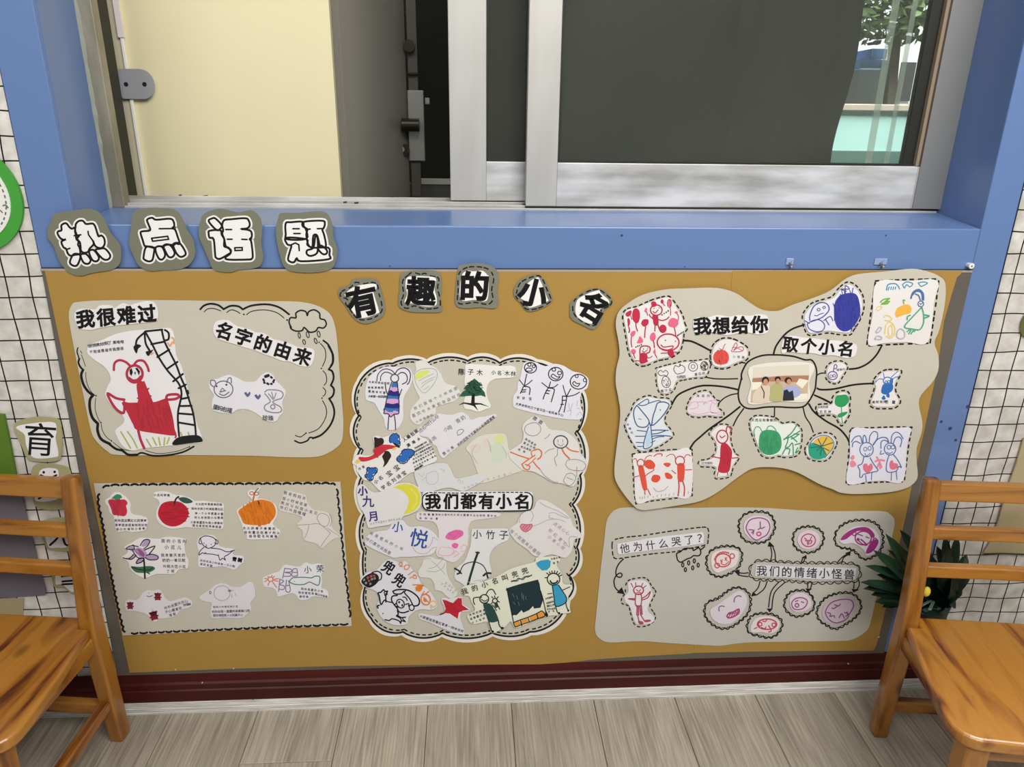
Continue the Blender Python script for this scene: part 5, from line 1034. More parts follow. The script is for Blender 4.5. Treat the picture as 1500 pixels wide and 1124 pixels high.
card('drawing_cutout','pale translucent cutout of faint tulips with a yellow-green dot', N_,
 "0,400 100,330 250,300 400,300 440,360 460,480 520,560 600,680 630,740 500,790 350,840 130,900 100,830 60,720 0,560 -60,480", Ya, [
 ('green_dot','d4dc96',[('f',"285,350 310,315 380,310 405,350 390,400 350,422 300,400")]),
 ('green_wash','ccd6c2',[('f',"230,450 320,420 380,440 430,560 350,640 250,630 260,540")]),
 ('pink_wash','dccdc4',[('f',"0,440 100,420 120,480 60,520 20,500"),('f',"150,380 200,360 230,420 200,460 160,440")]),
 ('faint_line','bdb0a8',[('s',5,"60,430 10,520 40,600 80,660"),('s',5,"200,370 230,440 240,520"),('s',5,"380,450 430,540 420,590"),('h',(140,870),(480,780),6,30,3)])], 'd9d7cb')
card('drawing_cutout','cutout of an orange stick figure and a round-faced pencil figure', N_,
 "640,180 700,120 780,80 850,110 900,170 960,240 1060,255 1150,270 1240,330 1310,420 1330,530 1390,600 1420,670 1370,750 1320,800 1280,900 1230,940 1150,920 1100,900 1000,890 880,820 760,760 640,740 560,680 480,600 460,520 540,460 620,400 640,300 625,240", Yb_, [
 ('orange_line','d9703c',[('s',11,"480,520 580,560 700,600"),('s',12,"770,500 820,485 860,520 850,580 810,610"),('s',9,"745,570 735,520 770,495"),('s',11,"780,560 700,610 620,670"),('s',10,"620,670 650,720 700,735 715,690 660,670"),('s',11,"760,640 800,690 840,730"),('s',11,"1165,460 1220,500 1310,518"),('s',13,"1110,480 1140,540 1200,600"),('s',8,"790,590 740,640 680,690")]),
 ('pencil_circle','4a4650',[('c',10,1094,396,86,76)]),
 ('pencil_line','8e8890',[('s',5,"1055,480 1050,560 1020,590 1030,650 1045,690"),('s',5,"840,730 900,810 1000,880 1060,890"),('s',5,"665,210 700,180 780,160 840,200 845,270 780,320 700,310 655,260",1),('s',5,"1160,660 1180,620 1280,610 1370,640 1400,690 1370,740 1290,745 1200,730 1155,680",1),('s',5,"1165,790 1230,780 1280,840 1210,930 1130,880 1165,790"),('s',5,"1170,830 1240,860"),('s',5,"900,360 940,330 960,300"),('s',5,"1060,370 1060,400"),('s',5,"1120,370 1120,400"),('s',5,"1060,420 1095,445 1130,420"),('s',5,"1290,700 1290,820"),('s',4,"900,540 940,500 1020,475")]),
 ('pink_line','d4887c',[('s',7,"1250,745 1300,750 1330,748")]),
 ('handwriting','4a4850',[('t','圆圆',(780,110),(850,155),50,0),('t','妈妈说我',(675,365),(780,430),30,.008,0,.1),('t','喜欢太阳',(655,410),(770,470),30,.008,0,.1),('t','她在笑呀',(620,455),(720,495),30,.008,0,.1),('t','哈哈',(590,490),(650,515),30,.008)])], 'dddbd8')
card('drawing_cutout','cutout of a yellow crescent moon and blue characters 小九月 down its left', M_,
 "110,790 150,750 200,760 260,820 330,850 420,830 500,780 600,740 740,735 850,780 890,870 895,980 850,1060 760,1110 670,1140 640,1180 500,1240 380,1260 260,1280 230,1230 200,1120 140,1020 110,900", Yc_, [
 ('moon','d9d446',[('p',"545,790 620,755 700,740 780,752 840,790 875,850 888,920 870,990 840,1040 790,1080 740,1100 680,1112 700,1070 725,1020 740,960 735,910 700,860 650,820 600,800")]),
 ('moon_shade','e2df6a',[('s',10,"760,800 830,880 830,980 780,1050")]),
 ('blue_characters','3a3078',[('t','小',(178,828),(178,828),120,.02),('t','九',(245,955),(245,955),150,.008),('t','月',(300,1140),(300,1140),130,.012,-8)]),
 ('handwriting','a8a6b0',[('h',(280,1230),(620,1165),12,30,3)])], 'dedcdc')
card('lettering_strip','bold lettering strip reading 我们都有小名 with a black ring, centre of the middle poster', (500,710,3.947),
 "470,60 500,42 700,40 900,42 1085,42 1105,70 1100,130 1080,150 900,156 700,158 520,152 480,140 466,110", Yc_, [
 ('black_ring','16161a',[('s',5,"500,48 475,65 468,100 480,138 520,150 700,155 900,154 1070,150 1100,130 1105,75 1085,50 1060,46"),('d',4,18,8,"510,46 700,50 900,46 1080,46")]),
 ('lettering','121214',[('t','我们都有小名',(530,98),(1042,98),92,.020)])], 'e8e6ea')
card('drawing_cutout','thin paper slip with a line of small writing, widening into pink hearts and blobs', (500,710,3.947),
 "440,165 520,158 700,160 900,162 910,185 840,198 760,210 735,250 735,300 725,370 690,420 650,450 590,430 548,400 560,330 560,260 530,215 445,205", Ya-.0004, [
 ('pink_blob','e06aa8',[('f',"602,300 620,280 660,262 700,268 705,290 680,310 650,322 610,315"),('f',"638,350 655,338 678,348 665,370 645,365"),('x',4,655,290,40,20,14,-20,10)]),
 ('pink_line','e4a0b8',[('s',2.5,"575,365 560,400 600,412 650,400 640,370 580,362"),('s',2.5,"690,370 705,350 725,360 715,385 690,385"),('s',2.5,"640,400 660,385 680,400 650,420")]),
 ('handwriting','3a3840',[('t','它叫糖糖',(458,172),(530,174),14,.012,0,.1),('t','我的小名叫天天',(550,174),(655,176),14,.008,0,.1),('t','因为是夏天出生的呀',(675,176),(825,180),14,.008,0,.1),('t','喜欢的',(850,180),(890,182),13,.008,0,.1),('t','粉粉的夏',(458,195),(552,198),14,.006,0,.1)])], 'e0d9dd')
card('drawing_cutout','cutout with large blue characters 小悦 over an outlined fish-like loop', O_,
 "540,385 660,350 740,430 860,430 960,450 1050,510 1110,600 1080,690 1020,770 880,790 740,800 640,800 560,810 430,760 300,700 210,640 220,560 320,500 480,470", Yb_, [
 ('blue_characters','2d4f96',[('t','小',(605,435),(605,435),140,.006,8),('t','悦',(865,575),(865,575),235,.004,12)]),
 ('loop_line','c4a494',[('s',5,"790,680 820,730 880,760 960,755 1020,700 1080,680"),('s',5,"1030,560 1020,620 980,680 900,700"),('s',5,"1040,560 1095,600")]),
 ('handwriting','6c6872',[('t','我是爸妈的小悦',(285,515),(650,700),44,0,0,.1),('t','他们喜欢说我是',(235,585),(500,750),44,0,0,.1)])], 'dfdde3')
card('drawing_cutout','pale cutout of a faint pencilled star, middle of the lower poster', Q_,
 "925,30 1000,10 1090,40 1190,60 1200,160 1220,250 1280,360 1335,440 1300,500 1250,515 1190,480 1140,430 1060,410 1050,340 1000,270 880,255 855,190 900,110", Yb_+.0004, [
 ('pencil_line','b0a9ae',[('s',5,"930,40 980,25 1010,40"),('s',5,"980,150 1060,130 1150,40"),('s',5,"1020,60 1100,130 1180,220"),('s',5,"960,180 1060,190 1150,150 1180,90"),('s',5,"1100,20 1150,15 1165,40"),('h',(1150,350),(1280,440),5,36,3.5),('h',(1200,330),(1310,420),4,36,3.5)])], 'dbdbd9')
card('drawing_cutout','cutout with 小竹子 in pen above a bow-like bamboo drawing', Pq_,
 "10,470 60,460 200,458 400,455 455,470 465,540 440,600 350,640 270,700 230,780 230,880 250,980 200,1060 100,1110 0,1130 -60,1160 -120,1120 -200,1060 -180,950 -80,850 -20,700 0,600", Yb_, [
 ('bamboo_stem','22322c',[('s',20,"85,745 50,840 20,940 -10,1040 -40,1150"),('s',14,"60,745 100,750")]),
 ('bow_line','2c2c30',[('s',8,"-130,975 -90,900 0,865 80,870 150,910 190,985"),('s',17,"150,1030 190,1000 240,1000"),('s',15,"190,1000 205,1055"),('s',14,"-200,940 -130,985 -170,1010"),('s',12,"-150,975 -115,1005")]),
 ('faint_line','b6b8b8',[('s',4,"30,1095 150,1080"),('s',4,"0,1120 -50,1100")]),
 ('handwriting','26242c',[('t','小竹子',(75,525),(400,535),115,0,0,.04)])], 'dfdfe0')
card('drawing_cutout','pale pink-edged cutout of faint writing and a small hatched red heart', Pq_,
 "800,130 850,100 950,130 1050,190 1150,260 1220,340 1250,420 1330,500 1345,560 1260,590 1240,680 1210,760 1150,810 1060,790 980,770 860,800 760,780 690,710 600,650 540,600 470,500 480,450 560,390 590,310 680,240 760,210", Yb_, [
 ('pink_heart','d98aa0',[('f',"605,430 630,400 680,405 740,405 735,450 680,490 630,475")]),
 ('heart_hatching','b04a68',[('s',6,"600,430 625,400 680,408 740,402 735,450 670,495 620,470",1),('m',5,"640,470 690,410|665,480 720,415|625,450 660,410")]),
 ('faint_line','aaa4ac',[('s',4,"590,380 600,300 660,240 730,240 760,300 730,370"),('s',4,"745,430 850,390 940,350 1050,340 1150,370"),('s',4,"950,270 1010,260 1100,300 1180,330"),('s',4,"830,130 930,190 1060,240 1200,330"),('s',5,"960,290 950,320 1000,330"),('s',4,"1130,600 1200,680 1200,560 1300,560")]),
 ('handwriting','b8909c',[('t','点点心心',(1030,400),(1180,510),50,0,0,.1),('t','粉红爱心',(970,480),(1150,640),50,0,0,.1),('t','小爱心呀',(960,560),(1120,690),46,0,0,.1)]),
 ('pencil_writing','a09a98',[('t','有个圆圈真好看呀',(500,490),(820,760),50,0,0,.1)])], 'dfdada')
card('drawing_cutout','cutout of an outlined pig in a night cap with a basket and orange fish', Q_,
 "430,80 500,40 570,60 640,90 700,60 780,160 850,240 900,350 990,420 1080,560 1080,620 1010,655 900,650 820,670 740,740 720,820 620,845 500,820 410,750 360,670 350,600 380,520 340,430 230,385 160,340 150,280 240,200 340,170", Yb_+.0002+-.0006, [
 ('pig_outline','17161a',[('s',13,"545,430 600,410 700,410 780,440 850,500 870,560 850,600 800,610"),('s',11,"700,420 690,450 750,520 790,600"),('s',12,"600,480 540,490 530,540 560,590 600,640 620,680 680,690 740,670"),('s',12,"545,430 570,460 640,460 680,430"),('c',10,775,628,30,36),('c',10,638,580,44,56,-30),('e',622,562,11,16),('e',660,600,11,16),('s',10,"665,500 700,505 720,540"),('s',10,"700,590 740,580 735,610"),('s',10,"590,570 570,600 610,625"),
  ('s',12,"470,550 440,540 400,590 380,490 365,450 400,440 430,410 450,430 480,430 460,470 460,560"),('s',9,"440,440 450,480 480,460"),('s',10,"480,555 530,565"),('s',13,"380,600 355,610 365,635"),('s',12,"600,660 610,710 590,730 640,750 700,745"),('s',11,"450,775 500,785 540,765 620,790 640,820 650,790 700,800"),('e',425,700,8,8),('m',9,"620,745 660,790|660,760 700,800|600,720 640,745")]),
 ('lettering','141416',[('g','兜',492,140,168,34,.028,.85),('g','兜',622,292,168,34,.028,.85)]),
 ('basket','1d1c20',[('f',"160,310 200,250 290,205 360,230 375,290 330,350 260,385 200,360")]),
 ('basket_handle','17161a',[('s',10,"290,200 360,185 405,220 400,280 360,300")]),
 ('basket_check','a8544c',[('p',"222,255 250,242 256,272 232,284"),('p',"262,236 292,226 298,254 268,266"),('p',"304,226 330,230 330,252 308,254"),('p',"238,296 262,284 270,308 250,320")]),
 ('basket_weave','8f9694',[('p',"274,276 300,264 306,288 282,298"),('p',"312,262 336,258 334,282 316,288"),('p',"180,290 200,272 210,292 190,308"),('p',"200,322 224,310 232,332 214,346"),('p',"256,334 280,322 286,344 264,356")]),
 ('orange_number','d98a3c',[('s',8,"615,105 645,75 660,100 630,120 670,125"),('c',8,715,135,32,26,-40),('s',8,"800,180 730,230"),('s',8,"800,225 830,240 830,270 790,265"),('s',8,"820,230 750,270")]),
 ('orange_fish','dd7b22',[('s',8,"790,350 860,350 920,360 850,380 830,420 870,400 900,370"),('f',"820,385 870,350 910,365 890,420 850,430"),('c',10,945,530,56,66,-20),('s',8,"930,430 900,480 960,450 985,430"),('s',8,"925,500 950,540 985,560"),('f',"925,510 960,530 950,560 920,545")]),
 ('yellow_fin','e0c25e',[('s',8,"1000,560 1050,545 1080,590 1040,620 1010,600 1015,640")])], 'dedce4')
card('drawing_cutout','cutout of a solid red five-pointed star with a line of writing below', Q_,
 "860,720 890,700 1000,720 1100,730 1170,690 1170,620 1140,560 1150,510 1250,520 1330,500 1390,510 1400,590 1480,640 1470,670 1380,690 1370,760 1400,850 1420,930 1390,955 1290,930 1150,880 1000,810 880,770", Yb_, [
 ('red_star','bc2336',[('p',"1150,530 1200,540 1275,575 1340,510 1385,515 1390,595 1475,655 1395,665 1350,690 1335,765 1290,735 1240,700 1180,695 1160,710 1190,640"),('x',9,1290,630,90,70,20,20,30)]),
 ('dark_stroke','5c1c24',[('s',12,"1125,712 1170,695")]),
 ('handwriting','33303a',[('t','大家都说我像红星星一样快乐呀',(890,735),(1390,915),36,.01,0,.1)])], 'dcdae0')
card('drawing_cutout','wide cream cutout of people beside a dark blackboard, titled 我的小名叫兜兜', R_,
 "-20,380 100,345 300,290 420,240 560,160 720,110 860,70 880,20 1000,10 1140,5 1170,50 1130,110 1190,220 1210,340 1300,350 1320,400 1270,500 1290,640 1290,690 1180,700 1130,720 1030,730 900,770 640,875 570,800 500,860 440,900 340,940 300,850 270,800 120,830 60,790 40,720 130,660 90,560 60,490 -10,470", Yc_, [
 ('blackboard','1c3338',[('p',"525,390 600,365 700,335 800,310 900,285 920,340 935,440 960,540 940,600 930,630 850,640 840,610 790,660 720,690 700,660 640,720 600,720 585,740 570,640 545,540")]),
 ('board_highlight','5c7880',[('m',4,"590,460 610,500|640,480 650,530|700,450 710,520|720,470 725,540|750,490 755,530|600,560 620,590|660,560 670,600")]),
 ('orange_brick','e29b3a',[('p',"600,810 670,785 690,830 625,862"),('p',"685,782 765,748 780,800 700,832"),('p',"790,740 880,705 895,755 812,795"),('p',"888,702 950,670 985,725 905,760")]),
 ('blue_dress','3a9bc4',[('f',"1075,350 1150,350 1200,430 1245,510 1230,575 1125,615 1095,500"),('p',"875,85 930,55 1020,40 1055,60 1050,130 1010,170 950,175 900,130")]),
 ('green_dress','2b4a46',[('f',"235,580 310,580 360,640 400,720 412,790 310,805 270,730 245,650"),('f',"370,580 405,570 410,620 380,630"),('x',5,320,690,60,100,16,75,30)]),
 ('black_outline','17171a',[('c',9,245,522,54,52),('s',8,"265,470 300,415 350,410 385,470"),('s',8,"215,500 120,510 115,560 130,590"),('s',7,"210,525 245,550 285,530"),('c',9,375,545,30,28),('m',8,"350,510 335,495|375,505 370,485|400,515 415,495|410,550 430,560|340,570 325,580"),('s',8,"400,590 420,620 435,650"),('s',7,"350,600 380,640 395,665"),('s',9,"300,805 330,900 345,925"),('e',348,922,16,16),('s',9,"415,780 430,850 460,875"),('e',465,878,20,14),
  ('c',9,1090,282,76,72),('m',8,"1030,225 1005,205|1050,215 1040,190|1075,208 1070,180|1100,205 1105,178|1125,210 1140,185|1145,225 1170,205|1160,245 1190,230|1015,260 985,265"),('s',12,"1050,300 1070,330 1120,325 1140,300"),('m',7,"1020,460 1070,455|1200,415 1290,375"),('s',8,"1115,610 1135,680 1160,700"),('e',1158,697,14,14),('s',8,"1240,570 1250,620 1272,665"),('e',1270,664,12,14),('s',8,"1075,355 1095,500 1120,612 1230,575 1248,510 1195,420 1150,352"),
  ('m',8,"930,420 960,520 1000,700|520,390 560,600 600,800|1000,680 1020,720|600,810 690,775 780,745 880,702 950,670 985,728 900,762 815,797 700,835 625,862 600,810|685,782 705,850|775,745 795,800|885,702 900,760"),('f',"990,680 1010,690 1020,735 995,735"),('s',7,"510,410 540,415")]),
 ('handwriting','1e1d22',[('t','我的小名叫兜兜',(5,430),(740,180),82,.006,0,.03),('s',6,"575,315 610,295 640,305 680,275 720,285 760,245 820,240"),('s',6,"575,300 620,305 660,270 700,280 740,250 780,255 825,228"),('t','妈妈的好多',(75,715),(240,660),30,.012,0,.1),('t','话我都记得',(85,765),(245,705),30,.012,0,.1),('t','小小宝呀',(105,810),(240,760),28,.012,0,.1),('t','兜兜真乖',(1000,520),(1070,500),24,.012,0,.1),('t','老师说我',(1010,575),(1080,555),26,.012,0,.1),('t','喜欢上学',(1020,610),(1090,595),26,.012,0,.1),('t','天天去呀',(1020,650),(1100,640),26,.012,0,.1),('t','学校',(1035,680),(1090,670),24,.012),('t','花瓶水果',(1070,35),(1160,15),26,.01,0,.1),('t','很多',(1095,85),(1140,70),28,.012)])], 'e3e4d2')
# ================================================================ LOWER RIGHT POSTER
A5, B5 = (865,735,5.229), (1080,735,5.229)
YE = -.0066
draw(poE, A5, YE, [('dashed_outline','1a1a1c',[('d',7,30,16,"165,330 180,295 260,275 400,260 560,235 700,215 840,198 890,200 905,230 900,290 885,330 760,360 640,385 480,400 300,425 200,438 175,420 168,380",1),('d',7,24,14,"270,640 300,600 400,583 440,600 470,650 500,690 480,740 455,800 490,860 495,900 450,945 370,960 330,930 305,850 290,800 240,780 240,740 265,700",1)]),
 ('curled_arrow','1a1a1c',[('s',7,"252,440 215,480 195,530 200,570 230,580 242,560 225,548 195,570 180,610 190,660 225,695"),('p',"200,700 240,655 262,712")]),
 ('rain_cloud','1a1a1c',[('s',7,"665,440 660,400 690,385 720,360 780,360 790,375 830,355 845,390 830,415 790,415 770,430 740,440 690,465 665,445"),('s',7,"845,370 875,345"),('c',6,707,485,8,16),('c',6,752,470,8,16),('c',6,795,455,8,16),('c',6,727,522,8,15),('c',6,783,508,8,15),('c',6,825,487,8,15)])])
def cloudring(fr, name, pts, outer=1.0, L=44):
    I = Ink(fr); q = P(pts); ccx = sum(p[0] for p in q)/len(q); ccy = sum(p[1] for p in q)/len(q)
    g = lambda s: [(ccx+(p[0]-ccx)*s, ccy+(p[1]-ccy)*s) for p in q]
    I.bumps(crom(g(1.0), True, 8), 9, L, 17, 0.0); I.bumps(crom(g(.985), True, 8), 6, L*.85, 9, 0.12)
    I.build('scalloped_ring', ink('1a1a1e'), poE, YE-.0004)['kind'] = 'stuff'
rings = {
 'crying': (B5,"40,120 100,90 170,85 240,100 275,150 280,200 255,260 210,300 130,310 60,290 25,230 20,170"),
 'curly': (A5,"910,400 960,365 1030,350 1110,355 1150,385 1150,440 1120,510 1050,550 990,570 920,540 895,470"),
 'small1': (B5,"450,230 500,205 570,200 630,225 655,265 640,330 600,370 540,385 480,370 440,330 435,280"),
 'girl': (B5,"780,210 850,165 940,150 1040,165 1095,220 1110,300 1090,370 1030,420 970,435 930,400 900,370 850,350 790,345 755,310 760,250"),
 'smile': (A5,"900,780 980,750 1060,690 1130,665 1200,700 1220,770 1200,850 1140,910 1060,960 980,960 900,900 880,840"),
 'wide': (B5,"120,880 200,865 290,880 335,920 335,960 290,1020 230,1035 150,1015 90,1000 85,940"),
 'wow': (B5,"400,710 460,690 530,695 570,740 585,790 560,840 510,860 450,875 390,840 365,790"),
 'grump': (B5,"690,740 780,710 870,710 930,760 940,820 900,880 830,930 750,970 690,940 640,910 615,850 640,790")}
for k, (fr, pts) in rings.items(): cloudring(fr, k, pts)
I = Ink(B5); I.bumps(crom(P("130,470 200,460 400,475 600,480 800,480 920,490 935,520 920,600 800,610 600,615 400,600 200,590 120,585 100,530"), True, 8), 7, 62, 20); I.bumps(crom(P("132,474 200,465 400,479 600,484 800,485 915,494 928,520 915,594 800,604 600,609 400,595 200,585 124,580 106,530"), True, 8), 5, 50, 11, .12)
I.build('scalloped_ring', ink('1a1a1e'), poE, YE-.0004)['kind'] = 'stuff'
draw(poE, B5, YE-.0005, [('double_arrow','1a1a1e',[('m',6,"255,455 265,400 252,330|292,455 288,390 265,330|490,465 500,440 505,430|505,468 515,445 522,430|765,470 800,430 845,400|800,475 815,430 862,400|175,610 160,660 125,700|230,610 205,670 150,715|320,615 260,690 240,810|365,620 285,700 265,820|540,620 540,660|575,620 560,670|895,615 892,665|930,600 935,640 915,675|85,575 40,570 5,560|85,545 50,550 10,545"),
  ('p',"232,345 245,305 285,345"),('p',"490,430 530,408 532,440"),('p',"825,395 872,378 862,418"),('p',"105,728 120,692 155,718"),('p',"225,820 272,820 248,850"),('p',"522,665 575,668 540,692"),('p',"875,668 935,675 888,698"),('p',"18,520 -22,535 15,572")])])
Y2 = -.0082
card('lettering_strip','typed lettering strip reading 他为什么哭了？ on the lower right poster', A5, "205,325 500,275 860,235 870,260 865,320 700,345 450,375 220,405 208,390", Y2, [('lettering','2a2a30',[('t','他为什么哭了',(262,358),(755,295),76,.002),('t','？',(835,280),(835,280),78,.004)])], 'e2e0e6', smooth=False)
card('lettering_strip','typed lettering strip reading 我们的情绪小怪兽 in the middle of the arrows', B5, "145,485 400,498 700,508 912,510 905,600 700,598 400,585 135,570", Y2, [('lettering','2a2a30',[('t','我们的情绪小怪兽',(188,530),(858,558),84,.004)])], 'dedce2', smooth=False)
card('drawing_cutout','cutout of a thin red crying child with raised arms and spiky hair', A5, "290,620 340,608 400,605 440,625 465,680 475,720 445,790 440,840 490,890 470,930 400,940 350,935 325,880 300,800 270,770 262,730 290,690", Y2, [
 ('red_outline','a83e56',[('c',7,368,680,38,32),('m',5,"325,655 310,625|348,650 345,620|390,650 400,625|400,665 425,645"),('s',6,"345,715 345,790 385,795 388,715 345,712"),('s',6,"345,745 290,745 340,755"),('s',6,"390,745 430,720 458,690 440,735 395,755"),('m',5,"350,675 365,685|385,675 372,685|355,698 375,694 385,700")]),
 ('red_trousers','a8485c',[('m',7,"358,800 355,870|368,800 368,870|378,800 385,870|390,800 395,865|350,800 390,800"),('m',6,"360,870 375,930|385,870 410,910"),('f',"365,915 400,920 405,938 375,940"),('f',"410,910 455,905 460,918 420,925")])], 'e4dfe4')
def monster(lbl, fr, outline, items, col='e0d0dc'): card('drawing_cutout', lbl, fr, outline, Y2, items, col)
monster('round pink face cutout, crying with an arrow above, topmost of the scallop-ringed faces', B5, "60,150 110,118 180,110 240,130 262,190 240,260 190,295 120,295 65,250 50,200",[('purple_outline','8a4a80',[('s',6,"70,190 100,140 170,125 230,145 250,200 225,255 190,275 150,295 110,275 75,225",1),('m',6,"175,155 180,205 210,195|90,215 130,220|110,240 125,228 120,250|180,200 160,215")]),('pink_mouth','c04a80',[('c',7,165,248,16,14)])])
monster('cutout face with curly red hair and crossed-out eyes, left of the arrows', A5, "930,410 990,375 1060,370 1125,380 1135,420 1110,490 1040,520 970,545 930,500",[('red_outline','c4505a',[('c',7,1015,450,58,50),('c',6,1085,418,18,18),('c',6,970,490,18,18),('b',6,20,8,0,"955,450 975,410 1015,392 1060,400"),('m',5,"995,450 1010,465|1010,445 1000,470|1030,430 1045,455|1045,428 1030,450|1000,475 1030,485 1060,460")])],'e6dcda')
monster('smallest round face cutout, red, between the crying face and the pigtailed girl', B5, "480,250 540,222 600,235 632,280 610,340 550,365 490,350 462,300",[('red_outline','b04868',[('c',6,545,297,54,48),('m',6,"515,280 530,290|570,270 560,290|520,300 570,300 560,325|535,300 540,330|550,300 548,325")])])
monster('cutout of a sleeping girl with dark magenta pigtails, right top of the lower poster', B5, "785,300 820,250 880,205 960,190 1050,215 1090,280 1090,350 1050,400 990,415 975,380 930,340 880,320 820,325",[('magenta_hair','a0357e',[('f',"790,290 840,235 920,200 1000,200 1050,250 1040,280 990,235 930,225 890,245 830,290"),('f',"985,395 1000,350 1030,300 1075,290 1080,320 1050,370 1015,395")]),('magenta_outline','9a3a78',[('c',7,965,280,62,52),('c',6,895,245,14,16),('c',6,1055,295,14,14),('m',6,"925,250 960,262|985,270 1010,280|930,300 950,320 970,330"),('s',8,"945,290 960,300 985,325"),('e',925,290,12,12),('e',985,330,16,10)])],'e2d8e6')
monster('largest cutout face, pale, laughing with a toothy mouth, left below the arrows', A5, "920,830 980,790 1060,730 1140,685 1190,720 1195,790 1150,870 1080,930 990,935 930,890",[('purple_line','8a5a86',[('s',6,"985,840 985,810 1005,800 1025,805"),('s',6,"1100,770 1105,740 1130,722 1155,728")]),('magenta_mouth','a84078',[('s',8,"1045,880 1060,855 1095,845 1135,825 1135,855 1100,880 1060,892 1045,880"),('m',5,"1060,885 1075,855|1075,890 1095,850|1095,880 1115,840|1115,870 1130,835|1050,865 1130,850")])],'dcd4dc')
monster('cutout of a wide red face with round eyes, lowest of the scallop-ringed faces', B5, "110,940 150,895 220,880 290,890 325,930 310,980 260,1010 190,1000 110,1000",[('red_outline','c0405c',[('c',7,228,940,74,40),('m',6,"195,915 215,920 225,905|130,975 150,965|240,950 260,990 240,1000"),('c',6,175,940,14,14),('c',6,280,945,14,14),('s',6,"185,965 210,975 220,960")])],'e6dade')
monster('cutout of a small round purple face with an open mouth, right below the lettering', B5, "405,740 460,705 520,710 560,750 565,800 520,835 450,845 410,810",[('purple_outline','8f4a80',[('s',6,"420,770 450,742 500,738 535,760 525,800 490,825 440,825 420,800",1),('m',6,"445,765 465,758|490,768 510,775"),('c',6,457,795,14,14)])])
monster('mauve cutout face with squeezed eyes and zigzag mouth, right bottom of the lower poster', B5, "665,800 720,755 800,735 880,745 900,800 880,860 820,910 750,940 690,925 650,870",[('purple_outline','805074',[('s',6,"680,830 720,775 800,750 870,755 890,800 860,860 830,905 760,930 710,910 680,870",1),('m',6,"745,790 775,800 790,785|770,800 740,820 725,815|690,850 715,860 710,880 740,875 745,890|780,890 800,860 820,895|820,850 850,860 830,880|840,845 845,870")])],'cdb8c8')
# ================================================================ TITLE CARDS
A6, B6, C6, D6 = (60,300,6.818),(280,300,6.818),(490,380,6.818),(700,380,6.818)
YT = -.0075
def bubble(lbl, fr, outline, shapes, lines):
    o = sheet('title_card', fr, P(outline), YT, paper('767766'), True, .0012, label=lbl, cat='letter card', group=None)
    I = Ink(fr)
    for s in shapes: q = crom(P(s), True, 4); I.fill(q); I.ribbon(q, 54, True)
    I.build('white_backing', paper('e9e8e2'), o, YT-.0003)
    I = Ink(fr)
    for s in shapes: I.fill(crom(P(s), True, 4))
    I.build('white_fill', paper('ecebea'), o, YT-.00045)
    I = Ink(fr)
    for s in shapes: I.ribbon(crom(P(s), True, 4), 20, True)
    for s in lines: I.ribbon(P(s), 16)
    I.build('black_outline', ink('121214'), o, YT-.0006)
bubble('grey-green card with white bubble character 热, leftmost of the four on the blue sill', A6,
 "100,170 140,90 300,60 480,40 580,80 650,180 700,290 790,400 800,520 780,600 700,650 520,680 400,710 300,690 240,640 180,560 130,420 70,330 70,230",
 ["205,205 250,185 285,225 310,240 335,230 345,270 355,300 350,330 375,360 370,400 385,430 390,490 340,500 300,510 270,490 250,440 225,425 205,370 250,345 225,350 190,330 165,285 175,265 205,255",
  "345,225 350,190 380,162 420,162 450,192 515,188 540,215 560,275 575,315 605,308 632,340 635,395 605,432 560,425 535,400 520,360 525,395 485,440 470,470 430,480 400,460 395,410 385,370 355,345 380,310 350,300 340,260",
  "320,500 360,490 390,505 390,540 365,600 335,612 300,595 290,565","395,505 430,490 460,500 495,550 480,585 450,590 420,570","480,470 510,450 540,465 578,525 565,560 535,565 505,540","545,455 590,440 640,440 690,500 680,540 640,550 600,525"],
 ["470,265 475,300 500,335 522,365","250,450 290,435","330,310 400,300"])
bubble('grey-green card with white bubble character 点, second from the left on the blue sill', A6,
 "920,80 1000,40 1150,30 1330,50 1400,120 1460,250 1520,350 1540,480 1500,580 1400,640 1200,655 1080,660 980,610 920,500 880,380 900,220",
 ["1060,150 1110,130 1150,150 1290,140 1325,170 1330,215 1310,235 1340,250 1365,320 1385,390 1340,385 1330,400 1260,400 1220,415 1170,415 1130,430 1060,415 1035,410 1015,350 995,280 1020,265 1090,255 1075,200",
  "1045,430 1090,418 1130,435 1125,500 1110,555 1070,565 1030,545 1025,520","1145,430 1180,415 1215,430 1240,500 1215,545 1180,540 1150,480","1225,410 1265,395 1305,420 1335,480 1315,520 1275,520 1240,460","1320,400 1360,380 1400,400 1445,480 1430,510 1390,520 1350,480"],
 ["1105,335 1265,315 1275,345 1115,365 1105,335","1180,240 1320,238"])
bubble('grey-green card with white bubble character 话, third from the left on the blue sill', B6,
 "80,200 130,90 250,45 350,50 470,75 600,55 680,120 710,240 700,380 720,520 690,610 600,640 480,650 380,675 230,650 180,560 130,440 80,320",
 ["175,165 215,135 245,140 305,205 285,245 250,250","185,260 290,255 305,300 330,345 330,415 375,430 395,475 370,495 290,540 250,530 240,500 225,345 185,330 175,290",
  "330,155 400,145 540,135 575,160 585,205 560,235 500,243 560,250 600,270 605,320 585,345 600,370 615,500 605,540 560,548 370,548 345,525 390,490 395,450 350,420 335,370 330,340 310,290 320,255 310,205"],
 ["435,430 510,428 510,455 438,458 435,430","345,248 405,248","360,345 410,345","505,345 560,348","500,240 550,238"])
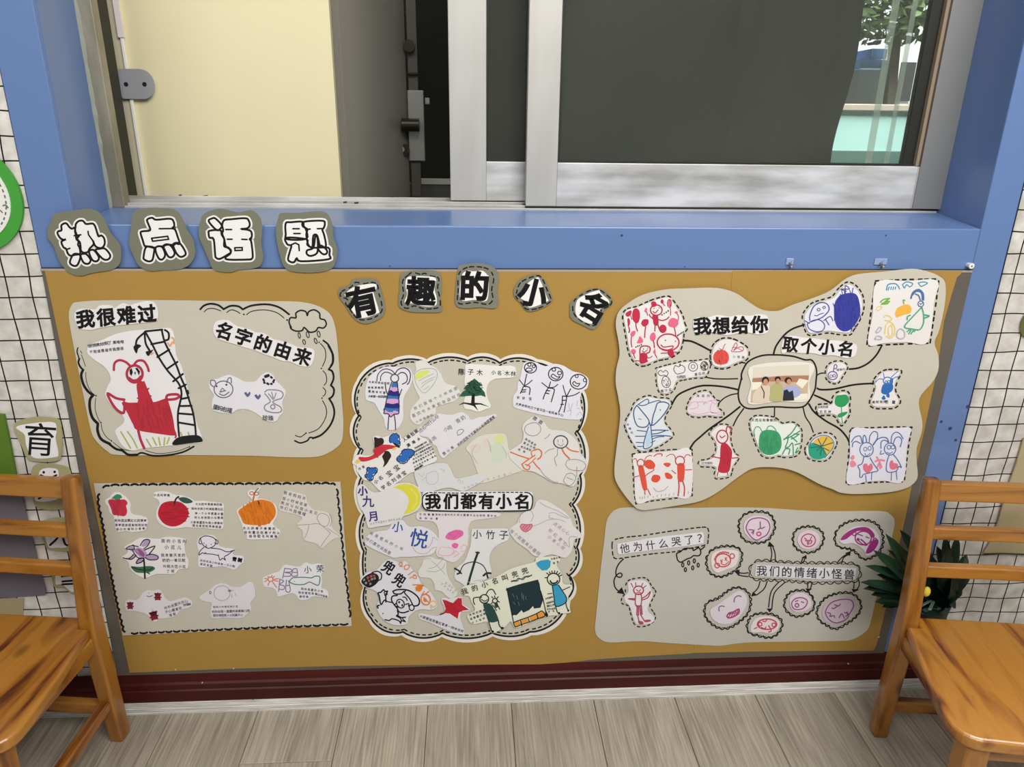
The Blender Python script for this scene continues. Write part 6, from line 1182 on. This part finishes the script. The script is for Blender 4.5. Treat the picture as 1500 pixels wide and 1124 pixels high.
bubble('grey-green card with white bubble character 题, rightmost of the four on the blue sill', B6,
 "870,130 900,85 1080,80 1260,65 1360,90 1410,200 1420,330 1460,440 1440,580 1380,650 1220,678 1020,668 930,620 880,480 850,330 850,220",
 ["950,330 1150,345 1160,400 1220,430 1370,430 1380,500 1370,545 1100,565 1055,535 1030,572 995,572 968,545 985,470 1000,410 960,395","945,185 1000,175 1110,170 1125,215 1145,245 1150,340 960,345 945,290",
  "1130,170 1310,160 1335,190 1325,230 1310,250 1330,310 1345,415 1290,415 1260,310 1220,310 1210,420 1170,400 1150,300 1160,245 1115,215","1160,455 1220,430 1240,320 1260,320 1265,440 1250,490 1190,512 1155,490","1265,435 1300,408 1355,455 1350,490 1310,490"],
 ["1015,240 1080,240","1025,288 1090,288","1000,400 1040,382 1075,400 1080,460","1165,245 1190,243","1260,240 1310,238"])
def stitched(lbl, fr, outline, white, dash, ch, cx_, cy_, size, rot):
    o = sheet('title_card', fr, P(outline), YT, paper('7c7c70'), True, .0012, label=lbl, cat='letter card', group=None)
    draw(o, fr, YT, [('dashed_stitching','1a1a1c',[('d',10,52,26,dash,1)]), ('white_backing','eceae6',[('f',white)]), ('lettering','101012',[('g',ch,cx_,cy_,size,rot,.045)])])
stitched('grey card with stitched outline and black character 有, leftmost of the arched row', C6, "40,300 150,260 190,200 400,200 450,260 490,400 505,500 470,580 340,640 250,630 170,560 100,450 50,380",
 "105,345 210,270 400,245 415,300 390,330 440,500 430,540 260,585 150,470 185,390 120,370","75,320 160,280 210,230 290,245 380,230 430,260 440,330 470,440 470,520 400,580 300,605 220,585 140,480 110,440 130,400 60,370",'有',275,418,315,-12)
stitched('grey card with stitched outline and black character 趣, second of the arched row', C6, "660,160 740,120 880,110 1040,130 1070,250 1060,420 1070,520 900,530 740,520 640,460 650,300",
 "715,200 760,170 900,170 1010,190 1000,300 1020,380 1010,460 900,470 780,440 720,450 700,420 725,350 710,280","740,155 780,130 860,150 900,140 960,165 1040,190 1030,290 1055,400 1040,480 900,495 800,465 730,490 680,470 665,420 690,350 680,220",'趣',862,318,295,2)
stitched('grey card with stitched outline and black character 的, highest in the arched row', C6, "1230,120 1250,60 1400,40 1500,45 1600,90 1640,180 1625,330 1640,430 1600,490 1450,480 1300,490 1210,450 1210,300",
 "1265,180 1320,115 1390,120 1480,115 1530,160 1540,170 1535,370 1500,420 1400,405 1260,400","1240,150 1330,80 1480,80 1560,120 1590,200 1570,300 1580,400 1530,450 1400,430 1240,440 1235,300",'的',1400,265,300,2)
stitched('grey card with stitched outline and black character 小, fourth of the arched row', D6, "360,300 430,200 580,150 660,200 720,320 740,420 640,490 500,520 420,430 370,380",
 "405,365 480,255 580,185 620,205 690,380 695,420 560,475 500,475 460,410","385,340 430,230 580,165 640,190 690,300 730,400 700,440 600,490 490,500 440,440 385,380",'小',553,335,290,14)
stitched('grey card with stitched outline and black character 名, rightmost and lowest of the arched row', D6, "930,430 1050,330 1180,290 1300,340 1345,440 1260,520 1230,620 1160,700 1050,660 930,590 920,480",
 "985,425 1060,360 1200,310 1230,340 1315,430 1220,500 1225,540 1140,645 990,570","960,420 1080,330 1180,300 1240,320 1330,400 1320,460 1230,510 1220,580 1140,665 970,560",'名',1148,472,290,32)
# ================================================================ LEFT AND RIGHT WALL THINGS
C7 = (0,590,3.623)
YW = -.0070
def wallcard(lbl, outer, white, ops):
    o = sheet('letter_card', C7, P(outer), YW, paper('a59f78'), True, .001, label=lbl, cat='letter card')
    draw(o, C7, YW, [('white_backing','e6e4e8',[('f',white)]), ('lettering','141416',ops)])
wallcard('olive-edged card with black character 育 on the check cloth, above the left chair', "75,150 90,100 200,75 300,85 325,120 328,260 300,310 180,312 140,290 110,220", "85,130 170,110 285,105 300,150 295,190 310,270 290,290 180,293 140,230 130,170", [('g','育',212,195,185,4,.004)])
wallcard('olive-edged letter card mostly hidden behind the top rail of the left chair', "175,340 270,325 360,345 378,400 375,480 350,560 200,560 170,470", "215,358 300,352 312,400 318,505 190,522 205,440", [('e',232,370,7,7),('e',290,368,7,7),('s',7,"215,385 260,400 300,385"),('s',7,"240,420 245,480 205,510"),('s',7,"280,420 290,480 310,500")])
wallcard('olive-edged letter card seen between the lower two slats of the left chair', "215,640 330,610 392,660 385,780 280,785 240,760", "245,690 350,670 362,760 300,770 258,765", [('s',8,"322,640 310,710 265,757"),('s',8,"330,700 345,750 365,758")])
wallcard('olive-edged letter card seen beside the left chair post, just above the seat', "282,880 385,865 395,1015 340,985 285,975", "305,885 378,885 390,1005 330,965 295,962", [('m',7,"325,895 328,925|328,922 385,918|330,950 385,945|322,890 380,888"),('s',7,"330,965 390,962")])
# round green plaque with smiling white face
pc = on_y(-46,289,0); R = pc.x and (on_y(36,303,0).x - pc.x)
def disc(name, c, r, y0, y1, m, parent=None, seg=64, lab=None):
    bm = bmesh.new(); ring = [bm.verts.new((c.x+r*math.cos(a), y0, c.z+r*math.sin(a))) for a in [2*math.pi*k/seg for k in range(seg)]]
    f = bm.faces.new(ring); rr = bmesh.ops.extrude_face_region(bm, geom=[f]); bmesh.ops.translate(bm, verts=[v for v in rr['geom'] if isinstance(v, bmesh.types.BMVert)], vec=(0,y1-y0,0))
    return bm_obj(name, bm, m, parent)
R = on_y(36,303,-.006).x - pc.x
gp = disc('green_plaque', pc, R, -.010, -.004, mat('green_foam','#3f9a34',rough=.6)); tag(gp, 'round bright green foam plaque with a smiling white face, at the left wall edge', 'plaque')
disc('white_face', pc, R*.80, -.0118, -.0101, mat('white_foam','#e4e4e0',rough=.6), gp)
bm = bmesh.new()
for k in range(44):
    a0, a1 = 2*math.pi*k/44, 2*math.pi*(k+.55)/44; v = [bm.verts.new((pc.x+R*q*math.cos(a), -.0120, pc.z+R*q*math.sin(a))) for q, a in ((.715,a0),(.74,a0),(.74,a1),(.715,a1))]; bm.faces.new(v)
bm_obj('stitching', bm, ink('5a6458'), gp)
draw(gp, (0,180,5.109), -.0121, [('smile_mark','6a6a6c',[('s',7,"22,620 42,616 60,636"),('s',6,"-30,650 0,655 18,672")])])
# folded papers and pockets behind the chairs
def panel(name, lbl, cat, px, m, y0, th=.004):
    o = sheet(name, P0, P(px), y0, m, False, th, label=lbl, cat=cat); return o
panel('green_pocket','dark green fabric pocket on the left wall above the purple-grey card','pocket', "-60,604 5,608 14,650 24,702 -45,702 -60,650", mat('green_felt','#54761c',rough=.85,noise=.12,scale=20), -.012, .006)
panel('grey_card','purple-grey paper card behind the left chair slats','paper card', "-60,696 27,700 40,760 55,820 67,866 66,872 20,875 -45,877", mat('purple_grey_card','#6c6670',rough=.7,noise=.08,scale=6), -.009, .002)
panel('tan_card','small tan paper card under the purple-grey card behind the left chair','paper card', "-60,878 35,877 31,935 -60,937", mat('tan_card','#a49472',rough=.7,noise=.05,scale=6), -.006, .001)
tp = panel('tan_paper_sheet','tan paper panel on the check cloth behind the right chair','paper panel', "1500,642 1489,680 1474,722 1464,760 1453,790 1441,811 1500,814 1580,816 1600,640", mat('tan_paper','#b5a681',rough=.7,noise=.08,scale=5), -.009, .003)
bar('panel_lower_edge', [on_y(1441,811.5,-.0095), on_y(1470,811,-.0095), on_y(1600,816,-.0095)], .003, .002, ink('3a3a30'), tp, up=(0,1,0), bevel=0)
o = sheet('green_leaf_cutout', P0, P("1497,470 1510,455 1530,470 1525,495 1498,492"), YW, mat('olive_leaf','#5c6428',rough=.7), True, .001, label='olive green leaf shape just showing at the right frame edge', cat='paper cutout')
# clear plastic hooks and the white push pin on the blue frame
pn = on_y(1421,389,-.006); pin = cyl('push_pin', (pn.x,-.011,pn.z), (pn.x,0,pn.z), .0052, mat('white_plastic','#e6e6e4',rough=.25,coat=.4), seg=20, r2=.0046)
tag(pin, 'white round plastic cable clip at the board right top corner', 'clip'); cyl('pin_hole', (pn.x+.0004,-.0114,pn.z-.0006), (pn.x+.0004,-.0108,pn.z-.0006), .0014, ink('1e1e1e'), pin, seg=10)
CLR = mat('cloudy_plastic','#8fa2c4',rough=.2,coat=.5)
for i,(px,w) in enumerate(((1157,.007),(1290,.012))):
    q = on_y(px,385,-.002); hk = empty('clear_hook', (q.x,-.002,q.z)); tag(hk, ('smaller' if i==0 else 'larger')+' clear plastic adhesive hook above the candy poster, '+('left' if i==0 else 'right')+' of the two', 'hook', 'clear hooks above the candy poster')
    box('hook_plate', q.x-w, q.x+w, -.0022, 0, q.z-.004, q.z+.008, CLR, hk, .0008); cyl('hook_peg', (q.x,-.010,q.z), (q.x,-.002,q.z), .0022, CLR, hk, 12); cyl('hook_tip', (q.x,-.0105,q.z-.001), (q.x,-.0102,q.z+.005), .0018, CLR, hk, 10)
    cyl('metal_nail', (q.x+w*.4,-.006,q.z-.0062), (q.x+w*.4,0,q.z-.0062), .0018, ink('b9a890'), hk, 10)

# ================================================================ CHAIRS
def wood(name, c1, c2, dark, axis):
    m = bpy.data.materials.new(name); m.use_nodes = True; nt = m.node_tree; b = nt.nodes['Principled BSDF']
    b.inputs['Roughness'].default_value = .3; b.inputs['Coat Weight'].default_value = .35; b.inputs['Coat Roughness'].default_value = .2
    tc = nt.nodes.new('ShaderNodeTexCoord'); mp = nt.nodes.new('ShaderNodeMapping'); s = [9,9,9]; s[axis] = 1.1; mp.inputs['Scale'].default_value = s
    nt.links.new(tc.outputs['Object'], mp.inputs['Vector'])
    n = nt.nodes.new('ShaderNodeTexNoise'); n.inputs['Scale'].default_value = 2.2; n.inputs['Detail'].default_value = 5; n.inputs['Distortion'].default_value = 1.3
    nt.links.new(mp.outputs[0], n.inputs['Vector'])
    r = nt.nodes.new('ShaderNodeValToRGB'); cr = r.color_ramp
    cr.elements[0].position = .34; cr.elements[0].color = lin(dark); cr.elements[1].position = .72; cr.elements[1].color = lin(c1)
    e = cr.elements.new(.42); e.color = lin(c2); e = cr.elements.new(.55); e.color = lin(c1)
    nt.links.new(n.outputs['Fac'], r.inputs['Fac'])
    mp2 = nt.nodes.new('ShaderNodeMapping'); s2 = [160,160,160]; s2[axis] = 6; mp2.inputs['Scale'].default_value = s2; nt.links.new(tc.outputs['Object'], mp2.inputs['Vector'])
    n2 = nt.nodes.new('ShaderNodeTexNoise'); n2.inputs['Scale'].default_value = 1; n2.inputs['Detail'].default_value = 3; nt.links.new(mp2.outputs[0], n2.inputs['Vector'])
    vor = nt.nodes.new('ShaderNodeTexVoronoi'); vor.inputs['Scale'].default_value = 1; mp3 = nt.nodes.new('ShaderNodeMapping'); s3 = [11,11,11]; s3[axis] = 6; mp3.inputs['Scale'].default_value = s3
    nt.links.new(tc.outputs['Object'], mp3.inputs['Vector']); nt.links.new(mp3.outputs[0], vor.inputs['Vector'])
    kr = nt.nodes.new('ShaderNodeValToRGB'); kr.color_ramp.elements[0].position = .06; kr.color_ramp.elements[0].color = (.12,.05,.02,1); kr.color_ramp.elements[1].position = .17; kr.color_ramp.elements[1].color = (1,1,1,1)
    nt.links.new(vor.outputs['Distance'], kr.inputs['Fac'])
    mx = nt.nodes.new('ShaderNodeMix'); mx.data_type = 'RGBA'; mx.blend_type = 'MULTIPLY'; mx.inputs['Factor'].default_value = .75
    nt.links.new(r.outputs['Color'], mx.inputs[6]); nt.links.new(kr.outputs['Color'], mx.inputs[7])
    mx2 = nt.nodes.new('ShaderNodeMix'); mx2.data_type = 'RGBA'; mx2.blend_type = 'MULTIPLY'; mx2.inputs['Factor'].default_value = .28
    nt.links.new(mx.outputs[2], mx2.inputs[6]); nt.links.new(n2.outputs['Fac'], mx2.inputs[7]); nt.links.new(mx2.outputs[2], b.inputs['Base Color'])
    return m
WX = wood('pine_rail','#b3792e','#9c6422','#6b3810',0); WY = wood('pine_seat','#b57a2c','#965a1c','#5a2a0c',1); WZ = wood('pine_post','#aa7029','#8f581d','#63360e',2)
def chair(label, ox, oy, rot, sides):
    root = empty('wooden_chair', (ox, oy, 0)); tag(root, label, 'chair')
    h = .155
    for sx in (-1, 1):
        # rear post: one piece from foot to top, kicked at the seat
        bar('rear_leg', [root.location+Vector(p) for p in ((sx*h, .012, 0), (sx*h, .006, .12), (sx*h, 0, .27), (sx*h, .002, .33), (sx*h, .030, .603))], [.029,.031,.033,.032,.029], [.034,.036,.038,.034,.026], WZ, root, up=(1,0,0), bevel=.006)
        bar('front_leg', [root.location+Vector(p) for p in ((sx*(h+.012), -.292, 0), (sx*(h+.004), -.272, .275))], [.036,.040], [.036,.042], WZ, root, up=(1,0,0), bevel=.006)
        if sx in sides: bar('side_stretcher', [root.location+Vector(p) for p in ((sx*h, .0, .105), (sx*(h+.008), -.28, .092))], .020, .024, WY, root, up=(1,0,0), bevel=.004)
        bar('side_apron', [root.location+Vector(p) for p in ((sx*h, -.01, .258), (sx*(h+.004), -.26, .258))], .018, .034, WY, root, up=(1,0,0), bevel=.003)
    for z, y, w, d in ((.5785,.0275,.038,.020), (.4935,.018,.026,.019), (.4135,.010,.026,.019)):
        bar('back_rail', [root.location+Vector(p) for p in ((-h+.006, y, z), (0, y+.004, z), (h-.006, y, z))], d, w, WX, root, up=(0,1,0), bevel=.004)
    bar('rear_stretcher', [root.location+Vector(p) for p in ((-h, .006, .084), (h, .006, .084))], .018, .028, WX, root, up=(0,1,0), bevel=.003)
    bar('front_apron', [root.location+Vector(p) for p in ((-h, -.268, .252), (h, -.268, .252))], .018, .036, WX, root, up=(0,1,0), bevel=.003)
    # seat : trapezoid board with rounded front corners and a soft nosing
    q = [(-.139,.012),(.139,.012),(.139,-.02),(.163,-.022)]
    def corner(cx_, cy_, r, a0, a1, n=7): return [(cx_+r*math.cos(math.radians(a0+(a1-a0)*k/n)), cy_+r*math.sin(math.radians(a0+(a1-a0)*k/n))) for k in range(n+1)]
    q += [(.185,-.13),(.200,-.235)] + corner(.160,-.262,.042,8,-82) + [(0,-.314)] + corner(-.160,-.262,.042,-98,-188) + [(-.200,-.235),(-.185,-.13),(-.163,-.022),(-.139,-.02)]
    bm = bmesh.new(); L = root.location
    f = bm.faces.new([bm.verts.new((L.x+x, L.y+y, .278)) for x, y in q])
    r = bmesh.ops.extrude_face_region(bm, geom=[f]); bmesh.ops.translate(bm, verts=[v for v in r['geom'] if isinstance(v, bmesh.types.BMVert)], vec=(0,0,.024))
    bmesh.ops.recalc_face_normals(bm, faces=bm.faces)
    es = [e for e in bm.edges if len(e.link_faces) == 2 and e.calc_face_angle(0) > 1.2 and abs(e.verts[0].co.z-e.verts[1].co.z) < 1e-5]
    bmesh.ops.bevel(bm, geom=es, offset=.006, segments=3, affect='EDGES', profile=.5)
    bm_obj('seat', bm, WY, root)
    root.rotation_euler.z = math.radians(rot)
    return root
chair('varnished pine child chair with three back rails, cut off by the right frame edge', 1.023, -.168, -7.5, (1,))
chair('varnished pine child chair with three back rails, cut off by the left frame edge', -.896, -.070, -6.5, (-1, 1))

# ================================================================ PLANT BEHIND THE RIGHT CHAIR
px_, py_, pz_ = .985, -.060, .285
plant = empty('agave_plant', (px_, py_, .205)); tag(plant, 'dark green artificial agave with a yellow bud behind the right chair post', 'plant')
bm = bmesh.new(); prof = [(.0,.0),(.020,.0),(.034,.03),(.040,.07),(.042,.075),(.036,.075),(.0,.06)]
rings_ = []
for rr, z in prof: rings_.append([bm.verts.new((px_+max(rr,.0005)*math.cos(a), -.052+max(rr,.0005)*math.sin(a)*.9, .205+z)) for a in [2*math.pi*k/24 for k in range(24)]])
for a, b in zip(rings_, rings_[1:]):
    for k in range(24): bm.faces.new((a[k], a[(k+1)%24], b[(k+1)%24], b[k]))
bm_obj('wall_holder', bm, mat('dark_pot','#24302a',rough=.5), plant, smooth=True)
box('holder_bracket', px_-.008, px_+.008, -.02, -.0035, .215, .275, mat('dark_pot','#24302a',rough=.5), plant, .001)
LEAF = mat('agave_leaf','#1a3522',rough=.42,spec=.4,color2='#0d1d14',scale=14,stretch=(1,1,1))
def leaf(tip, base, width, sag, nrm):
    vs = []; fs = []; n = 10; tip = Vector(tip); base = Vector(base); ax = (tip-base); side = ax.cross(Vector(nrm)).normalized(); up = side.cross(ax).normalized()
    for i in range(n+1):
        t = i/n; w = width*(.55+.9*t)*(1-t)**.55*(1.25 if t < .5 else 1.0)*.9 if i < n else .0004
        c = base + ax*t + up*(sag*math.sin(math.pi*t))
        vs += [c-side*w/2+up*w*.16, c-up*w*.05, c+side*w/2+up*w*.16, c-up*(w*.05+.0035*(1-t)+.0006)]
    for i in range(n):
        for k in range(4): a = i*4+k; b = i*4+(k+1)%4; fs.append((a, b, b+4, a+4))
    return mesh_obj('leaf', vs, fs, LEAF, plant, smooth=False)
tips = [(1297,782,-.10),(1279,806,-.12),(1267,829,-.14),(1260,853,-.15),(1264,863,-.17),(1281,882,-.16),(1292,890,-.13),(1318,776,-.05),(1340,772,-.05),(1384,783,-.05),(1402,783,-.06),(1372,800,-.03),(1416,812,-.05),(1421,838,-.05),(1410,868,-.08),(1400,892,-.10),(1378,897,-.13),(1350,900,-.15),(1325,896,-.16),(1330,800,-.12),(1306,840,-.12),(1360,850,-.12),(1390,860,-.12),(1404,820,-.12),(1300,806,-.04),(1284,842,-.06),(1276,872,-.08),(1294,866,-.09),(1312,800,-.08),(1326,812,-.04),(1395,840,-.09),(1388,800,-.09),(1370,830,-.09),(1345,800,-.06),(1410,850,-.04)]
random.seed(9)
for i, (a, b, y) in enumerate(tips):
    y = max(y, -.092); tp_ = on_y(a, b, y); bs = Vector((px_+random.uniform(-.015,.015), py_+random.uniform(-.01,.01), pz_-.03+random.uniform(0,.05)))
    leaf(tp_, bs, .046 if i < 19 else .054, .012, (0,-.5,1) if tp_.z < .4 else (0,-1,.3))
yb = on_y(1357,867,-.12); bmy = bmesh.new(); bmesh.ops.create_icosphere(bmy, subdivisions=2, radius=.010, matrix=Matrix.Translation(yb) @ Matrix.Diagonal((.8,.7,1.2,1)))
bm_obj('yellow_bud', bmy, mat('yellow_bud','#e8d23c',rough=.5), plant, smooth=True)
for i, (a, b) in enumerate(((1345,890),(1362,893))):
    g = on_y(a,b,-.16); bar('stem', [Vector((px_,py_,pz_)), g], .005, .003, mat('silver_green','#5f7468',rough=.4), plant, bevel=0)
